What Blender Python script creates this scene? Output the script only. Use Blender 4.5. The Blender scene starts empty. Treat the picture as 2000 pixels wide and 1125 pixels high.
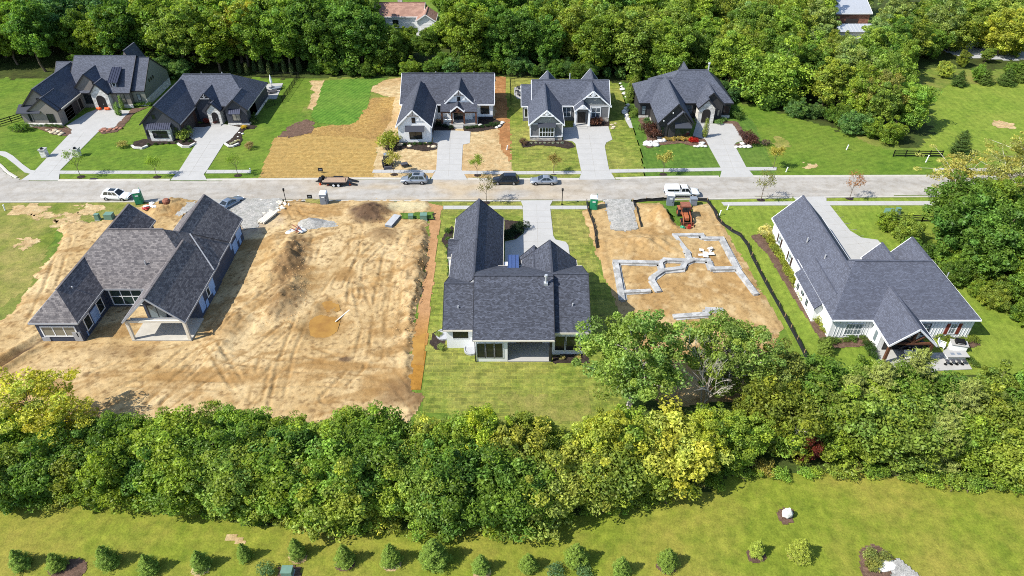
import bpy, math, random
import numpy as np
from mathutils import Vector, Matrix
R_ = math.radians
rnd = random.Random(7)
scene = bpy.context.scene
COL = scene.collection

# ---------------------------------------------------------------- camera, sky, sun, exposure
CAM_H, PITCH, FPX = 61.0, R_(37.5), 1370.0
cd = bpy.data.cameras.new('camera'); cam = bpy.data.objects.new('camera', cd); COL.objects.link(cam)
cam.location = (0, 0, CAM_H); cam.rotation_euler = (R_(90) - PITCH, 0, 0)
cd.sensor_width = 36; cd.lens = 36 * FPX / 2000; cd.clip_start = 1; cd.clip_end = 3000
scene.camera = cam
SUN_AZ, SUN_EL = 20.0, 46.0       # shadows run towards +x, turned SUN_AZ degrees to +y
w = bpy.data.worlds.new('World'); scene.world = w; w.use_nodes = True
nt = w.node_tree; bg = nt.nodes['Background']
sky = nt.nodes.new('ShaderNodeTexSky'); sky.sky_type = 'NISHITA'; sky.sun_disc = False
sky.sun_elevation = R_(SUN_EL); sky.sun_rotation = R_(270 - SUN_AZ); sky.air_density = 1.0; sky.dust_density = 0.6
nt.links.new(sky.outputs[0], bg.inputs[0]); bg.inputs[1].default_value = 0.15
sd = bpy.data.lights.new('sun', 'SUN'); sd.energy = 5.0; sd.angle = R_(0.5); sd.color = (1.0, 0.95, 0.86)
sun = bpy.data.objects.new('sun', sd); COL.objects.link(sun)
to_sun = Vector((-math.cos(R_(SUN_AZ)) * math.cos(R_(SUN_EL)), -math.sin(R_(SUN_AZ)) * math.cos(R_(SUN_EL)), math.sin(R_(SUN_EL))))
sun.rotation_euler = to_sun.to_track_quat('Z', 'Y').to_euler(); sun.location = (0, 0, 90)
vs = scene.view_settings; vs.view_transform = 'Standard'; vs.look = 'None'; vs.exposure = 0.65; vs.gamma = 1
scene.cycles.max_bounces = 5; scene.cycles.diffuse_bounces = 3; scene.cycles.transmission_bounces = 3
scene.cycles.use_denoising = False; scene.cycles.filter_width = 1.0

_c, _s = math.cos(PITCH), math.sin(PITCH)
def U(px, py, z=0.0):
    "photograph pixel (2000 wide) -> point of the level plane z"
    u = (px - 1000) / FPX; v = (562.5 - py) / FPX
    t = (z - CAM_H) / (-_s + v * _c)
    return (u * t, (_c + v * _s) * t)
def UP(pts, z=0.0): return [U(a, b, z) for a, b in pts]

# ---------------------------------------------------------------- materials
MATS = {}
def _new(name):
    m = bpy.data.materials.new(name); m.use_nodes = True; MATS[name] = m
    return m, m.node_tree, m.node_tree.nodes['Principled BSDF']
def srgb(r, g, b):
    f = lambda v: (v / 255 / 12.92) if v / 255 <= .04045 else ((v / 255 + .055) / 1.055) ** 2.4
    return (f(r), f(g), f(b), 1)
def N(nt, t, **kw):
    n = nt.nodes.new('ShaderNode' + t)
    for k, v in kw.items(): setattr(n, k, v)
    return n
def pos(nt, sx=1, sy=1, sz=1):
    g = N(nt, 'NewGeometry'); m = N(nt, 'Mapping'); m.inputs['Scale'].default_value = (sx, sy, sz)
    nt.links.new(g.outputs['Position'], m.inputs[0]); return m.outputs[0]
def noise(nt, vec, scale, detail=4, rough=.6):
    n = N(nt, 'TexNoise'); n.inputs['Scale'].default_value = scale; n.inputs['Detail'].default_value = detail
    n.inputs['Roughness'].default_value = rough; nt.links.new(vec, n.inputs['Vector']); return n.outputs['Fac']
def ramp(nt, fac, stops):
    r = N(nt, 'ValToRGB'); e = r.color_ramp.elements
    while len(e) < len(stops): e.new(.5)
    for el, (p, c) in zip(e, stops):
        el.position = p; el.color = c if len(c) == 4 else (*c, 1)
    nt.links.new(fac, r.inputs[0]); return r.outputs[0]
def mix(nt, fac, a, b, typ='MIX'):
    m = N(nt, 'Mix', data_type='RGBA', blend_type=typ)
    for s, v in ((m.inputs[0], fac), (m.inputs[6], a), (m.inputs[7], b)):
        if isinstance(v, (int, float)): s.default_value = v
        elif isinstance(v, tuple): s.default_value = v
        else: nt.links.new(v, s)
    return m.outputs[2]
def bump(nt, bsdf, h, strength, dist=.05):
    b = N(nt, 'Bump'); b.inputs['Strength'].default_value = strength; b.inputs['Distance'].default_value = dist
    nt.links.new(h, b.inputs['Height']); nt.links.new(b.outputs[0], bsdf.inputs['Normal'])
def plain(name, col, rough=.6, metal=0, var=.15, scale=3.0, spec=.3, bmp=0):
    m, nt, b = _new(name); b.inputs['Roughness'].default_value = rough; b.inputs['Metallic'].default_value = metal
    b.inputs['Specular IOR Level'].default_value = spec
    f = noise(nt, pos(nt), scale, 5)
    d = tuple(c * (1 - var) for c in col[:3]) + (1,); l = tuple(min(1, c * (1 + var)) for c in col[:3]) + (1,)
    nt.links.new(ramp(nt, f, [(.3, d), (.7, l)]), b.inputs['Base Color'])
    if bmp: bump(nt, b, noise(nt, pos(nt), scale * 4, 5), bmp)
    return m
def ground_mat(name, cols, big=.06, mid=.5, fine=5., fineamt=.5, stripes=None, sod=None, bmp=.6, patch=None):
    "cols: dark, mid, light, dry   all for grass or soil"
    m, nt, b = _new(name); b.inputs['Roughness'].default_value = .9; b.inputs['Specular IOR Level'].default_value = .1
    p = pos(nt)
    base = ramp(nt, noise(nt, p, mid, 6, .65), [(.28, cols[0]), (.5, cols[1]), (.72, cols[2])])
    dry = ramp(nt, noise(nt, p, big, 5, .7), [(.42, (0, 0, 0)), (.66, (1, 1, 1))])
    dm = N(nt, 'Math', operation='MULTIPLY'); nt.links.new(dry, dm.inputs[0]); dm.inputs[1].default_value = .75 if patch is None else patch
    c = mix(nt, dm.outputs[0], base, cols[3])
    if stripes:
        ang, wd, amt = stripes
        mp = N(nt, 'Mapping'); mp.inputs['Rotation'].default_value = (0, 0, R_(ang)); g = N(nt, 'NewGeometry'); nt.links.new(g.outputs['Position'], mp.inputs[0])
        wv = N(nt, 'TexWave'); wv.inputs['Scale'].default_value = .314 / wd; wv.inputs['Distortion'].default_value = 1.6; wv.inputs['Detail Scale'].default_value = .4; wv.inputs['Detail'].default_value = 2
        nt.links.new(mp.outputs[0], wv.inputs[0])
        c = mix(nt, amt, c, ramp(nt, wv.outputs['Fac'], [(.25, cols[0]), (.75, cols[2])]), 'MIX')
    if sod:
        br = N(nt, 'TexBrick'); br.inputs['Scale'].default_value = 1; br.inputs['Brick Width'].default_value = 1.5; br.inputs['Row Height'].default_value = .6
        br.inputs['Mortar Size'].default_value = .05; br.inputs['Mortar Smooth'].default_value = .6; br.inputs['Color1'].default_value = (.35, .35, .35, 1); br.inputs['Color2'].default_value = (1.3, 1.3, 1.2, 1); br.inputs['Mortar'].default_value = (1.5, 1.35, .9, 1)
        dp = N(nt, 'Mix', data_type='VECTOR'); dp.inputs[0].default_value = .12
        nn = N(nt, 'TexNoise'); nn.inputs['Scale'].default_value = 1.3; nt.links.new(p, nn.inputs['Vector'])
        nt.links.new(p, dp.inputs[4]); ad = N(nt, 'VectorMath', operation='ADD'); nt.links.new(p, ad.inputs[0]); nt.links.new(nn.outputs['Color'], ad.inputs[1]); nt.links.new(ad.outputs[0], dp.inputs[5])
        nt.links.new(dp.outputs[1], br.inputs['Vector'])
        c = mix(nt, sod, c, mix(nt, 1.0, c, br.outputs['Color'], 'MULTIPLY'))
    fn = noise(nt, p, fine, 6, .75)
    c = mix(nt, .85, c, ramp(nt, noise(nt, p, 1.1, 7, .72), [(.32, (.66, .68, .64)), (.5, (1, 1, 1)), (.68, (1.3, 1.26, 1.24))]), 'MULTIPLY')
    c = mix(nt, fineamt, c, ramp(nt, fn, [(.3, (.35, .35, .35)), (.5, (1, 1, 1)), (.72, (1.5, 1.5, 1.4))]), 'MULTIPLY')
    nt.links.new(c, b.inputs['Base Color'])
    if bmp: bump(nt, b, fn, bmp, .12)
    return m
def glass_mat(name, col=(.012, .016, .018, 1), rough=.08):
    m, nt, b = _new(name); b.inputs['Base Color'].default_value = col; b.inputs['Roughness'].default_value = rough
    b.inputs['Specular IOR Level'].default_value = .6; return m
def paint(name, col, rough=.25, metal=.0, coat=.6):
    m, nt, b = _new(name); b.inputs['Roughness'].default_value = rough; b.inputs['Metallic'].default_value = metal
    b.inputs['Coat Weight'].default_value = coat; b.inputs['Coat Roughness'].default_value = .06
    f = noise(nt, pos(nt), 2.5, 3)
    nt.links.new(ramp(nt, f, [(.3, tuple(c * .9 for c in col[:3])), (.7, tuple(col[:3]))]), b.inputs['Base Color']); return m
def shingle(name, c0, c1, c2, row=.16, wid=.3):
    m, nt, b = _new(name); b.inputs['Roughness'].default_value = .85; b.inputs['Specular IOR Level'].default_value = .25
    uv = N(nt, 'UVMap')
    br = N(nt, 'TexBrick'); br.inputs['Scale'].default_value = 1; br.inputs['Brick Width'].default_value = wid; br.inputs['Row Height'].default_value = row
    br.inputs['Mortar Size'].default_value = .012; br.inputs['Mortar Smooth'].default_value = .3; br.inputs['Bias'].default_value = -.1
    br.inputs['Color1'].default_value = c0; br.inputs['Color2'].default_value = c2; br.inputs['Mortar'].default_value = tuple(c * .35 for c in c0[:3]) + (1,)
    nt.links.new(uv.outputs[0], br.inputs[0])
    n1 = noise(nt, uv.outputs[0], 7, 4, .75); n2 = noise(nt, uv.outputs[0], .3, 3)
    c = mix(nt, .45, br.outputs['Color'], ramp(nt, n1, [(.35, c0), (.55, c1), (.75, c2)]))
    c = mix(nt, .35, c, ramp(nt, n2, [(.3, (.8, .8, .8)), (.7, (1.2, 1.2, 1.18))]), 'MULTIPLY')
    gr = noise(nt, uv.outputs[0], 14, 4, .8)
    c = mix(nt, .5, c, ramp(nt, gr, [(.3, (.5, .5, .5)), (.7, (1.5, 1.5, 1.5))]), 'MULTIPLY')
    nt.links.new(c, b.inputs['Base Color']); bump(nt, b, br.outputs['Fac'], -.6, .02); return m
def siding(name, col, row=.2, vert=False, amt=.35, dirt=.12):
    m, nt, b = _new(name); b.inputs['Roughness'].default_value = .6; b.inputs['Specular IOR Level'].default_value = .25
    g = N(nt, 'NewGeometry'); sp = N(nt, 'SeparateXYZ'); nt.links.new(g.outputs['Position'], sp.inputs[0])
    if vert:
        ad = N(nt, 'Math', operation='ADD'); nt.links.new(sp.outputs[0], ad.inputs[0]); nt.links.new(sp.outputs[1], ad.inputs[1]); src = ad.outputs[0]
    else: src = sp.outputs[2]
    dv = N(nt, 'Math', operation='DIVIDE'); nt.links.new(src, dv.inputs[0]); dv.inputs[1].default_value = row
    fr = N(nt, 'Math', operation='FRACT'); nt.links.new(dv.outputs[0], fr.inputs[0])
    ln = ramp(nt, fr.outputs[0], [(0, (1 - amt,) * 3), (.14, (1, 1, 1))])
    c = mix(nt, 1.0, col, ln, 'MULTIPLY')
    c = mix(nt, dirt, c, ramp(nt, noise(nt, pos(nt), .8, 5), [(.3, (.45, .42, .38)), (.65, (1, 1, 1))]), 'MULTIPLY')
    nt.links.new(c, b.inputs['Base Color']); bump(nt, b, fr.outputs[0], .4, .02); return m
def stone_mat(name, c0, c1, scale=2.2):
    m, nt, b = _new(name); b.inputs['Roughness'].default_value = .85
    v = N(nt, 'TexVoronoi'); v.inputs['Scale'].default_value = scale; nt.links.new(pos(nt, 1, 1, 1.8), v.inputs['Vector'])
    sp = N(nt, 'SeparateColor'); nt.links.new(v.outputs['Color'], sp.inputs[0])
    c = ramp(nt, sp.outputs[0], [(.1, c0), (.9, c1)])
    c = mix(nt, .5, c, ramp(nt, noise(nt, pos(nt), 6, 5), [(.3, (.6, .6, .6)), (.7, (1.15, 1.15, 1.15))]), 'MULTIPLY')
    nt.links.new(c, b.inputs['Base Color']); bump(nt, b, v.outputs['Distance'], -.5, .06); return m
def attr_mat(name, rough=.92, fine=4., amt=.5, bmp=.7, spec=.1):
    "vertex colour 'Col' is the soil's own colour; fine grain on top"
    m, nt, b = _new(name); b.inputs['Roughness'].default_value = rough; b.inputs['Specular IOR Level'].default_value = spec
    a = N(nt, 'VertexColor'); a.layer_name = 'Col'
    p = pos(nt); n = noise(nt, p, fine * .5, 9, .78); n2 = noise(nt, p, .6, 7, .72)
    c = mix(nt, amt, a.outputs[0], ramp(nt, n, [(.3, (.45, .42, .38)), (.52, (1, 1, 1)), (.75, (1.25, 1.25, 1.25))]), 'MULTIPLY')
    c = mix(nt, .5, c, ramp(nt, n2, [(.32, (.62, .55, .45)), (.55, (1.05, 1.05, 1.05))]), 'MULTIPLY')
    nt.links.new(c, b.inputs['Base Color']); bump(nt, b, n, bmp, .15); return m
def leaf_mat(name, trans=.35):
    m = bpy.data.materials.new(name); m.use_nodes = True; MATS[name] = m; nt = m.node_tree; nt.nodes.remove(nt.nodes['Principled BSDF'])
    oi = N(nt, 'ObjectInfo'); a = N(nt, 'VertexColor'); a.layer_name = 'Col'
    c = mix(nt, 1.0, oi.outputs['Color'], a.outputs[0], 'MULTIPLY')
    d = N(nt, 'BsdfDiffuse'); t = N(nt, 'BsdfTranslucent'); g = N(nt, 'BsdfGlossy'); g.inputs['Roughness'].default_value = .45; g.inputs[0].default_value = (.5, .52, .5, 1)
    nt.links.new(c, d.inputs[0]); nt.links.new(mix(nt, 1.0, c, (1.25, 1.3, .6, 1), 'MULTIPLY'), t.inputs[0])
    s = N(nt, 'MixShader'); s.inputs[0].default_value = trans; nt.links.new(d.outputs[0], s.inputs[1]); nt.links.new(t.outputs[0], s.inputs[2])
    s2 = N(nt, 'MixShader'); s2.inputs[0].default_value = .02; nt.links.new(s.outputs[0], s2.inputs[1]); nt.links.new(g.outputs[0], s2.inputs[2])
    nt.links.new(s2.outputs[0], nt.nodes['Material Output'].inputs[0]); return m

# ---------------------------------------------------------------- mesh collector
class MB:
    def __init__(s): s.v = []; s.f = []; s.uv = {}; s.mi = []
    def add(s, vs, fs, m=0):
        o = len(s.v); s.v += [tuple(q) for q in vs]
        for f in fs: s.f.append(tuple(o + i for i in f)); s.mi.append(m)
        return s
    def face(s, pts, uv=None, m=0):
        o = len(s.v); s.v += [tuple(q) for q in pts]; s.f.append(tuple(range(o, o + len(pts)))); s.mi.append(m)
        if uv: s.uv[len(s.f) - 1] = uv
        return s
    def box(s, x0, x1, y0, y1, z0, z1, m=0):
        return s.add([(x0, y0, z0), (x1, y0, z0), (x1, y1, z0), (x0, y1, z0), (x0, y0, z1), (x1, y0, z1), (x1, y1, z1), (x0, y1, z1)],
                     [(0, 3, 2, 1), (4, 5, 6, 7), (0, 1, 5, 4), (1, 2, 6, 5), (2, 3, 7, 6), (3, 0, 4, 7)], m)
    def obox(s, c, sz, rz=0, m=0, top=1.0):
        hx, hy, hz = sz[0] / 2, sz[1] / 2, sz[2] / 2; ca, sa = math.cos(rz), math.sin(rz); vs = []
        for k in (-1, 1):
            t = top if k > 0 else 1
            for a, b in ((-1, -1), (1, -1), (1, 1), (-1, 1)):
                x, y = a * hx * t, b * hy * t; vs.append((c[0] + x * ca - y * sa, c[1] + x * sa + y * ca, c[2] + k * hz))
        return s.add(vs, [(0, 3, 2, 1), (4, 5, 6, 7), (0, 1, 5, 4), (1, 2, 6, 5), (2, 3, 7, 6), (3, 0, 4, 7)], m)
    def beam(s, p, q, w, h, m=0):
        "square bar; p,q centre line of the section; h measured along the section's up"
        p, q = Vector(p), Vector(q); d = (q - p).normalized(); up = Vector((0, 0, 1))
        if abs(d.z) > .97: up = Vector((0, 1, 0))
        sd_ = d.cross(up).normalized(); u = sd_.cross(d).normalized(); vs = []
        for c in (p, q):
            for a, b in ((-1, -1), (1, -1), (1, 1), (-1, 1)): vs.append(tuple(c + sd_ * (a * w / 2) + u * (b * h / 2)))
        return s.add(vs, [(0, 1, 2, 3), (7, 6, 5, 4), (0, 4, 5, 1), (1, 5, 6, 2), (2, 6, 7, 3), (3, 7, 4, 0)], m)
    def cyl(s, p, q, r0, r1=None, n=8, m=0, caps=True):
        r1 = r0 if r1 is None else r1; p, q = Vector(p), Vector(q); d = (q - p).normalized()
        a = d.orthogonal().normalized(); b = d.cross(a); vs = []
        for c, r in ((p, r0), (q, r1)):
            for i in range(n):
                t = 2 * math.pi * i / n; vs.append(tuple(c + a * (r * math.cos(t)) + b * (r * math.sin(t))))
        fs = [(i, (i + 1) % n, n + (i + 1) % n, n + i) for i in range(n)]
        if caps: fs += [tuple(range(n - 1, -1, -1)), tuple(range(n, 2 * n))]
        return s.add(vs, fs, m)
    def lathe(s, c, prof, n=12, m=0, sx=1, sy=1):
        vs = []
        for r, z in prof:
            for i in range(n):
                t = 2 * math.pi * i / n; vs.append((c[0] + r * sx * math.cos(t), c[1] + r * sy * math.sin(t), c[2] + z))
        k = len(prof); fs = []
        for j in range(k - 1):
            for i in range(n): fs.append((j * n + i, j * n + (i + 1) % n, (j + 1) * n + (i + 1) % n, (j + 1) * n + i))
        fs += [tuple(range(n - 1, -1, -1)), tuple(range((k - 1) * n, k * n))]
        return s.add(vs, fs, m)
    def prism(s, poly, z0, z1, m=0):
        n = len(poly); a = sum(poly[i][0] * poly[(i + 1) % n][1] - poly[(i + 1) % n][0] * poly[i][1] for i in range(n))
        if a < 0: poly = poly[::-1]
        vs = [(x, y, z0) for x, y in poly] + [(x, y, z1) for x, y in poly]
        fs = [tuple(range(n, 2 * n)), tuple(range(n - 1, -1, -1))] + [(i, (i + 1) % n, n + (i + 1) % n, n + i) for i in range(n)]
        return s.add(vs, fs, m)
    def rock(s, c, r, sd_=0, flat=.6, n=7, m=0):
        q = random.Random(sd_); prof = []; vs = []; fs = []
        rings = [(.55, -.1), (1, .25), (.85, .65), (.4, .95)]
        for rr, z in rings:
            for i in range(n):
                t = 2 * math.pi * i / n + q.uniform(-.2, .2); k = rr * r * q.uniform(.75, 1.2)
                vs.append((c[0] + k * math.cos(t), c[1] + k * math.sin(t) * .8, c[2] + z * r * flat * q.uniform(.85, 1.15)))
        for j in range(3):
            for i in range(n): fs.append((j * n + i, j * n + (i + 1) % n, (j + 1) * n + (i + 1) % n, (j + 1) * n + i))
        fs += [tuple(range(n - 1, -1, -1)), tuple(range(3 * n, 4 * n))]
        return s.add(vs, fs, m)
    def mesh(s, name, mats, off=(0, 0, 0), smooth=False):
        me = bpy.data.meshes.new(name)
        me.from_pydata([(x - off[0], y - off[1], z - off[2]) for x, y, z in s.v], [], s.f)
        for m in (mats if isinstance(mats, (list, tuple)) else [mats]): me.materials.append(MATS[m] if isinstance(m, str) else m)
        if any(s.mi): me.polygons.foreach_set('material_index', s.mi)
        if s.uv:
            ul = me.uv_layers.new(name='UVMap')
            for i, p in enumerate(me.polygons):
                if i in s.uv:
                    for k, li in enumerate(p.loop_indices): ul.data[li].uv = s.uv[i][k]
        if smooth: me.polygons.foreach_set('use_smooth', [True] * len(me.polygons))
        me.update(); return me
    def build(s, name, mats, parent=None, smooth=False, **tags):
        off = (0, 0, 0)
        p = parent
        while p is not None: off = tuple(a + b for a, b in zip(off, p.location)); p = p.parent
        o = bpy.data.objects.new(name, s.mesh(name, mats, off, smooth)); COL.objects.link(o); o.parent = parent
        return tag(o, **tags)
def tag(o, label=None, cat=None, group=None, kind=None):
    if label: o['label'] = label
    if cat: o['category'] = cat
    if group: o['group'] = group
    if kind: o['kind'] = kind
    return o
def empty(name, loc, label=None, cat=None, group=None, rz=0):
    o = bpy.data.objects.new(name, None); o.empty_display_size = .5; COL.objects.link(o); o.location = (loc[0], loc[1], loc[2] if len(loc) > 2 else 0)
    o.rotation_euler = (0, 0, rz); return tag(o, label, cat, group)
def single(name, mb, mats, label, cat, group=None, smooth=False):
    "a thing that is one mesh, its origin at its base"
    xs = [v[0] for v in mb.v]; ys = [v[1] for v in mb.v]; zs = [v[2] for v in mb.v]
    off = ((min(xs) + max(xs)) / 2, (min(ys) + max(ys)) / 2, min(zs))
    o = bpy.data.objects.new(name, mb.mesh(name, mats, off, smooth)); o.location = off; COL.objects.link(o); return tag(o, label, cat, group)
def copy_tree(o, parent=None):
    c = o.copy(); COL.objects.link(c); c.parent = parent
    for ch in [k for k in bpy.data.objects if k.parent == o]: copy_tree(ch, c)
    return c

# ---------------------------------------------------------------- numpy noise and sheets of ground
def _h(ix, iy, seed):
    n = (ix.astype(np.int64) * 374761393 + iy.astype(np.int64) * 668265263 + seed * 1274126177) & 0xffffffff
    n = ((n ^ (n >> 13)) * 1274126177) & 0xffffffff
    return ((n ^ (n >> 16)) & 0xffff) / 65535.0
def vn(x, y, seed=0):
    ix = np.floor(x); iy = np.floor(y); fx = x - ix; fy = y - iy; fx = fx * fx * (3 - 2 * fx); fy = fy * fy * (3 - 2 * fy)
    a = _h(ix, iy, seed); b = _h(ix + 1, iy, seed); c = _h(ix, iy + 1, seed); d = _h(ix + 1, iy + 1, seed)
    return (a * (1 - fx) + b * fx) * (1 - fy) + (c * (1 - fx) + d * fx) * fy
def fbm(x, y, f, oct=4, seed=0):
    s = 0; a = .5; t = 0
    for k in range(oct): s = s + a * vn(x * f + 17.3 * k, y * f - 9.1 * k, seed + k); t += a; a *= .5; f *= 2.03
    return s / t
def inpoly(x, y, poly):
    r = np.zeros(x.shape, bool); n = len(poly)
    for i in range(n):
        x0, y0 = poly[i]; x1, y1 = poly[(i + 1) % n]
        if y0 == y1: continue
        r ^= ((y0 > y) != (y1 > y)) & (x < (x1 - x0) * (y - y0) / (y1 - y0) + x0)
    return r
def segdist(x, y, pts):
    d = np.full(x.shape, 1e9)
    for (x0, y0), (x1, y1) in zip(pts[:-1], pts[1:]):
        L = (x1 - x0) ** 2 + (y1 - y0) ** 2 + 1e-9; t = np.clip(((x - x0) * (x1 - x0) + (y - y0) * (y1 - y0)) / L, 0, 1)
        d = np.minimum(d, np.hypot(x - x0 - t * (x1 - x0), y - y0 - t * (y1 - y0)))
    return d
def sheet(name, poly, mat, z=.01, res=.35, rough=.5, hfun=None, cfun=None, kind='structure', holes=(), seed=0, rf=.6, **tags):
    xs = [p[0] for p in poly]; ys = [p[1] for p in poly]
    X = np.arange(min(xs) - rough, max(xs) + rough + res, res); Y = np.arange(min(ys) - rough, max(ys) + rough + res, res)
    gx, gy = np.meshgrid(X, Y, indexing='ij'); cx = gx[:-1, :-1] + res / 2; cy = gy[:-1, :-1] + res / 2
    ox = (fbm(cx, cy, rf, 3, 11 + seed) - .5) * 2 * rough; oy = (fbm(cx, cy, rf, 3, 29 + seed) - .5) * 2 * rough
    m = inpoly(cx + ox, cy + oy, poly)
    for hp in holes: m &= ~inpoly(cx + ox, cy + oy, hp)
    vu = np.zeros(gx.shape, bool); vu[:-1, :-1] |= m; vu[1:, :-1] |= m; vu[:-1, 1:] |= m; vu[1:, 1:] |= m
    idx = np.cumsum(vu.ravel()).reshape(vu.shape) - 1
    full = np.zeros(gx.shape); k = np.zeros(gx.shape, bool); k[1:-1, 1:-1] = m[1:, 1:] & m[:-1, 1:] & m[1:, :-1] & m[:-1, :-1]
    for _ in range(4):
        full += k; k2 = k.copy(); k2[1:] &= k[:-1]; k2[:-1] &= k[1:]; k2[:, 1:] &= k[:, :-1]; k2[:, :-1] &= k[:, 1:]; k = k2
    full /= 4
    h = np.full(gx.shape, z)
    if hfun is not None: h = h + hfun(gx, gy) * full
    V = np.stack([gx[vu], gy[vu], h[vu]], 1).astype(np.float32)
    a = idx[:-1, :-1][m]; b = idx[1:, :-1][m]; c = idx[1:, 1:][m]; d = idx[:-1, 1:][m]
    F = np.stack([a, b, c, d], 1).astype(np.int32)
    o = np_mesh(name, V, F, mat, smooth=True, col=cfun(gx[vu], gy[vu]) if cfun is not None else None)
    return tag(o, kind=kind, **tags)
def np_mesh_data(name, V, F, mat, smooth=False, col=None, facecol=None):
    me = bpy.data.meshes.new(name); k = F.shape[1]
    me.vertices.add(len(V)); me.vertices.foreach_set('co', np.ascontiguousarray(V, np.float32).ravel())
    me.loops.add(F.size); me.loops.foreach_set('vertex_index', np.ascontiguousarray(F, np.int32).ravel())
    me.polygons.add(len(F)); me.polygons.foreach_set('loop_start', np.arange(0, F.size, k, dtype=np.int32))
    if smooth: me.polygons.foreach_set('use_smooth', np.ones(len(F), bool))
    me.update(calc_edges=True)
    if col is not None:
        at = me.color_attributes.new('Col', 'FLOAT_COLOR', 'POINT'); c4 = np.ones((len(V), 4), np.float32); c4[:, :3] = col; at.data.foreach_set('color', c4.ravel())
    me.materials.append(MATS[mat] if isinstance(mat, str) else mat)
    return me
def np_mesh(name, V, F, mat, smooth=False, col=None, parent=None):
    o = bpy.data.objects.new(name, np_mesh_data(name, V, F, mat, smooth, col)); COL.objects.link(o); o.parent = parent; return o
# ---------------------------------------------------------------- materials in use
G = srgb
ground_mat('meadow', (G(64, 88, 32), G(84, 108, 38), G(106, 126, 48), G(128, 122, 66)))
ground_mat('lawn_bright', (G(66, 90, 30), G(82, 108, 34), G(100, 124, 42), G(112, 122, 50)), stripes=(62, 1.2, .12), patch=.6)
ground_mat('lawn_sun', (G(84, 106, 36), G(102, 122, 42), G(120, 138, 52), G(130, 134, 60)), stripes=(4, 1.1, .12), patch=.5)
ground_mat('lawn_deep', (G(60, 86, 34), G(74, 102, 38), G(90, 116, 46), G(98, 114, 50)), stripes=(0, 1.0, .15), patch=.5)
ground_mat('lawn_seed', (G(58, 92, 32), G(76, 112, 38), G(100, 132, 50), G(116, 128, 58)), stripes=(22, .8, .25), patch=.35)
ground_mat('lawn_sod', (G(80, 98, 38), G(104, 118, 48), G(132, 136, 64), G(146, 136, 80)), mid=.9, sod=.42, fineamt=.6, patch=.6)
ground_mat('lawn_field', (G(86, 102, 32), G(106, 118, 38), G(124, 132, 48), G(138, 126, 60)), big=.09, stripes=(12, 1.6, .1))
ground_mat('lawn_rough', (G(76, 94, 34), G(98, 110, 42), G(122, 126, 56), G(150, 134, 84)), mid=.4, fineamt=.7, patch=.9)
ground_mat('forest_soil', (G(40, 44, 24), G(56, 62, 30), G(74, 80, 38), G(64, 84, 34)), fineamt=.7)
ground_mat('straw', (G(133, 105, 56), G(156, 128, 74), G(174, 150, 93), G(146, 121, 74)), mid=1.4, fine=7, stripes=(90, .55, .22), fineamt=.65, bmp=.9)
ground_mat('straw_rough', (G(128, 98, 52), G(154, 125, 72), G(174, 148, 93), G(123, 96, 61)), mid=1.8, fine=5, fineamt=.75, bmp=1.)
ground_mat('tan_yard', (G(144, 121, 84), G(172, 151, 113), G(191, 174, 137), G(154, 123, 82)), mid=.9, fine=6, fineamt=.6)
ground_mat('red_soil', (G(123, 86, 52), G(148, 107, 68), G(167, 130, 89), G(132, 91, 57)), mid=.6, fineamt=.5)
ground_mat('mulch', (G(40, 34, 32), G(54, 46, 42), G(72, 62, 56), G(48, 40, 38)), mid=3, fine=12, fineamt=.7)
ground_mat('mulch_brown', (G(78, 60, 50), G(98, 78, 66), G(118, 98, 84), G(88, 70, 60)), mid=3, fine=12, fineamt=.7)
ground_mat('gravel', (G(130, 128, 126), G(159, 158, 154), G(186, 184, 180), G(148, 145, 137)), mid=2.5, fine=9, fineamt=.8, bmp=1)
attr_mat('dirt'); attr_mat('road_asphalt', .85, 9., .22, .15, .2)
plain('concrete', G(160, 159, 156), .8, var=.06, scale=.6, bmp=.05); plain('concrete_grey', G(156, 158, 160), .85, var=.12, scale=1.2, bmp=.2)
plain('concrete_old', G(168, 164, 155), .85, var=.1, scale=.8); plain('joint', G(150, 147, 140), .9, var=.1)
m, nt, b = _new('muddy_water'); b.inputs['Base Color'].default_value = G(176, 116, 44); b.inputs['Roughness'].default_value = .12
nt.links.new(ramp(nt, noise(nt, pos(nt), .5, 5), [(.3, G(132, 94, 38)), (.7, G(160, 122, 54))]), b.inputs['Base Color'])

# ---------------------------------------------------------------- ground sheets (each a few mm above the one below)
def big_ground():
    n = 60; xs = np.linspace(-500, 500, n); ys = np.linspace(-60, 900, n); gx, gy = np.meshgrid(xs, ys, indexing='ij')
    V = np.stack([gx.ravel(), gy.ravel(), np.zeros(n * n)], 1); i = np.arange(n * n).reshape(n, n)
    F = np.stack([i[:-1, :-1].ravel(), i[1:, :-1].ravel(), i[1:, 1:].ravel(), i[:-1, 1:].ravel()], 1)
    tag(np_mesh('ground', V, F, 'meadow'), kind='structure')
big_ground()
sheet('lawn', UP([(-260, 352), (-200, 150), (60, 158), (130, 142), (600, 150), (640, 158), (560, 250), (510, 347), (116, 347), (60, 334)]), 'lawn_bright', .008, res=.6)
sheet('lawn', UP([(986, 154), (1060, 148), (1205, 148), (1250, 290), (1262, 347), (1000, 347)]), 'lawn_sod', .012)
sheet('lawn', UP([(1203, 148), (1240, 160), (1432, 206), (1474, 240), (1522, 347), (1258, 346), (1250, 290)]), 'lawn_deep', .012, rough=.25)
sheet('lawn', UP([(1432, 204), (1520, 212), (1600, 232), (1700, 282), (1760, 302), (1900, 300), (2060, 346), (1522, 347), (1474, 240)]), 'lawn_bright', .016, res=.5)
sheet('lawn', UP([(866, 392), (1150, 392), (1136, 412), (1168, 520), (1215, 600), (1240, 720), (1180, 860), (822, 800), (842, 560)]), 'lawn_sod', .016)
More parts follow.
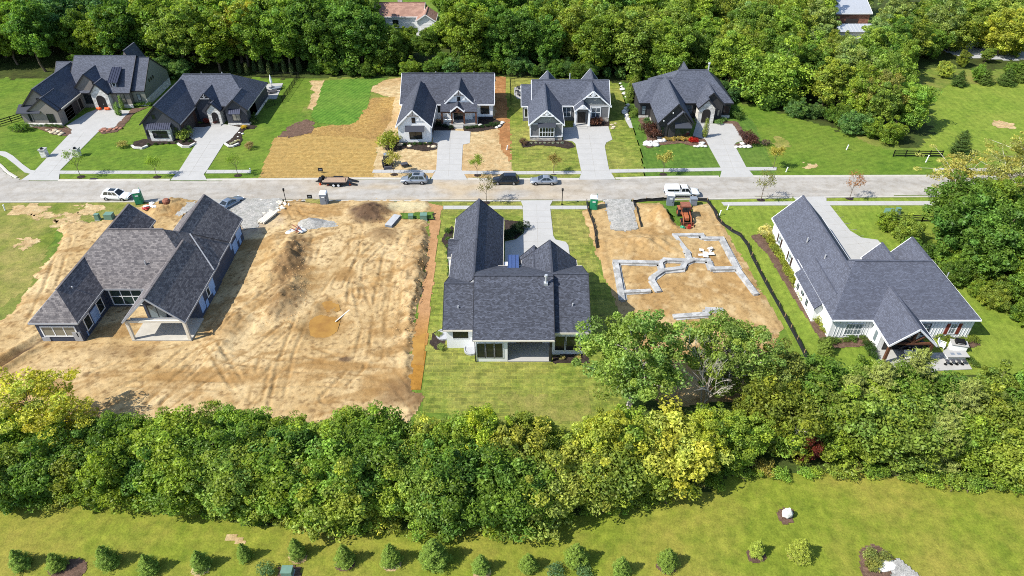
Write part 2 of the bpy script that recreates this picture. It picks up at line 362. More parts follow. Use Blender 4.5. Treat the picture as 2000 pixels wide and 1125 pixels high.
sheet('lawn', UP([(1383, 388), (2080, 384), (2080, 750), (1590, 760), (1540, 660), (1425, 465), (1395, 420)]), 'lawn_sun', .012, rough=.3, res=.45)
sheet('lawn', UP([(-220, 393), (380, 393), (240, 420), (120, 440), (60, 560), (-220, 760)]), 'lawn_rough', .008, res=.5, rough=.8)
sheet('lawn', UP([(-160, 930), (2160, 880), (2160, 1190), (-160, 1190)]), 'lawn_field', .008, res=.5)
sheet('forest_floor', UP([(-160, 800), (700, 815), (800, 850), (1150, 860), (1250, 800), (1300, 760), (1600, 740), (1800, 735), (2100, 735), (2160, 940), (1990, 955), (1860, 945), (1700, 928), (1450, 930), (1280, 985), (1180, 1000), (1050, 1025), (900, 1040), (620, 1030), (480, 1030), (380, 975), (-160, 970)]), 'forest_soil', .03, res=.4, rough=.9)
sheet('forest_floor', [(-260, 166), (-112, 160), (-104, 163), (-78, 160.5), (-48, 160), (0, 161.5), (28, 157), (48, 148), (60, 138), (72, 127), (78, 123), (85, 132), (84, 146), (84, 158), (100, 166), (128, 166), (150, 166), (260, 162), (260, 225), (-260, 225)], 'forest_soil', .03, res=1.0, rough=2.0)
sheet('meadow', UP([(1805, 200), (1850, 165), (1990, 160), (2120, 170), (2120, 300), (1850, 302), (1790, 300), (1830, 240)]), 'lawn_sun', .02, res=.6, rough=1.2)
# seeded vacant lot
sheet('straw_lot', UP([(506, 347.5), (535, 272), (560, 258), (640, 246), (682, 238), (716, 205), (728, 192), (770, 190), (764, 232), (738, 276), (728, 347.5)]), 'straw', .02, rough=.35)
sheet('straw_slope', UP([(592, 262), (640, 246), (682, 238), (716, 205), (728, 192), (770, 190), (764, 232), (742, 270), (735, 272)]), 'straw_rough', .032, rough=.5)
sheet('seeded_grass', UP([(634, 157), (756, 152), (724, 172), (722, 204), (694, 239), (664, 246), (622, 240), (608, 226), (626, 178)]), 'lawn_seed', .038, rough=.5)
sheet('bare_soil', UP([(560, 250), (600, 232), (618, 240), (604, 262), (565, 270), (545, 268)]), 'mulch_brown', .05, rough=1.0)
sheet('bare_soil', UP([(606, 160), (634, 156), (628, 180), (612, 215), (602, 212), (612, 178)]), 'tan_yard', .026, rough=.7)
sheet('yard_soil', UP([(728, 348), (738, 276), (764, 232), (768, 192), (722, 178), (728, 160), (785, 152), (985, 150), (1002, 348)]), 'tan_yard', .026, rough=.4)
sheet('yard_soil', UP([(966, 150), (986, 150), (994, 240), (1000, 320), (978, 290), (972, 240), (966, 235)]), 'red_soil', .036, rough=.5)
sheet('bare_soil', UP([(1945, 236), (1975, 240), (1985, 250), (1950, 250), (1935, 244)]), 'tan_yard', .04, rough=.8)
sheet('bare_soil', UP([(1515, 262), (1530, 270), (1545, 285), (1530, 292), (1512, 280)]), 'lawn_rough', .04, rough=1.2)
sheet('bare_soil', UP([(1575, 320), (1590, 318), (1600, 328), (1572, 331)]), 'tan_yard', .04, rough=1.3, rf=1.4)
sheet('bare_soil', UP([(435, 1042), (468, 1044), (476, 1058), (450, 1056)]), 'tan_yard', .03, rough=.6)
sheet('dry_grass', UP([(975, 770), (1150, 760), (1150, 820), (1000, 830)]), 'lawn_rough', .044, rough=1.2)

for pl_ in ([(20, 402), (70, 398), (90, 408), (60, 422), (25, 418)], [(150, 400), (190, 398), (205, 412), (170, 424), (150, 414)], [(100, 432), (140, 420), (160, 436), (120, 446)], [(30, 470), (60, 460), (70, 480), (40, 492)], [(60, 420), (110, 416), (112, 430), (64, 432)]): sheet('bare_soil', UP(pl_), 'tan_yard', .03, res=.3, rough=2.2, rf=.7, seed=int(pl_[0][0]))
# construction lots: relief and the soil's own colours
TAN, TAN2, ORG, BRN, DRK, WET, GRY = [np.array(G(*c)[:3]) for c in ((186, 164, 124), (168, 143, 101), (146, 114, 70), (110, 86, 58), (84, 66, 52), (146, 106, 46), (156, 153, 148))]
TR = [UP(t) for t in ([(560, 405), (620, 415), (700, 440), (690, 500), (660, 560)], [(575, 400), (640, 402), (760, 400), (840, 402)], [(565, 398), (580, 425), (640, 440), (720, 430)],
      [(820, 800), (760, 730), (600, 720), (420, 700), (250, 720), (0, 745)], [(470, 800), (560, 700), (640, 690), (790, 690)], [(300, 790), (400, 700), (470, 620), (560, 560)], [(60, 740), (300, 735), (480, 740)],
      [(330, 560), (470, 760)], [(700, 470), (640, 540), (600, 600), (560, 700), (540, 790)], [(760, 500), (740, 600), (735, 700)], [(790, 470), (775, 560), (765, 640)], [(120, 770), (260, 700), (330, 690), (450, 660)], [(200, 790), (330, 720), (420, 640), (450, 600)], [(500, 780), (520, 700), (600, 690), (700, 720)], [(560, 640), (500, 690), (400, 740), (330, 790)], [(700, 560), (720, 640), (700, 720), (640, 780)], [(620, 470), (600, 540)], [(740, 480), (700, 520), (690, 590)], [(20, 760), (200, 745), (420, 755), (600, 745), (760, 755)], [(130, 470), (100, 560), (60, 640)])]
PUD = [UP([(604, 628), (618, 616), (645, 620), (668, 622), (660, 646), (632, 667), (606, 660)]), UP([(628, 592), (645, 588), (662, 596), (664, 609), (640, 612)])]
def lot_h(x, y):
    n = fbm(x, y, .22, 4, 3); h = .05 + .2 * n + .08 * (fbm(x, y, 1.1, 3, 8) - .35) + .1 * fbm(x, y, 3.0, 3, 5)
    for t in TR:
        d = segdist(x, y, t); k_ = np.clip(fbm(x, y, .35, 3, 91) * 3 - .9, 0, 1); h = h - k_ * (.12 * np.exp(-((d - .8) / .24) ** 2) - .07 * np.exp(-((d - 1.2) / .22) ** 2) - .05 * np.exp(-((d - .4) / .2) ** 2))
    def heap(px, py, rx, ry, hh, rot=0, rg=.5):
        cx, cy = U(px, py); ca, sa = math.cos(rot), math.sin(rot); a = ((x - cx) * ca + (y - cy) * sa) / rx; b = (-(x - cx) * sa + (y - cy) * ca) / ry
        r = a * a + b * b; return hh * np.exp(-r * 1.4) * (1 - rg + rg * 2 * fbm(x, y, .9, 3, 21))
    h = h + heap(565, 505, 1.9, 6.2, 1.5, .12) + heap(560, 580, 2.4, 4.5, 1.2, -.2) + heap(810, 530, 2.2, 10, .85, .04) + heap(720, 415, 3.2, 2.6, 1.1) + heap(745, 460, 2.5, 1.8, .45, 0, .2) + heap(355, 402, 3.0, 2.2, 1.1) + heap(318, 412, 2.4, 2.4, .9)
    h = h + .55 * np.exp(-(segdist(x, y, UP([(540, 470), (520, 560), (450, 640), (420, 700)])) / 1.6) ** 2) * (.4 + fbm(x, y, 1.1, 3, 31))
    for p in PUD:
        c = np.mean(np.array(p), 0); r = np.hypot(x - c[0], (y - c[1])) / (np.ptp([q[0] for q in p]) * .62); h = np.where(r < 1.35, h * np.clip((r - .75) * 1.7, 0, 1), h)
    dd = segdist(x, y, UP([(98, 652), (62, 678), (22, 704), (-20, 730)])); h = h + .45 * np.exp(-((dd - 1.1) / .5) ** 2) - .3 * np.exp(-(dd / .5) ** 2)
    tr = segdist(x, y, UP([(838, 462), (825, 547), (809, 640), (800, 720)])); h = h + .22 * np.exp(-((tr - .7) / .7) ** 2)
    rz = np.exp(-(segdist(x, y, UP([(572, 480), (555, 560), (530, 620)])) / 3.2) ** 2) + np.exp(-(segdist(x, y, UP([(800, 470), (790, 560), (770, 680)])) / 3.0) ** 2) + np.exp(-(segdist(x, y, UP([(650, 600), (740, 540)])) / 2.2) ** 2)
    h = h + np.clip(rz, 0, 1) * .55 * (fbm(x, y, 1.1, 4, 71) - .42)
    for bx in ((-61, -55.2, 68, 92), (-61, -42, 75, 87), (-49.8, -41.6, 67.9, 92.4)):
        d = np.maximum(np.maximum(bx[0] - x, x - bx[1]), np.maximum(bx[2] - y, y - bx[3])); h = h * np.clip(d / 2.5, .05, 1)
    return np.maximum(h, .0)
def lerp(a, b, t): return a + (b - a) * t[:, None]
def lot_c(x, y):
    n = fbm(x, y, .16, 5, 41); m2 = fbm(x, y, .7, 4, 51); k = fbm(x, y, 2.4, 3, 61)
    c = lerp(TAN[None], TAN2[None], np.clip(n * 2.4 - .6, 0, 1)); c = lerp(c, ORG[None], np.clip(m2 * 3 - 1.75, 0, .8)); c = lerp(c, BRN[None], np.clip(k * 4 - 2.3, 0, .75)); e_ = fbm(x * .35 + y * .2, y * .9 - x * .3, .5, 5, 66); c = lerp(c, (ORG * .9)[None], np.clip(e_ * 5 - 2.8, 0, .7))
    for t in TR:
        d = segdist(x, y, t); c = lerp(c, (ORG * .8)[None], .6 * np.exp(-((d - .8) / .2) ** 2) * np.clip(fbm(x, y, .45, 4, 92) * 4 - 1.5, 0, 1))
    def spot(c, px, py, rx, ry, col, amt):
        cx, cy = U(px, py); r = ((x - cx) / rx) ** 2 + ((y - cy) / ry) ** 2 + (fbm(x, y, .8, 3, 77) - .5) * 1.4
        return lerp(c, col[None], amt * np.clip(1.4 - r, 0, 1))
    c = spot(c, 572, 520, 2.2, 7, BRN, .85); c = spot(c, 560, 590, 2.4, 4, BRN * .9, .6); c = spot(c, 722, 418, 3.6, 3.0, DRK, .95); c = spot(c, 745, 460, 2.6, 1.9, BRN, .7)
    c = spot(c, 490, 425, 5, 6, GRY, .5); c = spot(c, 812, 500, 2, 9, BRN, .35); c = spot(c, 632, 640, 3.6, 2.8, ORG * .8, .8); c = spot(c, 646, 600, 2.2, 1.8, ORG * .8, .8); c = spot(c, 680, 540, 1.6, 1.6, ORG * .85, .7)
    c = spot(c, 590, 412, 7, 2.2, ORG, .7); c = spot(c, 800, 405, 4, 1.8, np.array(G(190, 184, 150)[:3]), .6); c = spot(c, 760, 750, 4, 2, ORG * .95, .7); c = spot(c, 500, 735, 8, 1.5, ORG, .5); c = spot(c, 650, 718, 6, .9, ORG * .92, .8); c = spot(c, 440, 640, 3, 3, ORG * .85, .6); c = spot(c, 380, 740, 6, 1.6, ORG * .9, .6); c = spot(c, 790, 770, 3, 2.4, BRN * 1.1, .8); c = spot(c, 615, 545, 2, 1.2, ORG * .9, .6); c = spot(c, 240, 690, 5, 1.4, BRN * 1.1, .4); c = spot(c, 675, 705, .8, .5, DRK, .8)
    dd = segdist(x, y, UP([(98, 652), (62, 678), (22, 704), (-20, 730)])); c = lerp(c, (DRK * .7)[None], .9 * np.exp(-((dd + (fbm(x, y, 1.2, 3, 88) - .5) * .8) / .45) ** 2))
    return np.clip(c, 0, 1)
LOT = UP([(-140, 740), (20, 615), (66, 547), (112, 481), (124, 436), (205, 428), (250, 412), (295, 400), (345, 395), (560, 391.5), (838, 391.5), (838, 462), (827, 547), (811, 640), (802, 715), (797, 760), (824, 765), (822, 790), (800, 830), (600, 830), (300, 835), (-140, 830)])
sheet('construction_lot', LOT, 'dirt', .034, res=.18, rough=1.1, rf=.8, hfun=lot_h, cfun=lot_c)
sheet('wet_trench', UP([(838, 398), (864, 402), (856, 458), (845, 560), (828, 720), (822, 762), (797, 760), (802, 715), (811, 640), (827, 547), (838, 462)]), 'dirt', .06, res=.22, rough=.2,
      cfun=lambda x, y: lerp(np.array(G(160, 124, 88)[:3])[None], WET[None], np.clip((74 - y) / 8 + fbm(x, y, .5, 3, 4) * .5 - .2, 0, 1)))
for i, p in enumerate(PUD): sheet('puddle', p, 'muddy_water', .11, res=.12, rough=.25, seed=i * 3)
sheet('puddle', UP([(806, 660), (832, 650), (826, 715), (803, 712)]), 'muddy_water', .075, res=.14, rough=.15)
TR2 = [UP(t) for t in ([(1385, 400), (1390, 430), (1375, 450), (1300, 455), (1240, 470), (1210, 560)], [(1400, 420), (1430, 500), (1480, 560)], [(1175, 470), (1190, 560), (1215, 620)], [(1250, 460), (1330, 500)])]
def lot2_h(x, y):
    h = .06 + .2 * fbm(x, y, .25, 4, 13) + .14 * (fbm(x, y, 1.4, 3, 18) - .35)
    for t in TR2:
        d = segdist(x, y, t); h = h - .08 * np.exp(-((d - .75) / .28) ** 2)
    for px, py, rx, ry, hh in ((1300, 428, 3.4, 2.2, 1.2), (1265, 478, 5.5, 2.4, .9), (1290, 415, 2.5, 2, .8)):
        cx, cy = U(px, py); h = h + hh * np.exp(-1.4 * (((x - cx) / rx) ** 2 + ((y - cy) / ry) ** 2)) * (.5 + fbm(x, y, .9, 3, 23))
    return np.maximum(h, 0)
def lot2_c(x, y):
    n = fbm(x, y, .2, 5, 43); m2 = fbm(x, y, .8, 4, 53); k = fbm(x, y, 2.6, 3, 63)
    c = lerp(TAN2[None], ORG[None] * 1.0, np.clip(n * 2.6 - .9, 0, .7)); c = lerp(c, TAN[None], np.clip(m2 * 3 - 1.6, 0, .8)); c = lerp(c, BRN[None], np.clip(k * 3.4 - 2.1, 0, .5))
    return np.clip(c, 0, 1)
LOT2 = UP([(1137, 412), (1180, 394), (1240, 395), (1262, 397), (1290, 398), (1320, 440), (1345, 445), (1352, 402), (1385, 398), (1410, 440), (1440, 490), (1490, 570), (1530, 640), (1500, 700), (1460, 780), (1300, 800), (1240, 740), (1220, 640), (1190, 560), (1166, 500)])
sheet('construction_lot', LOT2, 'dirt', .034, res=.24, rough=.5, hfun=lot2_h, cfun=lot2_c, seed=5)
sheet('gravel_pad', UP([(1177, 391.5), (1234, 391.5), (1246, 448), (1222, 455), (1194, 452)]), 'gravel', .3, res=.3, rough=.35, hfun=lambda x, y: .12 * fbm(x, y, 2, 3, 2))
sheet('gravel_pad', UP([(400, 392.5), (552, 391.5), (545, 412), (515, 425), (500, 452), (478, 452), (470, 436), (420, 398)]), 'gravel', .36, res=.3, rough=.6, hfun=lambda x, y: .12 * fbm(x, y, 2, 3, 3))
sheet('gravel_pad', UP([(343, 430), (368, 406), (386, 404), (392, 412), (352, 434)]), 'gravel', 1.0, res=.3, rough=.4)

# mulch beds
def bed(px, mat='mulch', z=.07, **k): sheet('mulch_bed', UP(px), mat, z, res=.2, rough=.15, hfun=lambda x, y: .1 * fbm(x, y, 1.5, 3, 9), **k)
bed([(256, 287), (262, 277), (280, 272), (345, 270), (372, 268), (385, 277), (376, 288), (362, 289), (345, 281), (300, 283), (280, 291), (262, 292)])
bed([(378, 243), (420, 236), (425, 243), (400, 249), (374, 249)])
bed([(440, 240), (490, 243), (503, 247), (497, 252), (478, 254), (472, 262), (474, 275), (466, 286), (448, 289), (437, 283), (452, 270), (470, 250), (452, 246)])
bed([(58, 248), (125, 246), (140, 254), (140, 262), (128, 266), (100, 262), (75, 252)], 'mulch_brown')
bed([(192, 256), (222, 250), (258, 212), (290, 210), (262, 222), (240, 250), (228, 258), (200, 262)], 'mulch_brown')
bed([(752, 288), (776, 278), (848, 278), (856, 281), (854, 292), (830, 296), (790, 290), (770, 297), (755, 294)])
bed([(846, 236), (888, 234), (888, 256), (846, 255)])
bed([(905, 246), (932, 232), (965, 232), (985, 240), (978, 250), (930, 258), (906, 257)])
bed([(1016, 277), (1030, 276), (1100, 274), (1116, 279), (1124, 287), (1110, 291), (1080, 286), (1050, 284), (1020, 289)])
bed([(1152, 238), (1190, 236), (1191, 247), (1152, 248)])
bed([(1252, 226), (1264, 230), (1284, 258), (1290, 264), (1352, 266), (1376, 272), (1384, 284), (1362, 288), (1330, 280), (1290, 284), (1266, 290), (1256, 284), (1264, 270), (1258, 250), (1246, 235)], 'mulch_brown')
bed([(1392, 240), (1420, 236), (1440, 238), (1456, 262), (1468, 280), (1470, 288), (1440, 290), (1432, 284), (1452, 276), (1431, 243)], 'mulch_brown')
bed([(985, 430), (1022, 434), (1022, 454), (1008, 466), (985, 470)]); bed([(862, 470), (872, 450), (884, 440), (884, 548), (876, 550), (874, 490)])
bed([(838, 672), (846, 650), (868, 640), (870, 684), (850, 684)]); bed([(1078, 694), (1150, 692), (1150, 710), (1080, 710)])
bed([(1466, 462), (1494, 455), (1512, 470), (1632, 664), (1700, 660), (1728, 700), (1716, 700), (1695, 676), (1640, 680), (1612, 678), (1560, 600), (1500, 500)], 'mulch_brown')
bed([(1864, 668), (1900, 662), (1915, 674), (1900, 680), (1876, 678)], 'mulch_brown')
bed([(1682, 1074), (1700, 1062), (1722, 1068), (1748, 1092), (1800, 1130), (1800, 1160), (1690, 1160), (1678, 1100)], 'mulch_brown')
bed([(1517, 1000), (1530, 992), (1550, 998), (1548, 1020), (1530, 1026), (1520, 1016)], 'mulch_brown')
bed([(546, 1108), (588, 1104), (588, 1140), (540, 1140)], 'mulch_brown')

# ---------------------------------------------------------------- road, kerbs, pavements, drives
NEAR = [(-300, 396), (60, 393), (400, 392), (700, 390.5), (1000, 391), (1300, 389), (1560, 384.5), (1750, 383), (2300, 381)]
FAR = [(-70, 290), (-20, 310), (0, 326), (12, 338), (30, 349), (60, 353), (120, 354), (400, 353), (700, 350.5), (1000, 351.5), (1160, 351.5), (1300, 347.5), (1560, 346), (1750, 345.5), (2300, 345)]
def road_c(x, y):
    n = fbm(x * .12, y, .8, 4, 5); k = fbm(x, y, .12, 4, 6); base = np.array(G(156, 152, 145)[:3]); c = lerp(base[None] * 1.04, base[None] * .84, np.clip(n * 2.6 - .8, 0, 1)); st = fbm(x * .25, y * 1.3, 1.2, 4, 35); c = lerp(c, base[None] * 1.16, np.clip(st * 5 - 3.1, 0, .7))
    mud = np.clip(fbm(x * .5, y, .35, 4, 15) * 2.6 - .9, 0, 1) * np.exp(-((x + 12) / 26) ** 2) * .8
    c = lerp(c, np.array(G(166, 148, 118)[:3])[None], mud); c = lerp(c, np.array(G(140, 136, 130)[:3])[None], .45 * np.exp(-((y - 119.6 + .018 * 0) / .45) ** 2) + .0 * k)
    return c
sheet('road', UP(NEAR) + UP(FAR[::-1] + [(-300, 290)])[:-1] + UP([(-300, 240)]), 'road_asphalt', .05, res=.5, rough=.02, cfun=road_c)
def line_off(pts, d):
    out = []
    for i, p in enumerate(pts):
        a = pts[max(i - 1, 0)]; b = pts[min(i + 1, len(pts) - 1)]; tx, ty = b[0] - a[0], b[1] - a[1]; L = math.hypot(tx, ty); out.append((p[0] - ty / L * d, p[1] + tx / L * d))
    return out
def ribbon(name, pts, w, z0, z1, mat, side=1, bevel=.0, **tags):
    o = line_off(pts, w * side); mb = MB()
    for i in range(len(pts) - 1):
        a, b, c, d = pts[i], pts[i + 1], o[i + 1], o[i]; f = .35
        a2 = (a[0] + (d[0] - a[0]) * f, a[1] + (d[1] - a[1]) * f); b2 = (b[0] + (c[0] - b[0]) * f, b[1] + (c[1] - b[1]) * f)
        zl = z0 + (z1 - z0) * (.25 if bevel else 1)
        V = [(*a, z0), (*b, z0), (*b, zl), (*a, zl), (*b2, z1), (*a2, z1), (*c, z1), (*d, z1), (*c, z0), (*d, z0)]
        mb.add(V, [(0, 1, 2, 3), (3, 2, 4, 5), (5, 4, 6, 7), (7, 6, 8, 9)])
        if i == 0: mb.add(V, [(0, 3, 5, 7, 9)])
        if i == len(pts) - 2: mb.add(V, [(1, 8, 6, 4, 2)])
    return mb.build(name, mat, **tags)
def cut(pts, x0, x1):
    "part of a polyline between two world x"
    out = []
    for (ax, ay), (bx, by) in zip(pts[:-1], pts[1:]):
        if bx < x0 or ax > x1: continue
        for X in (max(ax, x0), min(bx, x1)):
            t = (X - ax) / (bx - ax) if bx != ax else 0; q = (X, ay + (by - ay) * t)
            if not out or math.hypot(out[-1][0] - q[0], out[-1][1] - q[1]) > .05: out.append(q)
    return out
FARW, NEARW = UP(FAR), UP(NEAR)
wx = lambda px, py: U(px, py)[0]
ribbon('kerb', UP([(-70, 290), (-20, 310), (0, 326), (12, 338), (30, 349)]), .5, 0, .15, 'concrete_old', 1, 1, kind='structure')
for a, b in ((116, 334), (405, 840), (913, 1131), (1203, 1406), (1475, 2300)): ribbon('kerb', cut(FARW, wx(a, 351), wx(b, 350)), .5, 0, .15, 'concrete_old', 1, 1, kind='structure')
for a, b in ((-300, 396), (560, 1017), (1080, 1176), (1238, 1548), (1615, 2300)): ribbon('kerb', cut(NEARW, wx(a, 392), wx(b, 389)), .5, 0, .15, 'concrete_old', -1, 1, kind='structure')
# storm drain inlets in the far kerb
for k, (px, py) in enumerate(((182, 351.5),)):
    x, y = U(px, py); mb = MB().box(x - .6, x + .6, y - .1, y + .45, .0, .17); single('storm_drain', mb, plain('cast_iron', G(44, 40, 38), .7), 'dark storm drain inlet set in the kerb below the leftmost lawn', 'drain')
def slab(name, px, z=.085, mat='concrete', world=None):
    return MB().prism(world or UP(px), 0, z).build(name, mat, kind='structure')
def joints(parent, a, b, n, w, z):
    "saw cuts across a drive or a pavement: thin dark strips, pieces of the slab"
    for i in range(1, n):
        t = i / n; p = (a[0] + (b[0] - a[0]) * t, a[1] + (b[1] - a[1]) * t); d = Vector((b[0] - a[0], b[1] - a[1], 0)).normalized(); s = Vector((-d.y, d.x, 0)) * w / 2
        MB().beam((p[0] - s.x, p[1] - s.y, z), (p[0] + s.x, p[1] + s.y, z), .05, .012).build('joint', 'joint', parent)
for px in ([(114, 334), (349, 334), (344, 340), (113, 340)], [(405, 332.5), (491, 332.5), (489, 338.5), (402, 339)], [(729, 332), (852, 332.5), (846, 338.5), (727, 338)], [(902, 334), (1001, 335), (1134, 334.5), (1137, 340.5), (1001, 341), (906, 340.5)],
           [(1190, 331.5), (1409, 328), (1412, 334), (1193, 338)], [(1456, 327), (1517, 327), (1516, 333), (1458, 333.5)], [(1822, 329), (2200, 329), (2200, 335), (1822, 335)], [(866, 402.5), (1020, 402.5), (1021, 409), (866, 409)],
           [(1074, 402.5), (1147, 402.5), (1147, 409), (1075, 409)], [(1409, 395.5), (1552, 394), (1548, 401.5), (1414, 402)], [(1613, 393.5), (2250, 393), (2250, 401), (1619, 401.5)],
           [(-60, 293), (0, 295.5), (12, 297), (26, 305), (44, 321), (60, 332.5), (70, 334), (66, 341), (48, 337), (30, 322), (12, 308), (0, 303), (-60, 301)]):
    s = slab('pavement', px); ws = UP(px)
    x0 = min(p[0] for p in ws); x1 = max(p[0] for p in ws); yc = sum(p[1] for p in ws) / len(ws)
    if px[0][0] > 0 and x1 - x0 < 60: joints(s, (x0, yc), (x1, yc), max(2, int((x1 - x0) / 1.6)), 1.15, .088)
DRV = {'A': [(41, 352.5), (69, 333), (136, 262), (141, 254), (130, 246), (157, 229), (170, 221), (190, 213.5), (256, 216.5), (229, 248.5), (205, 252), (192, 258), (117, 333.5), (115, 353)],
       'B': [(333, 352.5), (350, 333.5), (384, 280), (368, 269), (366, 266), (371, 249), (400, 249), (425, 243.5), (440, 243.5), (472, 248.5), (452, 272), (437, 281), (405, 332), (398, 341), (405, 352.5)],
       'C': [(841, 351.5), (852, 332), (855, 281), (845.5, 278), (845.5, 255.5), (888, 255.5), (919, 257), (917.5, 280), (904, 283), (901.5, 332), (913, 351.5)],
       'D': [(1130, 351.8), (1136, 338), (1124, 281), (1118, 276), (1100, 274), (1100, 250), (1121, 249), (1188, 247), (1196, 273), (1184, 279), (1181, 286), (1189.5, 332), (1202, 351)],
       'E': [(1406, 346.5), (1410, 332), (1378, 274), (1353, 265.5), (1360, 242), (1431, 242), (1452, 275), (1438, 279), (1434, 283), (1457, 326), (1474, 346)],
       'G': [(1016.8, 392), (1021, 402), (1023, 456), (1008, 468), (986, 472), (986, 524), (1115, 524), (1113, 500), (1110, 480), (1105, 473), (1085, 468.5), (1080.5, 461), (1074, 402), (1080, 391.5)],
       'I': [(1549, 385), (1566, 402), (1590, 425), (1640, 520), (1735, 520), (1722, 478), (1714, 469), (1682, 464.5), (1660, 451), (1621, 401.6), (1614, 394.5), (1614, 384.3)]}
for k, px in DRV.items():
    d = slab('driveway', px, .075)
    c = {'A': ((93, 345), (165, 258), 9, 4), 'B': ((368, 345), (412, 275), 8, 4), 'C': ((876, 345), (880, 262), 8, 4.6), 'D': ((1163, 345), (1150, 262), 8, 5), 'E': ((1436, 340), (1403, 252), 8, 4.5), 'G': ((1048, 400), (1051, 500), 8, 5), 'I': ((1592, 392), (1690, 490), 8, 4)}[k]
    joints(d, U(*c[0]), U(*c[1]), c[2], c[3], .077)
    a, b = U(*c[0]), U(*c[1]); MB().beam((*a, .077), (*b, .077), .04, .012).build('joint', 'joint', d)
# ---------------------------------------------------------------- house kit
shingle('roof_slate', G(59, 63, 72), G(76, 80, 92), G(99, 104, 118)); shingle('roof_charcoal', G(51, 53, 60), G(68, 71, 82), G(90, 95, 108)); shingle('roof_black', G(45, 47, 54), G(65, 68, 78), G(96, 101, 115))
shingle('roof_lead', G(70, 67, 70), G(98, 94, 95), G(142, 136, 134), .22, .4); shingle('roof_steel', G(66, 68, 78), G(80, 84, 96), G(97, 102, 117)); shingle('roof_brown', G(123, 94, 82), G(152, 118, 104), G(177, 143, 126), .4, .8); shingle('roof_red', G(165, 91, 74), G(199, 118, 96), G(221, 148, 123), .4, .8)
siding('white_lap', G(228, 230, 232), .22); siding('white_batten', G(230, 232, 234), .42, True, .3); siding('grey_lap', G(112, 112, 114), .2); siding('grey_batten', G(132, 134, 134), .35, True)
siding('sage_lap', G(122, 124, 116), .2); siding('dark_batten', G(62, 64, 72), .32, True, .5); siding('black_batten', G(58, 57, 58), .3, True, .5); siding('navy_board', G(66, 74, 92), .26, False, .3, .3)
siding('taupe_lap', G(128, 122, 116), .22); siding('brown_board', G(66, 50, 46), .2)
stone_mat('white_stone', G(178, 174, 166), G(220, 218, 212)); stone_mat('grey_stone', G(132, 126, 118), G(196, 190, 180)); stone_mat('red_rock', G(120, 78, 62), G(160, 112, 92), 1.5)
plain('white_trim', G(222, 224, 226), .5, var=.04); plain('dark_trim', G(40, 40, 44), .5); plain('grey_trim', G(150, 152, 156), .5, var=.06); plain('cream_trim', G(206, 200, 186), .5, var=.05)
plain('timber', G(92, 60, 44), .7, var=.3, scale=5); plain('timber_dark', G(58, 42, 34), .7, var=.25, scale=5); plain('metal_roof', G(58, 62, 78), .35, .6, var=.1); plain('metal_blue', G(66, 88, 138), .4, .2, var=.1)
plain('galv', G(198, 200, 202), .4, .5, var=.08); plain('housewrap', G(140, 168, 208), .5, var=.12, scale=1.2); plain('garage_panel', G(60, 56, 56), .6, var=.1); plain('door_dark', G(36, 32, 32), .5)
plain('copper_red', G(118, 52, 40), .7, var=.2); plain('plastic_pale', G(178, 184, 196), .6, var=.08); plain('white_plain', G(224, 224, 224), .6, var=.05); plain('black_metal', G(26, 26, 28), .5, .3, var=.1)
glass_mat('glass'); glass_mat('glass_green', (.03, .05, .045, 1)); glass_mat('glass_sky', (.06, .08, .1, 1)); glass_mat('glass_tan', (.2, .19, .15, 1), .15); glass_mat('glass_light', (.16, .2, .22, 1), .12)

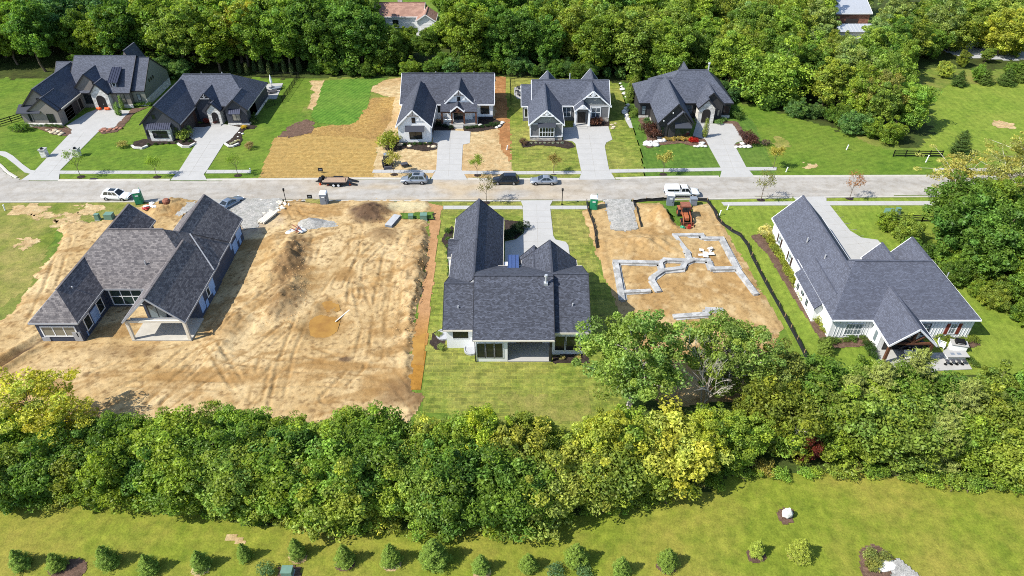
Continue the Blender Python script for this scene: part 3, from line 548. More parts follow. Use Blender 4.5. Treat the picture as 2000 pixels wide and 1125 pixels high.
class House:
    def __init__(s, label, cx, cy, roof, trim='dark_trim', name='house', cat='house', wall='white_lap', rake=None):
        s.root = empty(name, (cx, cy, 0), label, cat); s.rm, s.tm, s.wm, s.km = roof, trim, wall, rake or trim; s.rakes = []
        s.roofs, s.trims, s.walls, s.extra = MB(), MB(), {}, {}
    def mbk(s, rake):
        if not rake: return s.trims
        s.rakes.append(MB()); return s.rakes[-1]
    def W(s, m=None): return s.walls.setdefault(m or s.wm, MB())
    def X(s, name, m):
        mb = MB(); s.extra.setdefault((name, m), []).append(mb); return mb
    def _slope(s, pts, u, v):
        "roof face with metres as uv: u eave direction, v upslope"
        o = Vector(pts[0]); u = Vector(u).normalized(); v = Vector(v).normalized()
        s.roofs.face(pts, [((Vector(p) - o).dot(u) + o.x + o.y, (Vector(p) - o).dot(v)) for p in pts])
    def roof(s, x0, x1, y0, y1, ze, zr, axis='x', ends='gg', ridge=None, oh=.4, t=.2, wall=True, wm=None, inset=(None, None), z0=0, ze1=None, wx0=None, wx1=None, wy0=None, wy1=None, trim=True):
        """one roof over one wall box. axis: ridge direction. ends: low/high end of the ridge, g gable, h hip, n buried (no trim).
        x0..y1 are the eave lines; wall boxes sit oh inside them unless wx0.. say otherwise."""
        sw = axis == 'y'
        a0, a1, b0, b1 = (y0, y1, x0, x1) if sw else (x0, x1, y0, y1)          # a along the ridge, b across
        br = (b0 + b1) / 2 if ridge is None else ridge; ze1 = ze if ze1 is None else ze1
        P = (lambda a, b, z: (b, a, z)) if sw else (lambda a, b, z: (a, b, z))
        h0 = (inset[0] if inset[0] is not None else (b1 - b0) / 2) if ends[0] == 'h' else 0
        h1 = (inset[1] if inset[1] is not None else (b1 - b0) / 2) if ends[1] == 'h' else 0
        r0, r1 = P(a0 + h0, br, zr), P(a1 - h1, br, zr); c00, c10, c01, c11 = P(a0, b0, ze), P(a1, b0, ze), P(a0, b1, ze1), P(a1, b1, ze1)
        ua = P(1, 0, 0)
        lo = [c00, c10, r1, r0] if not sw else [c10, c00, r0, r1]; hi = [c11, c01, r0, r1] if not sw else [c01, c11, r1, r0]
        s._slope(lo, ua, P(0, br - b0, zr - ze)); s._slope(hi, ua, P(0, br - b1, zr - ze1))
        d = lambda p: (p[0], p[1], p[2] - t)
        for q in (lo, hi): s.roofs.face([d(p) for p in reversed(q)])
        for e, h, cA, cB, r in ((ends[0], h0, c00, c01, r0), (ends[1], h1, c10, c11, r1)):
            if e == 'h':
                f = [cA, cB, r] if (e is ends[1] and False) else [cA, cB, r]
                s._slope(f if True else f, P(0, 1, 0), P(1, 0, zr - ze)); s.roofs.face([d(p) for p in f])
        T = s.trims
        def edge(p, q): s.mbk(abs(p[2] - q[2]) > .05).beam((p[0], p[1], p[2] - t / 2 - .01), (q[0], q[1], q[2] - t / 2 - .01), .07, t + .05)
        if trim:
            edge(c00, c10); edge(c01, c11)
            for e, cA, cB, r in ((ends[0], c00, c01, r0), (ends[1], c10, c11, r1)):
                if e == 'g': edge(cA, r); edge(cB, r)
                elif e == 'h': edge(cA, cB)
        # ridge cap
        s.roofs.beam((r0[0], r0[1], r0[2] + .02), (r1[0], r1[1], r1[2] + .02), .3, .05)
        if wall:
            w0a = a0 + (oh if ends[0] != 'n' else 0); w1a = a1 - (oh if ends[1] != 'n' else 0); w0b, w1b = b0 + oh, b1 - oh
            if sw: w0a = wy0 if wy0 is not None else w0a; w1a = wy1 if wy1 is not None else w1a; w0b = wx0 if wx0 is not None else w0b; w1b = wx1 if wx1 is not None else w1b
            else: w0a = wx0 if wx0 is not None else w0a; w1a = wx1 if wx1 is not None else w1a; w0b = wy0 if wy0 is not None else w0b; w1b = wy1 if wy1 is not None else w1b
            p0 = (zr - ze) / (br - b0); p1 = (zr - ze1) / (b1 - br); zl = ze + p0 * (w0b - b0) - t; zh = ze1 + p1 * (b1 - w1b) - t
            if ends == 'hh' or 'h' in ends:
                z = min(zl, zh); m = s.W(wm)
                if sw: m.box(w0b, w1b, w0a, w1a, z0, z)
                else: m.box(w0a, w1a, w0b, w1b, z0, z)
                if 'g' in ends:
                    e = w0a if ends[0] == 'g' else w1a; q = (a0 + h0 + .1) if ends[0] == 'h' else (a1 - h1 - .1)
                    V = [P(aa, w0b, z - .01) for aa in (e, q)] + [P(aa, br, zr - t) for aa in (e, q)] + [P(aa, w1b, z - .01) for aa in (e, q)]
                    m.add(V, [(0, 2, 4), (1, 5, 3), (0, 1, 3, 2), (2, 3, 5, 4)])
            else:
                V = [P(aa, bb, zz) for aa in (w0a, w1a) for bb, zz in ((w0b, z0), (w1b, z0), (w1b, zh), (br, zr - t), (w0b, zl))]
                s.W(wm).add(V, [(0, 1, 2, 3, 4), (9, 8, 7, 6, 5), (0, 5, 6, 1), (1, 6, 7, 2), (4, 9, 5, 0), (2, 7, 8, 3), (3, 8, 9, 4)])
    def panel_roof(s, name, x0, x1, y0, z0, y1, z1, mat, seams=.45, t=.06):
        "lean-to: low edge y0,z0 up to y1,z1, with standing seams"
        mb = MB(); mb.add([(x0, y0, z0), (x1, y0, z0), (x1, y1, z1), (x0, y1, z1), (x0, y0, z0 - t), (x1, y0, z0 - t), (x1, y1, z1 - t), (x0, y1, z1 - t)],
                          [(0, 1, 2, 3), (7, 6, 5, 4), (0, 4, 5, 1), (1, 5, 6, 2), (3, 7, 4, 0), (2, 6, 7, 3)])
        o = mb.build(name, mat, s.root)
        if seams:
            n = max(2, int((x1 - x0) / seams))
            for i in range(n + 1):
                x = x0 + .03 + (x1 - x0 - .06) * i / n; MB().beam((x, y0, z0 + .03), (x, y1, z1 + .03), .05, .07).build('seam', mat, o)
        return o
    def win(s, face, c, pl, z0, w, h, cols=1, rows=1, frame='dark_trim', pane='glass', fw=.1, name='window', trimw=0, trimm='white_trim', shutters=None):
        sg = {'S': -1, 'N': 1, 'E': 1, 'W': -1}[face]
        def bx(mb, a0, a1, d0, d1, zz0, zz1):
            lo, hi = sorted((pl + sg * d0, pl + sg * d1))
            if face in 'SN': mb.box(a0, a1, lo, hi, zz0, zz1)
            else: mb.box(lo, hi, a0, a1, zz0, zz1)
        f = MB(); a0, a1 = c - w / 2, c + w / 2
        bx(f, a0, a0 + fw, -.03, .07, z0, z0 + h); bx(f, a1 - fw, a1, -.03, .07, z0, z0 + h); bx(f, a0 + fw, a1 - fw, -.03, .068, z0, z0 + fw); bx(f, a0 + fw, a1 - fw, -.03, .068, z0 + h - fw, z0 + h)
        iw = w - 2 * fw; ih = h - 2 * fw; mw = fw * .7
        for i in range(1, cols): x = a0 + fw + iw * i / cols; bx(f, x - mw / 2, x + mw / 2, -.02, .06, z0 + fw, z0 + h - fw)
        for j in range(1, rows): z = z0 + fw + ih * j / rows; bx(f, a0 + fw, a1 - fw, -.02, .055, z - mw / 2, z + mw / 2)
        o = f.build(name, frame, s.root)
        for i in range(cols):
            for j in range(rows):
                p = MB(); bx(p, a0 + fw + iw * i / cols + (mw / 2 if i else 0), a0 + fw + iw * (i + 1) / cols - (mw / 2 if i < cols - 1 else 0), -.02, .03, z0 + fw + ih * j / rows + (mw / 2 if j else 0), z0 + fw + ih * (j + 1) / rows - (mw / 2 if j < rows - 1 else 0)); p.build('pane', pane, o)
        if trimw:
            t = MB(); bx(t, a0 - trimw, a0, -.03, .05, z0 - trimw, z0 + h + trimw); bx(t, a1, a1 + trimw, -.03, .05, z0 - trimw, z0 + h + trimw); bx(t, a0, a1, -.03, .048, z0 + h, z0 + h + trimw); bx(t, a0, a1, -.03, .052, z0 - trimw, z0); t.build('casing', trimm, o)
        if shutters:
            for a in (a0 - .5, a1 + .05): t = MB(); bx(t, a, a + .45, -.03, .06, z0, z0 + h); t.build('shutter', shutters, s.root)
        return o
    def garage_door(s, face, c, pl, w, h, mat='garage_panel', z0=.08):
        sg = {'S': -1, 'E': 1, 'W': -1}[face]; root = None
        for k in range(4):
            p = MB(); lo, hi = sorted((pl - .03 * sg, pl + sg * (.05))); za, zb = z0 + h * k / 4 + .015, z0 + h * (k + 1) / 4 - .015
            if face in 'S': p.box(c - w / 2, c + w / 2, lo, hi, za, zb)
            else: p.box(lo, hi, c - w / 2, c + w / 2, za, zb)
            if root is None: root = MB(); 
            o = p.build('garage_door', mat, s.root) if k == 0 else p.build('door_panel', mat, s.first)
            if k == 0: s.first = o
    def box(s, name, mat, *b): s.X(name, mat).box(*b); return s
    def arch(s, c, pl, w, h, depth=.25, mat='door_dark', z0=.25):
        "arched doorway filled with a dark recessed door, on a camera-facing wall"
        pts = [(c - w / 2, z0), (c + w / 2, z0)] + [(c + w / 2 * math.cos(a), z0 + h - w / 2 + w / 2 * math.sin(a)) for a in [math.pi * i / 8 for i in range(9)]]
        n = len(pts); mb = MB().add([(x, pl - .03, z) for x, z in pts] + [(x, pl + .1, z) for x, z in pts], [tuple(range(n)), tuple(range(2 * n - 1, n - 1, -1))] + [(i, n + i, n + (i + 1) % n, (i + 1) % n) for i in range(n)])
        o = mb.build('door', mat, s.root); MB().box(c + .25, c + .3, pl - .1, pl - .03, z0 + .95, z0 + 1.2).build('handle', 'galv', o)
    def vent(s, x, y, z, h=.5, r=.07): MB().cyl((x, y, z - .3), (x, y, z + h), r, r, 8).add([], []).build('vent_pipe', 'galv', s.root)
    def truss(s, x0, x1, y, ze, zr, mat, w=.14, low=None, fan=3):
        "decorative gable truss"
        mb = MB(); xc = (x0 + x1) / 2; zt = ze if low is None else low; k = (zr - ze) / ((x1 - x0) / 2); hw = (zr - zt) / k
        mb.beam((xc - hw, y, zt), (xc + hw, y, zt), w, w); mb.beam((xc, y, zt), (xc, y, zr - .1), w, w)
        for i in range(1, fan):
            f = i / fan * .8
            for sg in (-1, 1): mb.beam((xc, y, zt + .05), (xc + sg * hw * f * .75, y, zr - hw * f * .75 * k - .12), w * .8, w * .8)
        mb.build('gable_truss', mat, s.root)
    def done(s):
        s.roofs.build('roof', s.rm, s.root); s.trims.build('fascia', s.tm, s.root); [k.build('rake_board', s.km, s.root) for k in s.rakes]
        for m, mb in s.walls.items(): mb.build('wall', m, s.root)
        for (n, m), mbs in s.extra.items():
            for mb in mbs: mb.build(n, m, s.root)
        return s.root

# ---- unfinished house on the left, near side of the road
h = House('unfinished house with grey shingle roof and dark sheathing beside the graded dirt lot', -51.5, 80, 'roof_lead', 'grey_trim', wall='navy_board')
h.roof(-61.3, -41.6, 74.85, 87.0, 3.4, 9.05, 'x', 'hh'); h.roof(-61.3, -55.0, 67.7, 80, 3.4, 6.35, 'y', 'hn'); h.roof(-61.3, -55.0, 80, 92.2, 3.4, 6.35, 'y', 'ng')
h.roof(-49.5, -41.45, 67.9, 81, 3.4, 7.25, 'y', 'gn', wy0=72.6); h.roof(-51.2, -41.7, 80.5, 92.6, 3.4, 7.75, 'y', 'ng', ridge=-46.45)
h.X('valley_flashing', 'grey_trim').beam((-41.5, 79.0, 3.55), (-45.3, 82.9, 7.05), .16, .06)
h.X('valley_flashing', 'dark_trim').beam((-41.6, 86.0, 3.52), (-45.3, 82.95, 7.03), .08, .05)
h.win('S', -58.15, 68.1, .85, 4.5, 1.75, 3, 1, 'white_trim', 'glass_tan', .16); h.win('E', 70.0, -55.4, .7, 1.5, 2.0, 1, 1, 'white_trim', 'glass', .13); h.win('E', 73.4, -55.4, .7, 1.5, 2.0, 1, 1, 'white_trim', 'glass', .13)
h.win('S', -52.5, 75.25, .35, 4.6, 3.0, 3, 2, 'white_trim', 'glass_green', .17); h.win('E', 76.3, -41.85, 1.1, 1.0, 1.4, 1, 1, 'white_trim', 'glass', .12); h.win('E', 82.6, -42.1, .6, .9, 2.2, 1, 1, 'white_trim', 'glass', .12); h.win('E', 83.9, -42.1, .6, .9, 2.2, 1, 1, 'white_trim', 'glass', .12)
h.win('S', -47.5, 72.6, .2, 2.4, 2.3, 2, 1, 'dark_trim', 'glass_light', .1, 'patio_door')
h.box('porch_floor', 'concrete_old', -49.3, -41.6, 68.1, 72.6, 0, .22)
for x in (-49.15, -41.85): MB().box(x - .18, x + .18, 68.15, 68.5, .22, 3.35).build('porch_post', 'cream_trim', h.root)
h.X('porch_beam', 'cream_trim').box(-49.3, -41.7, 68.18, 68.48, 3.05, 3.4); h.X('porch_ceiling', 'white_plain').add([(-49.0, 68.4, 3.45), (-45.5, 68.4, 6.9), (-45.5, 72.5, 6.9), (-49.0, 72.5, 3.45), (-41.9, 68.4, 3.45), (-41.9, 72.5, 3.45)], [(0, 1, 2, 3), (1, 4, 5, 2)])
h.X('gable_panel', 'plastic_pale').add([(-48.9, 72.56, 3.5), (-42.0, 72.56, 3.5), (-45.45, 72.56, 6.85)], [(0, 1, 2)]); h.X('gable_infill', 'grey_trim').beam((-48.6, 68.5, 3.5), (-42.4, 68.5, 3.5), .1, .3)
for y0, y1, z0, z1 in ((73.2, 74.6, .5, 2.9), (74.8, 75.6, .2, 1.2), (76.9, 78.6, .9, 2.9), (77.4, 78.2, .2, .85)): MB().box(-41.87, -41.82, y0, y1, z0, z1).build('housewrap_sheet', 'housewrap', h.root)
for y0, y1, z0, z1 in ((80.9, 82.0, .3, 1.7), (84.6, 87.4, 1.5, 2.9), (85.0, 86.2, .2, 1.4), (87.6, 89.4, .2, 2.0), (89.6, 91.8, 1.2, 2.9), (90.2, 91.0, .2, 1.1)): MB().box(-42.14, -42.07, y0, y1, z0, z1).build('housewrap_sheet', 'housewrap', h.root)
for y0, y1, z0, z1 in ((71.0, 72.6, .5, 2.4), (69.0, 69.2, .2, .9)): MB().box(-55.43, -55.36, y0, y1, z0, z1).build('housewrap_sheet', 'housewrap', h.root)
for x0, x1, z0, z1 in ((-56.6, -55.6, .1, 1.6), (-60.8, -59.8, .1, .7)): MB().box(x0, x1, 68.03, 68.12, z0, z1).build('housewrap_sheet', 'grey_trim', h.root)
h.vent(-57.2, 72.4, 5.1, .6, .1); h.vent(-49.6, 77.3, 5.6, .7, .09); h.done()

# ---- white house in the middle, rear towards the camera
h = House('white house with black shingle roof in the middle, covered patio towards the tree line', 0, 74, 'roof_black', 'cream_trim', wall='white_lap', rake='dark_trim')
h.roof(-4.8, 5.2, 63.8, 79.4, 4.0, 8.35, 'x', 'gg', ridge=71.2, wall=False)
h.W().add([(-4.4, 67.6, 0), (4.8, 67.6, 0), (4.8, 79, 0), (-4.4, 79, 0), (-4.4, 67.6, 6.0), (4.8, 67.6, 6.0), (4.8, 71.2, 8.1), (-4.4, 71.2, 8.1), (4.8, 79, 4.1), (-4.4, 79, 4.1)], [(0, 1, 5, 4), (1, 2, 8, 6, 5), (2, 3, 9, 8), (3, 0, 4, 7, 9), (4, 5, 6, 7), (6, 8, 9, 7)])
h.W().box(-4.45, -.55, 64.3, 67.59, 0, 4.0)                                                             # sun room beside the patio
h.W().add([(x, y, z) for x in (-4.45, -4.38) for y, z in ((64.3, 3.9), (71.2, 3.9), (71.2, 8.1), (64.3, 4.1))] , [(0, 1, 2, 3), (7, 6, 5, 4), (0, 3, 7, 4), (0, 4, 5, 1), (3, 2, 6, 7)])
h.W().add([(x, y, z) for x in (4.75, 4.82) for y, z in ((64.2, 3.9), (71.2, 3.9), (71.2, 8.1), (64.2, 4.1))], [(0, 1, 2, 3), (7, 6, 5, 4), (0, 3, 7, 4), (0, 4, 5, 1), (3, 2, 6, 7)])
h.box('patio_floor', 'concrete', -.5, 4.9, 64.2, 67.6, 0, .2); h.box('porch_beam', 'white_trim', -.55, 4.9, 64.2, 64.45, 3.55, 3.98); h.box('ceiling', 'white_plain', -.5, 4.9, 64.45, 67.6, 3.75, 3.82)
MB().box(4.62, 4.92, 64.15, 64.5, .2, 3.55).build('porch_post', 'dark_trim', h.root); MB().box(-4.62, -4.5, 64.18, 64.3, .1, 3.9).build('downspout', 'dark_trim', h.root)
h.roof(-8.7, -4.5, 66.4, 77.6, 3.4, 6.75, 'x', 'gn', ridge=71.7); h.roof(5.1, 9.75, 65.2, 79.4, 4.0, 8.0, 'x', 'ng', ridge=72.0)
h.roof(-8.7, -1.25, 72.5, 92.8, 3.4, 6.9, 'y', 'ng'); h.roof(-9.3, -7.0, 82.6, 87.4, 3.2, 4.3, 'x', 'gn', oh=.15, ridge=85.3)
h.roof(1.3, 9.1, 72, 80.9, 3.9, 7.3, 'y', 'ng'); h.roof(1.0, 5.2, 76, 82.2, 3.4, 5.5, 'y', 'ng'); h.panel_roof('metal_roof', -.6, .95, 83.2, 3.2, 76.9, 5.2, 'metal_blue', .5)
h.W().box(-1.6, 1.0, 76.5, 81.6, 0, 3.1)
for x in (-3.85, -2.75, -1.65): h.win('S', x, 64.3, .75, .95, 2.35, 1, 1, 'dark_trim', 'glass', .08, trimw=.12)
h.win('S', -6.5, 66.8, 1.75, 1.95, 1.25, 2, 1, 'dark_trim', 'glass', .08, trimw=.1); h.win('S', 6.0, 65.6, .8, 1.2, 2.3, 1, 1, 'dark_trim', 'glass', .08, trimw=.14); h.win('S', 7.6, 65.6, .8, 1.6, 2.3, 1, 1, 'dark_trim', 'glass', .08, trimw=.14); h.win('S', 9.0, 65.6, .8, .8, 2.3, 1, 1, 'dark_trim', 'glass', .08, trimw=.14)
h.win('S', 2.2, 67.6, .25, 3.4, 2.5, 3, 1, 'dark_trim', 'glass_light', .08, 'patio_door')
for cx, cy in ((-9.0, 69.2), (-5.2, 66.4)):
    MB().lathe((cx, cy, 0), [(.95, 0), (.95, .32), (.85, .34), (.8, .3), (.8, .2)], 16, sy=1.1).build('window_well', 'grey_trim', h.root)
mb = MB().box(4.0, 4.5, 70.0, 70.5, 7.5, 8.0).cyl((4.25, 70.25, 7.8), (4.25, 70.25, 8.9), .13, .13, 10).cyl((4.25, 70.25, 8.9), (4.25, 70.25, 9.15), .24, .2, 10); mb.build('chimney_flue', 'galv', h.root)
h.vent(-6.8, 68.9, 4.95, .35, .09); h.vent(7.6, 68.3, 5.85, .35, .09); h.done()

# ---- white board-and-batten house on the right, near side
h = House('white board and batten house with grey roof and brown timber porch', 50, 80, 'roof_steel', 'white_trim', wall='white_batten')
h.roof(40.5, 48.3, 74.3, 93.3, 3.14, 7.19, 'y', 'ng', ridge=44.3); h.roof(40.73, 59.8, 68.35, 81.8, 3.4, 7.85, 'x', 'hh', inset=(4.174, 4.8)); h.roof(39.85, 45.0, 71.7, 79.7, 2.5, 5.0, 'y', 'gg', ridge=42.2, oh=.3, trim=False); h.X('gutter', 'white_trim').box(39.78, 39.86, 71.7, 79.7, 2.26, 2.42)
h.roof(45.96, 51.85, 63.5, 71.9, 3.4, 6.05, 'y', 'gn', wall=False); h.roof(49.9, 54.2, 76, 82.2, 3.4, 6.0, 'y', 'ng'); h.roof(54.0, 59.0, 76, 83.0, 3.4, 6.4, 'y', 'ng')
h.W().box(46.5, 51.3, 66.4, 69.2, 0, 3.45)
h.box('patio_floor', 'concrete', 45.9, 52.4, 62.3, 66.4, 0, .14)
mb = MB()
for x in (46.35, 51.45): MB().box(x - .16, x + .16, 63.75, 64.07, .14, 3.3).build('porch_post', 'timber', h.root)
for y in (63.9, 66.1):
    mb = MB().beam((46.3, y, 3.4), (51.5, y, 3.4), .25, .28).beam((48.9, y, 3.4), (48.9, y, 5.7), .22, .22)
    for sg in (-1, 1): mb.beam((48.9, y, 3.6), (48.9 + sg * 1.3, y, 4.6), .2, .2).beam((48.9 + sg * 2.6, y, 3.42), (48.9, y, 5.76), .2, .22)
    mb.build('timber_truss', 'timber', h.root)
h.win('S', 44.2, 68.75, .6, 2.3, 1.9, 2, 2, 'white_trim', 'glass_light', .09); h.win('S', 53.3, 68.75, .6, 1.4, 1.9, 1, 2, 'dark_trim', 'glass_light', .1); h.win('S', 57.0, 68.75, .7, .95, 1.8, 1, 2, 'white_trim', 'glass_light', .09, shutters='copper_red')
h.win('W', 67.4, 46.5, .7, .9, 1.8, 1, 1, 'white_trim', 'glass_light', .1); h.win('S', 48.9, 66.4, .2, 3.4, 2.5, 3, 1, 'dark_trim', 'glass', .1, 'patio_door')
for y in (89.4, 84.6): h.win('W', y, 40.9, .8, 1.0, 1.6, 1, 2, 'white_trim', 'glass_light', .1, shutters='timber_dark')
for y in (78.2, 74.6): h.win('W', y, 40.15, .8, .6, 1.2, 1, 2, 'dark_trim', 'glass_light', .1)
h.win('W', 76.4, 40.15, 1.2, .9, .7, 1, 1, 'dark_trim', 'glass_light', .12)
mb = MB()
for i in range(44):
    x = 41.8 + i * .42
    if x < 46.3 or 51.9 < x < 59.2: mb.box(x - .02, x + .02, 68.70, 68.76, .25, 3.5)
tag(mb.build('batten_strips', 'white_trim', h.root), kind='stuff'); h.box('foundation', 'concrete_grey', 41.46, 59.45, 68.71, 68.8, 0, .28); h.box('gutter', 'white_trim', 41.1, 45.9, 68.24, 68.34, 3.22, 3.36).box('gutter', 'white_trim', 51.9, 59.8, 68.24, 68.34, 3.22, 3.36)
h.vent(42.2, 83.6, 5.4, .5, .1); h.vent(42.9, 78.8, 5.8, .45, .1); h.vent(57.6, 74.6, 5.9, .4, .08); h.done()

# ---- far white farmhouse
h = House('white modern farmhouse with blue grey roof and timber porch behind the silver car', -13, 138, 'roof_charcoal', 'white_trim', wall='white_lap')
h.roof(-23.0, -3.6, 136.8, 150, 3.4, 7.5, 'x', 'gg'); h.roof(-22.45, -15.4, 125.85, 141, 3.4, 6.87, 'y', 'gn'); h.roof(-13.75, -7.75, 135.6, 143, 4.0, 6.9, 'y', 'gn', wm='white_batten')
h.roof(-12.4, -9.6, 133.4, 136, 3.35, 4.5, 'y', 'gn', wall=False, trim=True)
h.roofs.face([(-14.45, 133.7, 3.15), (-7.05, 133.7, 3.15), (-7.05, 136.1, 4.25), (-14.45, 136.1, 4.25)], [(0, 0), (7.4, 0), (7.4, 2.6), (0, 2.6)]); h.X('porch_beam', 'timber_dark').box(-14.4, -7.1, 133.75, 134.0, 2.85, 3.12)
h.X('ceiling', 'timber').box(-14.3, -7.2, 134.0, 136.0, 3.0, 3.06)
for x in (-14.2, -12.2, -9.7, -7.3): MB().box(x - .16, x + .16, 133.8, 134.12, .5, 2.9).build('porch_post', 'timber', h.root)
h.box('porch_floor', 'concrete', -14.4, -7.0, 133.6, 137.2, 0, .5)
for k in range(3): MB().box(-12.0, -9.9, 133.6 - .35 * (k + 1), 133.6 - .35 * k, 0, .5 - .15 * (k + 1)).build('step', 'concrete', h.root)
h.truss(-12.2, -9.8, 133.55, 3.2, 4.4, 'timber', .12, 3.15, 4); h.truss(-13.7, -7.8, 135.5, 4.0, 6.8, 'timber_dark', .1, 5.9, 1); h.truss(-22.4, -15.5, 125.8, 3.4, 6.8, 'timber_dark', .1, 5.7, 1)
h.win('S', -18.9, 126.25, 4.1, .7, 1.1, 1, 2); h.win('S', -18.7, 126.25, .75, 2.5, 1.75, 2, 1); h.panel_roof('window_awning', -20.6, -16.9, 125.2, 2.75, 126.3, 3.6, 'roof_slate', 0); h.win('S', -10.8, 136.0, 4.5, .65, .9, 1, 2)
h.win('S', -14.9, 137.2, 1.5, .8, 1.4); h.win('S', -5.6, 137.2, 1.2, 1.8, 1.8, 2, 2); h.win('S', -12.9, 137.2, .9, .9, 1.8, 1, 2); h.win('S', -8.8, 137.2, 1.0, .9, 1.6, 1, 2); h.win('S', -10.9, 136.02, .5, 2.2, 2.3, 3, 1, 'door_dark', 'glass', .1, 'front_door')
h.garage_door('E', 131.4, -15.8, 5.0, 2.5); h.box('foundation', 'dark_trim', -8.0, -3.95, 137.1, 137.18, 0, .6)
h.vent(-16, 144.6, 6.9, .5); h.vent(-8, 144.9, 6.8, .5); h.done()

# ---- grey craftsman
h = House('grey craftsman house with white trusses in its gables and white window frames', 11, 138, 'roof_slate', 'white_trim', wall='grey_lap')
h.roof(4.0, 20.1, 136.1, 146.4, 3.4, 6.9, 'x', 'gg'); h.roof(1.85, 4.6, 135.9, 145, 3.4, 6.15, 'x', 'gn'); h.roof(3.2, 10.2, 126.8, 141, 3.4, 6.45, 'y', 'gn', wm='grey_lap'); h.roof(12.5, 20.25, 135.6, 142, 3.4, 6.75, 'y', 'gn')
h.roof(12.55, 15.9, 133.2, 137, 3.4, 4.9, 'y', 'gn', wy0=134.9); h.roof(5.4, 10.0, 143, 149.2, 3.4, 5.9, 'y', 'ng'); h.roof(14.6, 19.2, 143, 149.0, 3.4, 6.4, 'y', 'ng')
for x0, x1, y, ze, zr, lo in ((3.2, 10.2, 126.75, 3.4, 6.35, 5.25), (12.5, 20.2, 135.55, 3.4, 6.65, 5.45), (12.55, 15.9, 133.15, 3.4, 4.82, 4.0)): h.truss(x0, x1, y, ze, zr, 'white_trim', .16, lo, 3)
for x0, x1, y, z in ((3.75, 9.65, 127.18, 3.42), (13.0, 19.8, 135.98, 3.3)): h.X('belt_trim', 'white_trim').box(x0, x1, y - .05, y + .02, z, z + .16)
h.X('gable_cladding', 'grey_batten').add([(4.4, 127.17, 3.75), (9.0, 127.17, 3.75), (7.6, 127.17, 5.0), (5.8, 127.17, 5.0)], [(0, 1, 2, 3)]); h.X('gable_cladding', 'grey_batten').add([(13.7, 135.96, 3.6), (19.0, 135.96, 3.6), (17.4, 135.96, 5.2), (15.4, 135.96, 5.2)], [(0, 1, 2, 3)])
h.win('S', 6.75, 126.9, .9, 3.0, 2.0, 5, 2, 'white_trim', 'glass', .14); h.W().box(5.2, 8.3, 126.9, 127.3, .3, 3.05); h.panel_roof('window_awning', 5.0, 8.5, 126.55, 3.05, 127.2, 3.65, 'roof_slate', 0)
h.win('S', 11.2, 136.5, .8, 1.9, 2.2, 2, 2, 'white_trim', 'glass_sky', .13); h.win('S', 17.2, 136.0, .9, 2.0, 2.2, 2, 2, 'white_trim', 'glass_sky', .15); h.win('S', 2.9, 136.3, .8, .9, 2.0, 1, 1, 'white_trim', 'glass', .14)
for x in (12.85, 15.6): MB().box(x - .2, x + .2, 133.4, 133.8, .2, 3.3).build('porch_post', 'white_trim', h.root)
h.box('porch_floor', 'concrete', 12.5, 15.95, 133.1, 134.95, 0, .25).box('porch_floor', 'concrete', 12.3, 15.3, 132.5, 133.1, 0, .12); h.win('S', 14.2, 134.9, .25, 1.5, 2.3, 2, 1, 'door_dark', 'door_dark', .1, 'front_door')
for b in ((3.57, 9.83, 127.12, 127.25, 0, .85), (5.1, 8.4, 126.84, 127.1, 0, .62), (15.9, 19.9, 135.9, 136.1, 0, .85), (3.53, 3.62, 127.2, 136, 0, .85)): h.box('stone_base', 'grey_stone', *b)
for x in (3.6, 9.8): MB().box(x - .1, x + .1, 127.08, 127.3, .85, 3.35).build('corner_board', 'white_trim', h.root)
for x in (19.85, 12.9): MB().box(x - .1, x + .1, 135.88, 136.1, .85, 3.3).build('corner_board', 'white_trim', h.root)
h.box('belt_trim', 'white_trim', 3.5, 9.9, 127.05, 127.2, .83, .98); h.garage_door('E', 131.6, 9.8, 4.8, 2.5); h.vent(12.2, 144.5, 6.1, .9, .12); h.done()

# ---- charcoal house with rocks
h = House('charcoal board and batten house with stone entry arch and white boulders in front', 37, 138, 'roof_slate', 'dark_trim', wall='black_batten')
h.roof(30, 45.6, 137.4, 151.2, 3.4, 7.85, 'x', 'hh', inset=(4.9, 4.7)); h.roof(26.1, 37, 137.5, 148.2, 3.4, 6.7, 'x', 'hn', inset=(4.0, 0)); h.roof(28.35, 35.4, 127.5, 142, 3.4, 7.4, 'y', 'gn'); h.roof(38.0, 43.4, 136.0, 143, 3.6, 6.2, 'y', 'gn', oh=.3)
h.roof(35, 39.4, 146, 150.6, 3.4, 7.3, 'y', 'ng'); h.roof(30.2, 35.0, 127.0, 128.6, 3.25, 5.9, 'y', 'gn', oh=.5, ridge=32.9); h.roof(37.7, 41.5, 134.75, 137, 3.4, 5.3, 'y', 'gn', wm='white_stone', oh=.25)
h.arch(39.6, 135.0, 1.7, 2.9); h.win('S', 31.7, 127.9, .5, 2.6, 2.0, 3, 1); h.win('S', 29.5, 127.9, .6, .8, 2.1); h.panel_roof('window_awning', 31.6, 34.9, 126.6, 2.85, 127.6, 3.7, 'roof_slate', 0); h.win('S', 33.3, 127.5, .35, 2.9, 2.4, 3, 1)
h.win('S', 36.6, 137.8, .9, 1.7, 2.0, 2, 2, 'dark_trim', 'glass_sky'); h.win('S', 42.4, 136.3, 1.1, .6, 1.4, 1, 2, 'dark_trim', 'glass_tan'); h.win('S', 44.4, 137.8, .9, 1.3, 1.9, 2, 1); h.win('S', 27.3, 137.9, .7, .9, 2.0, 1, 2, 'dark_trim', 'glass_light')
for b in ((28.7, 35.05, 127.8, 127.95, 0, .35), (28.65, 28.8, 127.9, 137.5, 0, .4), (43.1, 45.3, 137.7, 137.85, 0, .6), (26.4, 28.4, 137.8, 137.95, 0, .5)): h.box('stone_base', 'white_stone', *b)
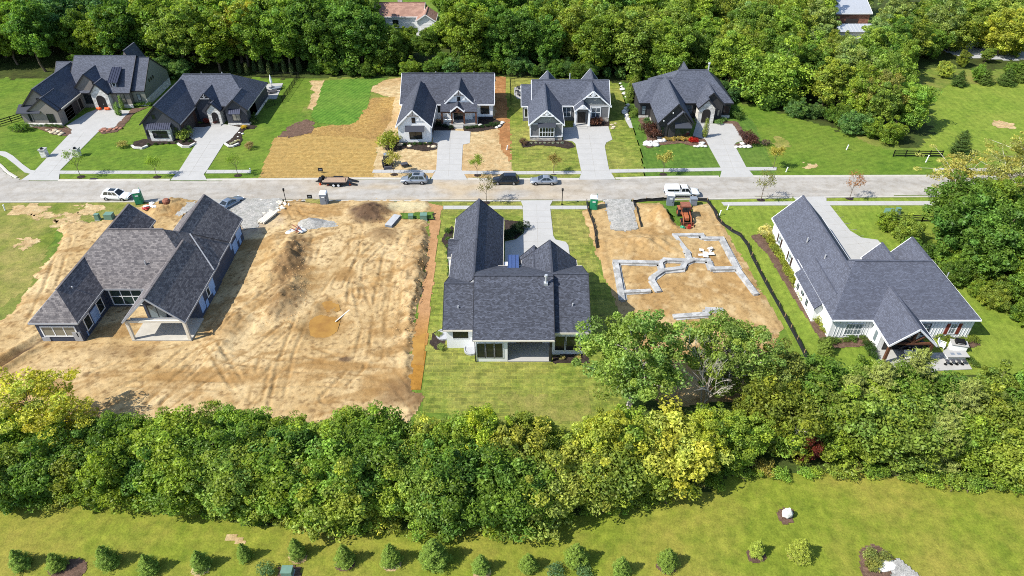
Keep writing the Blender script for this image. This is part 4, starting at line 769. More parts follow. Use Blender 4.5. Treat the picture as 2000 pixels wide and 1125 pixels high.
for x, z in ((29.4, 4.0), (31.0, 5.6), (33.2, 5.6)): MB().box(x - .08, x + .08, 127.35, 127.6, z - .1, z + .1).build('gable_bracket', 'white_trim', h.root)
mb = MB().cyl((41.6, 146, 6.8), (41.6, 146, 8.5), .16, .16, 10).cyl((41.6, 146, 8.5), (41.6, 146, 8.75), .3, .25, 10); mb.build('chimney_flue', 'galv', h.root); h.garage_door('E', 132.2, 35.0, 5.0, 2.5); h.done()

# ---- dark grey house with light roof
h = House('dark grey house with standing seam awnings and white stone entry beside the straw lot', -63, 138, 'roof_slate', 'dark_trim', wall='dark_batten')
h.roof(-72.1, -53.3, 135.8, 148.8, 3.4, 7.7, 'x', 'hh', inset=(3.9, 5.0)); h.roof(-72.2, -64.4, 127.1, 141, 3.4, 7.2, 'y', 'gn'); h.roof(-58.35, -53.3, 133.8, 140, 3.4, 5.65, 'y', 'gn'); h.roof(-64.5, -59.4, 135.4, 142, 3.5, 6.3, 'y', 'gn', oh=.3)
h.roof(-62.0, -59.0, 134.2, 137, 3.1, 4.7, 'y', 'gn', wm='white_stone', oh=.2); h.arch(-60.4, 134.4, 1.3, 2.5); h.truss(-64.5, -59.4, 135.3, 3.5, 6.2, 'grey_trim', .12, 5.2, 2)
h.W('white_stone').box(-70.6, -66.5, 126.6, 127.8, 0, 2.75); h.panel_roof('metal_awning', -70.9, -66.2, 126.2, 2.75, 127.7, 3.7, 'metal_roof', .4); h.win('S', -68.5, 126.6, .8, 2.9, 1.5, 2, 2, 'dark_trim', 'glass', .1); h.win('S', -69.2, 127.5, 4.3, .7, 1.0)
h.win('S', -65.6, 127.5, .8, .7, 1.9); h.win('S', -71.3, 127.5, .7, .6, 1.8); h.win('S', -56.0, 134.2, 1.0, 1.7, 1.7, 2, 2, 'dark_trim', 'glass_tan', .09); h.panel_roof('metal_awning', -57.2, -54.8, 133.3, 2.8, 134.3, 3.6, 'metal_roof', .4); h.win('S', -63.2, 136.2, .8, 1.2, 2.2, 2, 2)
h.W('brown_board').box(-64.78, -64.72, 128.2, 135.5, 0, 3.2); h.garage_door('E', 131.6, -64.7, 5.0, 2.5); h.box('stone_base', 'white_stone', -58.0, -53.6, 134.08, 134.22, 0, .5).box('stone_base', 'white_stone', -53.72, -53.6, 134.2, 148, 0, .5)
for k in range(2): MB().box(-61.4, -59.4, 134.4 - .4 * (k + 1), 134.4 - .4 * k, 0, .3 - .13 * k).build('step', 'concrete', h.root)
h.X('fascia_board', 'grey_trim').beam((-64.36, 127.2, 3.3), (-64.36, 135.8, 3.3), .06, .2); h.X('fascia_board', 'grey_trim').beam((-53.26, 133.9, 3.3), (-53.26, 148, 3.3), .06, .2)
h.vent(-60.5, 143.4, 7.2, .5, .1); h.vent(-65, 143.8, 7.2, .4); h.done()

# ---- large grey house far left
h = House('large grey stone and lap house with steep roof and arched entry at the far corner', -88, 144, 'roof_slate', 'dark_trim', wall='taupe_lap')
h.roof(-94.2, -80.9, 142.8, 157.6, 3.4, 8.8, 'x', 'gg'); h.roof(-81.2, -78.3, 144.0, 156.8, 3.4, 8.35, 'x', 'ng', wm='sage_lap', oh=.15); h.roof(-99.5, -91.3, 134.6, 150, 3.4, 7.5, 'y', 'gn'); h.roof(-93.2, -85.6, 143.0, 151.5, 3.6, 7.4, 'y', 'gn', oh=.3)
h.roof(-97.6, -91.4, 133.5, 139, 3.4, 6.0, 'y', 'gn', ridge=-93.9, oh=.25); h.roof(-98.8, -93, 146, 155, 3.4, 7.4, 'x', 'gn'); h.roof(-88.9, -84.9, 141.6, 145, 3.6, 5.9, 'y', 'gn', wm='white_stone', oh=.25); h.arch(-86.9, 141.85, 1.9, 3.0)
h.panel_roof('porch_roof', -99.8, -95.0, 133.2, 3.0, 135.2, 4.1, 'roof_slate', 0); h.W().box(-99.2, -94.5, 133.8, 135.2, 0, 3.0); h.roof(-87.5, -82.2, 153, 158.5, 3.4, 8.9, 'y', 'ng')
h.panel_roof('dormer_roof', -85.3, -83.2, 143.6, 5.35, 147.4, 7.3, 'metal_roof', .45); h.W('dark_batten').box(-85.0, -83.5, 144.0, 147, 4.2, 5.35); h.win('S', -84.25, 144.0, 4.4, .8, .8, 1, 1, 'white_trim', 'glass')
for b in ((-99.25, -91.6, 133.5, 133.8, 0, .7), (-85.0, -81.2, 143.1, 143.25, 0, .7), (-80.8, -78.3, 144.02, 144.2, 0, .8), (-78.48, -78.36, 144.1, 156.5, 0, 1.5)): h.box('stone_base', 'white_stone', *b)
h.win('S', -93.4, 133.75, .8, 1.4, 1.9, 2, 1); h.win('S', -97.4, 133.8, 1.0, .9, 1.7); h.win('S', -95.3, 135.0, 4.4, .7, 1.1); h.win('S', -83.2, 143.2, 1.0, 1.6, 2.1, 2, 3, 'dark_trim', 'glass_tan'); h.win('S', -79.9, 144.15, 1.2, .8, 1.5, 1, 1, 'dark_trim', 'glass_light'); h.win('S', -90.2, 143.2, .9, 1.8, 2.2, 2, 3); h.win('S', -88.0, 143.25, 4.9, .6, .9)
h.garage_door('E', 138.6, -91.7, 5.2, 2.5); h.win('E', 142.1, -91.7, .2, 1.0, 2.2, 1, 1, 'door_dark', 'door_dark', .1, 'side_door')
for y in (147.6, 148.6, 149.6): h.win('E', y, -78.45, 4.0, .5, .7, 1, 1)
h.X('gutter', 'cream_trim').beam((-91.22, 134.7, 3.3), (-91.22, 143.0, 3.3), .08, .2); h.done()

# ---- houses beyond the wood
h = House('low white house with brown roof seen through a gap in the back wood', -30, 202, 'roof_brown', 'white_trim', wall='white_lap'); h.roof(-38, -24, 197, 207, 3.2, 5.6, 'x', 'gg'); h.roof(-26, -20.5, 193.5, 201, 3.0, 4.8, 'y', 'gn', wm='white_lap'); h.win('S', -32, 197.4, 1, 1.6, 1.2, 2, 1); h.win('S', -35.5, 197.4, 1, 1.6, 1.2, 2, 1); h.garage_door('S', -23.2, 193.9, 3.2, 2.3, 'white_plain'); MB().box(-31.6, -30.4, 202, 203, 5, 6.3).build('chimney', 'white_stone', h.root); h.done()
sheet('far_lawn', [(-45, 188), (-16, 188), (-10, 225), (-60, 240), (-50, 205)], 'lawn_bright', .05, res=1.0, rough=1.5); slab('far_drive', None, .08, 'concrete', world=[(-25.5, 189), (-20.5, 188), (-20, 193.8), (-26, 193.8)])
h = House('small house with red tile roof half hidden at the top edge of the wood', 57, 210, 'roof_red', 'white_trim', wall='taupe_lap'); h.roof(51, 62, 205.5, 215, 3.4, 6.4, 'x', 'gg'); h.win('S', 54, 205.9, 1, 1.6, 1.2, 2, 1); h.win('S', 59, 205.9, 1, 1.4, 1.2, 2, 1); h.done()
h = House('old brick barn with pale metal roof behind the right wood', 94, 198, 'galv', 'white_trim', 'barn', 'barn', wall='red_rock'); h.roof(88, 98, 196.5, 208, 4.2, 6.4, 'x', 'gg'); h.panel_roof('lean_to_roof', 85.5, 96, 186.5, 2.4, 190.5, 3.3, 'galv', .9); h.W('white_plain').box(86, 95.6, 187, 190.3, 0, 2.4); h.garage_door('S', 93, 196.9, 3.5, 2.6); h.done()
slab('barn_yard', None, .08, 'concrete', world=[(86, 184), (100, 184), (101, 197), (96, 196.4), (86, 191)])
# ---------------------------------------------------------------- vehicles and site things
def lpart(name, mb, mat, root, smooth=False):
    o = bpy.data.objects.new(name, mb.mesh(name, mat, (0, 0, 0), smooth)); COL.objects.link(o); o.parent = root; return o
paint('car_white', G(226, 228, 230)); paint('car_silver', G(150, 156, 164), .3, .5); paint('car_grey', G(120, 132, 146), .3, .5); paint('car_black', G(22, 24, 30), .2); paint('car_blue', G(70, 130, 190))
plain('tyre', G(26, 26, 27), .9); plain('rim', G(150, 152, 156), .35, .7); plain('plastic_black', G(30, 30, 32), .6); plain('lamp_red', G(150, 20, 18), .3); plain('lamp_clear', G(220, 222, 224), .2); plain('plastic_green', G(36, 128, 92), .5, var=.08); plain('plastic_grey', G(116, 124, 134), .5, var=.08); plain('plastic_white', G(226, 230, 232), .5, var=.04)
plain('util_green', G(92, 122, 108), .6, var=.1); plain('fabric_black', G(24, 25, 28), .75, var=.3, scale=4); plain('wood_stake', G(176, 146, 104), .8, var=.2); plain('tractor_orange', G(150, 86, 56), .5, var=.25, scale=4); plain('red_paint', G(160, 50, 44), .5); plain('orange_cone', G(220, 90, 40), .6); plain('lumber', G(206, 200, 186), .7, var=.12); plain('deck_tan', G(150, 128, 108), .7, var=.15); plain('sack_white', G(214, 214, 210), .7, var=.12); plain('rust', G(128, 80, 62), .8, var=.25)
stone_mat('boulder_white', G(190, 188, 180), G(226, 224, 218), 1.2); stone_mat('boulder_tan', G(160, 146, 122), G(204, 190, 164), 1.2); plain('leather_grey', G(66, 66, 72), .6, var=.15)
def loft(secs):
    "secs: x, zb, zt, half width; closed rounded sections"
    mb = MB(); k = 10; V = []
    for x, zb, zt, w in secs:
        h = zt - zb
        V += [(x, -w * .8, zb), (x, -w * .97, zb + h * .15), (x, -w, zb + h * .55), (x, -w * .95, zb + h * .86), (x, -w * .78, zt), (x, w * .78, zt), (x, w * .95, zb + h * .86), (x, w, zb + h * .55), (x, w * .97, zb + h * .15), (x, w * .8, zb)]
    F = []
    for i in range(len(secs) - 1):
        for j in range(k): F.append((i * k + j, i * k + (j + 1) % k, (i + 1) * k + (j + 1) % k, (i + 1) * k + j))
    F += [tuple(range(k)), tuple(range(len(secs) * k - 1, (len(secs) - 1) * k - 1, -1))]
    return mb.add(V, F)
def cabin(root, mat, b, t, zb, zr, wb, wt, glass='glass', side=((.06, .47), (.53, .9)), screens=True):
    "b,t = (rear x, front x) at belt and roof"
    c = {(s, e, l): Vector((X, s * W, Z)) for l, (xs, W, Z) in enumerate(((b, wb, zb), (t, wt, zr))) for e, X in enumerate(xs) for s in (-1, 1)}
    V = [c[k] for k in ((-1, 0, 0), (-1, 1, 0), (1, 1, 0), (1, 0, 0), (-1, 0, 1), (-1, 1, 1), (1, 1, 1), (1, 0, 1))]
    tx = [Vector((t[0] + .18, -wt + .14, zr + .05)), Vector((t[1] - .18, -wt + .14, zr + .05)), Vector((t[1] - .18, wt - .14, zr + .05)), Vector((t[0] + .18, wt - .14, zr + .05))]
    mb = MB().add(V + tx, [(0, 1, 5, 4), (2, 3, 7, 6), (1, 2, 6, 5), (3, 0, 4, 7), (4, 5, 9, 8), (5, 6, 10, 9), (6, 7, 11, 10), (7, 4, 8, 11), (8, 9, 10, 11)]); lpart('cabin', mb, mat, root)
    def quad(p00, p10, p11, p01, u0, u1, v0, v1, name):
        f = lambda u, v: (p00 * (1 - u) + p10 * u) * (1 - v) + (p01 * (1 - u) + p11 * u) * v
        P = [f(u0, v0), f(u1, v0), f(u1, v1), f(u0, v1)]; n = (P[1] - P[0]).cross(P[3] - P[0]).normalized(); lpart(name, MB().add([tuple(p + n * .015) for p in P] + [tuple(p - n * .02) for p in P], [(0, 1, 2, 3), (0, 4, 5, 1), (1, 5, 6, 2), (2, 6, 7, 3), (3, 7, 4, 0)]), glass, root)
    if screens:
        quad(c[-1, 1, 0], c[1, 1, 0], c[1, 1, 1], c[-1, 1, 1], .06, .94, .08, .94, 'windscreen'); quad(c[1, 0, 0], c[-1, 0, 0], c[-1, 0, 1], c[1, 0, 1], .08, .92, .25, .92, 'rear_window')
    for a, bb in side:
        quad(c[-1, 0, 0], c[-1, 1, 0], c[-1, 1, 1], c[-1, 0, 1], a, bb, .12, .9, 'side_window'); quad(c[1, 1, 0], c[1, 0, 0], c[1, 0, 1], c[1, 1, 1], 1 - bb, 1 - a, .12, .9, 'side_window')
def wheels(root, xs, y, r, w=.24):
    for x in xs:
        for s in (-1, 1):
            a = MB().cyl((x, s * (y - w), r), (x, s * (y + .005), r), r + .07, r + .07, 18); lpart('wheel_arch', a, 'plastic_black', root)
            o = lpart('wheel', MB().cyl((x, s * (y - w + .06), r), (x, s * (y + .04), r), r, r, 18), 'tyre', root); lpart('rim', MB().cyl((x, s * (y + .02), r), (x, s * (y + .055), r), r * .62, r * .55, 10), 'rim', o)
def lamps(root, xf, xr, y, zf, zr_):
    for s in (-1, 1): lpart('headlight', MB().obox((xf, s * y, zf), (.16, .34, .15)), 'lamp_clear', root); lpart('tail_light', MB().obox((xr, s * y, zr_), (.1, .3, .2)), 'lamp_red', root)
def at(px, py, label, name, rz, cat='car', group=None): return empty(name, U(px, py), label, cat, group, rz)
def suv(px, py, rz, mat, label, name='parked_car', sunroof=True, H=1.68):
    r = at(px, py, label, name, rz, 'car', 'cars parked along the road')
    lpart('body', loft([(-2.38, .5, .85, .74), (-2.34, .36, 1.0, .86), (-2.05, .28, 1.07, .93), (-1.0, .26, 1.05, .95), (.9, .26, 1.03, .95), (1.3, .27, 1.0, .94), (1.95, .3, .93, .92), (2.25, .33, .84, .86), (2.38, .42, .68, .74)]), mat, r, True)
    cabin(r, mat, (-2.18, 1.12), (-1.72, .28), 1.02, H, .86, .66, side=((.1, .38), (.41, .66), (.69, .93))); wheels(r, (-1.42, 1.42), .92, .36); lamps(r, 2.2, -2.28, .66, .74, .86)
    if sunroof: lpart('sunroof', MB().box(-1.0, .1, -.45, .45, H + .04, H + .062), 'glass', r)
    for s in (-1, 1): lpart('mirror', MB().obox((.72, s * 1.03, 1.1), (.16, .2, .14)), mat, r)
    lpart('grille', MB().obox((2.36, 0, .6), (.06, .9, .22)), 'plastic_black', r); return r
def sedan(px, py, rz, mat, label, group='cars parked along the road'):
    r = at(px, py, label, 'parked_car', rz, 'car', group)
    lpart('body', loft([(-2.4, .5, .82, .7), (-2.36, .36, .95, .82), (-1.9, .26, 1.0, .9), (-.9, .24, .95, .92), (.9, .24, .92, .92), (1.4, .26, .88, .91), (2.0, .3, .78, .88), (2.3, .34, .68, .8), (2.4, .42, .58, .68)]), mat, r, True)
    cabin(r, mat, (-1.85, 1.1), (-.95, .12), .92, 1.42, .82, .6, side=((.14, .45), (.48, .86))); wheels(r, (-1.4, 1.42), .89, .33); lamps(r, 2.22, -2.3, .62, .64, .78)
    for s in (-1, 1): lpart('mirror', MB().obox((.62, s * .98, .98), (.15, .18, .12)), mat, r)
    return r
def pickup(px, py, rz):
    r = at(px, py, 'white pickup truck with a white bed cap standing on the road', 'parked_truck', rz, 'truck')
    lpart('body', loft([(-2.95, .55, .95, .85), (-2.9, .45, 1.18, .95), (-1.0, .4, 1.2, .98), (1.0, .4, 1.2, .98), (1.5, .42, 1.18, .98), (2.5, .45, 1.1, .95), (2.85, .5, .98, .9), (2.95, .6, .8, .8)]), 'car_white', r, True)
    cabin(r, 'car_white', (-.35, 1.55), (-.2, .85), 1.18, 1.86, .9, .72, side=((.05, .42), (.46, .92))); o = lpart('bed_cap', MB().obox((-1.65, 0, 1.52), (2.5, 1.84, .68), 0, 0, .9), 'car_white', r)
    for s in (-1, 1): lpart('cap_window', MB().obox((-1.65, s * .895, 1.5), (1.9, .04, .34)), 'glass', o); lpart('mirror', MB().obox((1.1, s * 1.08, 1.3), (.16, .22, .2)), 'plastic_black', r)
    wheels(r, (-1.75, 1.85), .95, .41); lamps(r, 2.8, -2.9, .72, .86, .9); lpart('grille', MB().obox((2.93, 0, .8), (.06, 1.2, .34)), 'plastic_black', r)
suv(230, 388, -.1, 'car_white', 'white car with black sunroof left of the green toilet'); suv(810, 356.5, math.pi, 'car_silver', 'silver car parked before the white farmhouse'); suv(988, 357.5, math.pi, 'car_black', 'black car parked in front of the silver sedan', sunroof=False, H=1.74); sedan(1062, 358, math.pi, 'car_silver', 'silver sedan parked behind the black car'); pickup(1330, 382, 0)
sedan(452, 402, 1.05, 'car_grey', 'blue grey car on the gravel behind the unfinished roof', 'cars on the building plots')
r = empty('parked_van', U(1890, 93), 'white van parked in the far yard beyond the meadow', 'van', None, .1)
lpart('body', loft([(-2.6, .5, 2.0, .8), (-2.5, .35, 2.3, .95), (.8, .35, 2.3, .98), (1.4, .35, 1.9, .96), (2.2, .4, 1.2, .92), (2.6, .5, .9, .8)]), 'car_white', r, True); lpart('windscreen', MB().add([(1.52, -.75, 1.85), (1.52, .75, 1.85), (2.1, .8, 1.32), (2.1, -.8, 1.32)], [(0, 1, 2, 3)]), 'glass', r); wheels(r, (-1.6, 1.7), .95, .38)
for s in (-1, 1): lpart('side_window', MB().obox((.9, s * .97, 1.75), (.9, .05, .5)), 'glass', r)
sheet('far_yard', UP([(1840, 60), (1900, 72), (1990, 95), (2060, 60), (2060, 115), (1960, 118), (1880, 112), (1840, 100)]), 'concrete_grey', .06, res=.8, rough=1)
r = empty('tarp_car', U(1806, 92), 'car under a bright blue cover in the far yard', 'car', None, .0); lpart('cover', loft([(-2.3, .0, .8, .8), (-1.8, 0, 1.1, .95), (-1.0, 0, 1.5, .95), (.5, 0, 1.5, .95), (1.3, 0, 1.05, .95), (2.2, 0, .75, .8)]), 'car_blue', r, True); wheels(r, (-1.4, 1.4), .9, .32)
# flatbed trailer
r = at(655, 359, 'black flatbed trailer with tan deck and lowered ramps on the road', 'utility_trailer', .0, 'trailer')
lpart('deck', MB().box(-1.9, 2.2, -1.0, 1.0, .62, .74), 'deck_tan', r); f = MB()
for y in (-1.05, 1.05): lpart('side_rail', MB().box(-2.0, 2.3, y - .06, y + .06, .5, .84), 'plastic_black', r)
for y in (-.6, .6): lpart('tongue', MB().beam((-2.0, y, .55), (-3.4, 0, .5), .12, .14), 'plastic_black', r); lpart('ramp', MB().beam((2.3, y, .7), (4.0, y, .12), .5, .09), 'plastic_black', r)
lpart('tool_box', MB().obox((-2.5, 0, .85), (.6, 1.2, .5)), 'plastic_black', r); lpart('spare_tyre', MB().cyl((-2.2, .5, .95), (-2.2, .75, .95), .36, .36, 14), 'tyre', r); lpart('end_gate', MB().box(2.15, 2.25, -1.0, -.9, .74, 1.6), 'plastic_black', r)
for x in (.0, .85):
    for s in (-1, 1): o = lpart('wheel', MB().cyl((x, s * 1.1, .38), (x, s * 1.34, .38), .38, .38, 16), 'tyre', r); lpart('rim', MB().cyl((x, s * 1.34, .38), (x, s * 1.36, .38), .22, .2, 10), 'lamp_clear', o)
    
for s in (-1, 1): lpart('mudguard', MB().box(-.45, 1.3, s * 1.22 - .16, s * 1.22 + .16, .78, .84), 'plastic_black', r)
for k, px in enumerate((626, 641, 684)): x, y = U(px, 361.5); single('wheel_chock', MB().lathe((x, y, .05), [(.22, 0), (.2, .05), (.05, .55), (.02, .58)], 10), 'orange_cone', 'small orange cone before the trailer, cone %d of three from the left' % (k + 1), 'cone', 'orange cones by the trailer')
# portable toilets
def toilet(px, py, mat, label, roof='plastic_white', rz=0):
    r = at(px, py, label, 'portable_toilet', rz, 'portable toilet', 'portable toilets on the plots')
    lpart('body', MB().obox((0, 0, 1.1), (1.2, 1.2, 2.2), 0, 0, .95), mat, r); lpart('skid', MB().box(-.62, .62, -.62, .62, 0, .12), 'plastic_black', r); d = lpart('door', MB().obox((0, -.6, 1.05), (.8, .06, 1.85)), mat, r); lpart('sign', MB().obox((0, -.635, 1.7), (.5, .02, .2)), 'plastic_white', d); lpart('latch', MB().obox((.3, -.64, 1.1), (.06, .04, .16)), 'plastic_black', d)
    lpart('roof', MB().lathe((0, 0, 2.2), [(.86, 0), (.86, .06), (.7, .2), (.3, .3)], 4, sx=1, sy=1), roof, r).rotation_euler[2] = R_(45); lpart('vent_pipe', MB().cyl((.45, .45, .3), (.45, .45, 2.65), .06, .06, 8), mat, r)
    for s in (-1, 1): lpart('panel_rib', MB().obox((s * .6, 0, 1.1), (.04, .8, 1.7)), mat, r)
toilet(274, 396.5, 'plastic_green', 'green portable toilet right behind the white parked car', rz=.25); toilet(635, 399, 'plastic_grey', 'grey portable toilet at the road edge of the wide dirt lot'); toilet(1159, 408, 'plastic_green', 'green portable toilet beside the gravel pad', rz=-.1); toilet(1308, 402, 'plastic_grey', 'grey portable toilet behind the pickup truck', rz=-.15)
x, y = U(1353, 400); single('generator_box', MB().box(x - .55, x + .55, y - .45, y + .45, .1, 1.25).box(x - .6, x + .6, y - .5, y + .5, 1.25, 1.35), ['plastic_grey'], 'grey cabinet standing by the road right of the tractor', 'cabinet')
# lamp posts / mail posts
for px, py, lb in ((560, 400, 'black street lamp post at the gravel edge'), (1097.5, 400, 'black street lamp post on the verge of the middle drive')):
    x, y = U(px, py); r = empty('lamp_post', (x, y), lb, 'lamp post'); MB().cyl((x, y, 0), (x, y, 2.7), .07, .06, 8).build('post', 'black_metal', r); MB().cyl((x, y, 0), (x, y, .3), .14, .1, 8).build('base', 'black_metal', r); MB().lathe((x, y, 2.6), [(.08, 0), (.16, .1), (.18, .42), (.22, .46), (.05, .6)], 8).build('lantern', 'black_metal', r)
x, y = U(1097.5, 398)
# yard signs
for px, py, lb in ((627, 338, 'small dark yard sign on the straw lot'), (606, 391, 'small dark yard sign left of the grey toilet')):
    x, y = U(px, py); r = empty('yard_sign', (x, y), lb, 'sign')
    for s in (-.35, .35): MB().box(x + s - .02, x + s + .02, y - .02, y + .02, 0, .9).build('stake', 'black_metal', r)
    MB().box(x - .42, x + .42, y - .04, y + .04, .35, 1.05).build('panel', 'plastic_black', r); MB().box(x - .25, x + .25, y - .048, y - .04, .6, .8).build('print', 'plastic_grey', r)
# stone gate piers on the wide drive
for px, py, lb in ((89, 306, 'white stone pier left of the wide drive'), (153, 305, 'white stone pier right of the wide drive')):
    x, y = U(px, py); r = empty('stone_pier', (x, y), lb, 'pier', 'stone piers by the wide drive'); MB().box(x - .5, x + .5, y - .5, y + .5, 0, 1.5).build('shaft', 'white_stone', r); MB().obox((x, y, 1.58), (1.2, 1.2, .16)).build('cap', 'concrete', r); MB().obox((x, y - .2, 1.8), (.3, .5, .28)).build('mailbox', 'black_metal', r)
# utility boxes
def ubox(px, py, sx, sy, h, label, mat='util_green'):
    x, y = U(px, py); r = empty('utility_box', (x, y), label, 'utility box'); MB().obox((x, y, .06), (sx * 1.15, sy * 1.15, .12)).build('pad', 'concrete_grey', r); MB().obox((x, y, .12 + h / 2), (sx, sy, h), 0, 0, .96).build('cabinet', mat, r); MB().obox((x, y, .12 + h + .03), (sx * 1.03, sy * 1.03, .06)).build('lid', mat, r)
ubox(192, 429, .7, .6, .9, 'slim green utility box on the weedy verge'); ubox(216, 429, 1.3, 1.1, 1.0, 'wide green transformer box near the unfinished roof'); ubox(803, 429, .8, .7, .8, 'dark green utility box in the grass patch of the dirt lot'); ubox(828, 429, 1.1, 1.0, .9, 'green transformer box at the dirt lot edge'); ubox(1735, 423, 1.4, 1.2, 1.1, 'green transformer box at the left end of the right rail fence'); ubox(1752, 417, .7, .6, .9, 'small green pedestal beside the right transformer'); ubox(563, 1122, 1.0, .8, .7, 'green utility box in the mulch at the bottom edge')
sheet('weed_patch', UP([(785, 420), (845, 418), (850, 432), (786, 432)]), 'lawn_deep', .42, res=.2, rough=.5, kind='stuff', label='green weeds around the two utility boxes of the dirt lot', cat='weeds'); sheet('weed_patch', UP([(595, 392), (632, 392), (630, 400), (596, 399)]), 'lawn_rough', .36, res=.2, rough=.4, kind='stuff', label='green weeds left of the grey toilet', cat='weeds')
sheet('lawn', UP([(1275, 404), (1320, 398), (1352, 402), (1347, 446), (1325, 440), (1300, 412)]), 'lawn_deep', .36, res=.25, rough=.5)
stone_mat('footing_concrete', G(140, 140, 138), G(172, 172, 170), 1.4)
# concrete footings of the next house
r = empty('house_foundation', U(1330, 545), 'fresh grey concrete house footings laid out on bare dirt', 'foundation')
for pl in ([(1316, 464), (1370, 463), (1373, 470), (1409, 470), (1439, 529), (1474, 578)], [(1318, 466), (1342, 498), (1347, 514)], [(1200, 516), (1288, 518), (1298, 512), (1347, 514), (1354, 512)], [(1203, 516), (1216, 590)], [(1289, 518), (1292, 534), (1276, 545), (1273, 552), (1285, 572)], [(1221, 575), (1266, 573)], [(1292, 533), (1333, 528), (1336, 520), (1354, 512), (1383, 513), (1390, 530), (1439, 529)], [(1318, 623), (1380, 619), (1381, 609), (1407, 610)]):
    w_ = UP(pl)
    for a, b in zip(w_[:-1], w_[1:]):
        d = Vector((b[0] - a[0], b[1] - a[1], 0)); d.normalize(); k = rnd.uniform(0, .05); MB().beam((a[0] - d.x * .3, a[1] - d.y * .3, .3 + k), (b[0] + d.x * .3, b[1] + d.y * .3, .3 + k), rnd.uniform(.62, .8), .56).build('footing', 'footing_concrete', r); MB().beam((a[0], a[1], .18), (b[0] + rnd.uniform(-.2, .2), b[1] + rnd.uniform(-.2, .2), .18), rnd.uniform(1.0, 1.35), .3).build('footing_spill', 'footing_concrete', r)
x, y = U(1378, 495)
mb = MB(); 
for k in range(7): mb.obox((x + rnd.uniform(-1, 1), y + rnd.uniform(-1.2, 1.2), .35 + .05 * k), (rnd.uniform(.6, 1.6), rnd.uniform(.3, .8), .05), rnd.uniform(0, 3))
single('sheet_scraps', mb, 'sack_white', 'pale scrap sheets lying inside the concrete footings', 'scraps')
# silt fences
def silt(px, label, h=.7):
    pts = UP(px); r = empty('silt_fence', (*pts[0], 0), label, 'fence')
    for i, (a, b) in enumerate(zip(pts[:-1], pts[1:])):
        L = math.hypot(b[0] - a[0], b[1] - a[1]); n = max(1, round(L / 2.2)); nx, ny = -(b[1] - a[1]) / L, (b[0] - a[0]) / L; mb = MB(); V = []
        m = n * 3
        for k in range(m + 1):
            t = k / m; sag = (.10 * math.sin(math.pi * ((t * n) % 1)) if k % 3 else 0) + rnd.uniform(-.02, .02); off = rnd.uniform(-.12, .12); x, y = a[0] + (b[0] - a[0]) * t, a[1] + (b[1] - a[1]) * t; V += [(x - nx * .1, y - ny * .1, .05), (x + nx * off * .4, y + ny * off * .4, h * .5), (x + nx * off, y + ny * off, h - sag), (x + nx * (off + .1), y + ny * (off + .1), h - sag - .02)]
        mb.add(V, [(k * 4 + j, k * 4 + 4 + j, k * 4 + 5 + j, k * 4 + 1 + j) for k in range(m) for j in range(3)]); mb.build('fabric', 'fabric_black', r)
        for k in range(n): t = k / n; MB().box(a[0] + (b[0] - a[0]) * t - .03, a[0] + (b[0] - a[0]) * t + .03, a[1] + (b[1] - a[1]) * t + .02, a[1] + (b[1] - a[1]) * t + .08, 0, h + .25).build('stake', 'wood_stake', r)
silt([(1357, 391.5), (1381, 394), (1394, 411), (1400, 427), (1408, 437), (1428, 452), (1446, 462), (1460, 481), (1468, 502), (1495, 554), (1521, 600), (1557, 666), (1584, 720), (1606, 750)], 'long black silt fence curving between the footings and the green lawn', .62)
silt([(1235, 396), (1262, 393), (1296, 391.5), (1312, 391.5)], 'black silt fence along the road left of the grey toilet', .6); silt([(1237, 397), (1243, 410), (1247, 428), (1252, 446)], 'black silt fence along the right side of the gravel pad', .7); silt([(1146, 396), (1149, 413), (1155, 430), (1160, 445), (1163, 472), (1166, 486)], 'sagging torn silt fence left of the green toilet by the gravel pad', .7)
# orange tractor with loader, seen from behind the bucket
r = at(1336, 428, 'orange farm tractor with cab and front loader parked on the dirt lot', 'tractor', -math.pi / 2, 'tractor')
lpart('bonnet', loft([(.3, .75, 1.45, .42), (1.5, .75, 1.4, .4), (1.75, .8, 1.25, .34)]), 'tractor_orange', r); lpart('chassis', MB().box(-1.2, 1.6, -.35, .35, .5, .8), 'plastic_black', r)
cabin(r, 'tractor_orange', (-1.15, .3), (-1.05, .15), 1.1, 2.35, .72, .66, side=((.08, .92),)); lpart('cab_roof', MB().obox((-.45, 0, 2.5), (1.5, 1.55, .16)), 'rust', r)
for x, R0, w_ in ((-.9, .8, .45), (1.35, .5, .32)):
    for s in (-1, 1): o = lpart('wheel', MB().cyl((x, s * .62, R0), (x, s * (.62 + w_), R0), R0, R0, 18), 'tyre', r); lpart('rim', MB().cyl((x, s * (.62 + w_), R0), (x, s * (.64 + w_), R0), R0 * .5, R0 * .45, 10), 'tractor_orange', o)
for s in (-1, 1): lpart('fender', MB().obox((-.9, s * .85, 1.68), (1.3, .5, .08)), 'tractor_orange', r); lpart('loader_arm', MB().beam((-.1, s * .62, 1.5), (1.6, s * .62, 1.35), .14, .22).beam((1.6, s * .62, 1.35), (2.4, s * .62, .5), .14, .2), 'tractor_orange', r)
b_ = lpart('bucket', MB().add([(2.3, -1, .15), (3.1, -1, .15), (3.1, 1, .15), (2.3, 1, .15), (2.3, -1, .8), (2.3, 1, .8), (2.45, -1, .85), (2.45, 1, .85)], [(0, 1, 2, 3), (0, 3, 5, 4), (0, 4, 1), (3, 2, 5), (4, 5, 7, 6)]), 'rust', r); lpart('exhaust', MB().cyl((1.0, .3, 1.4), (1.0, .3, 2.2), .05, .05, 6), 'plastic_black', r)
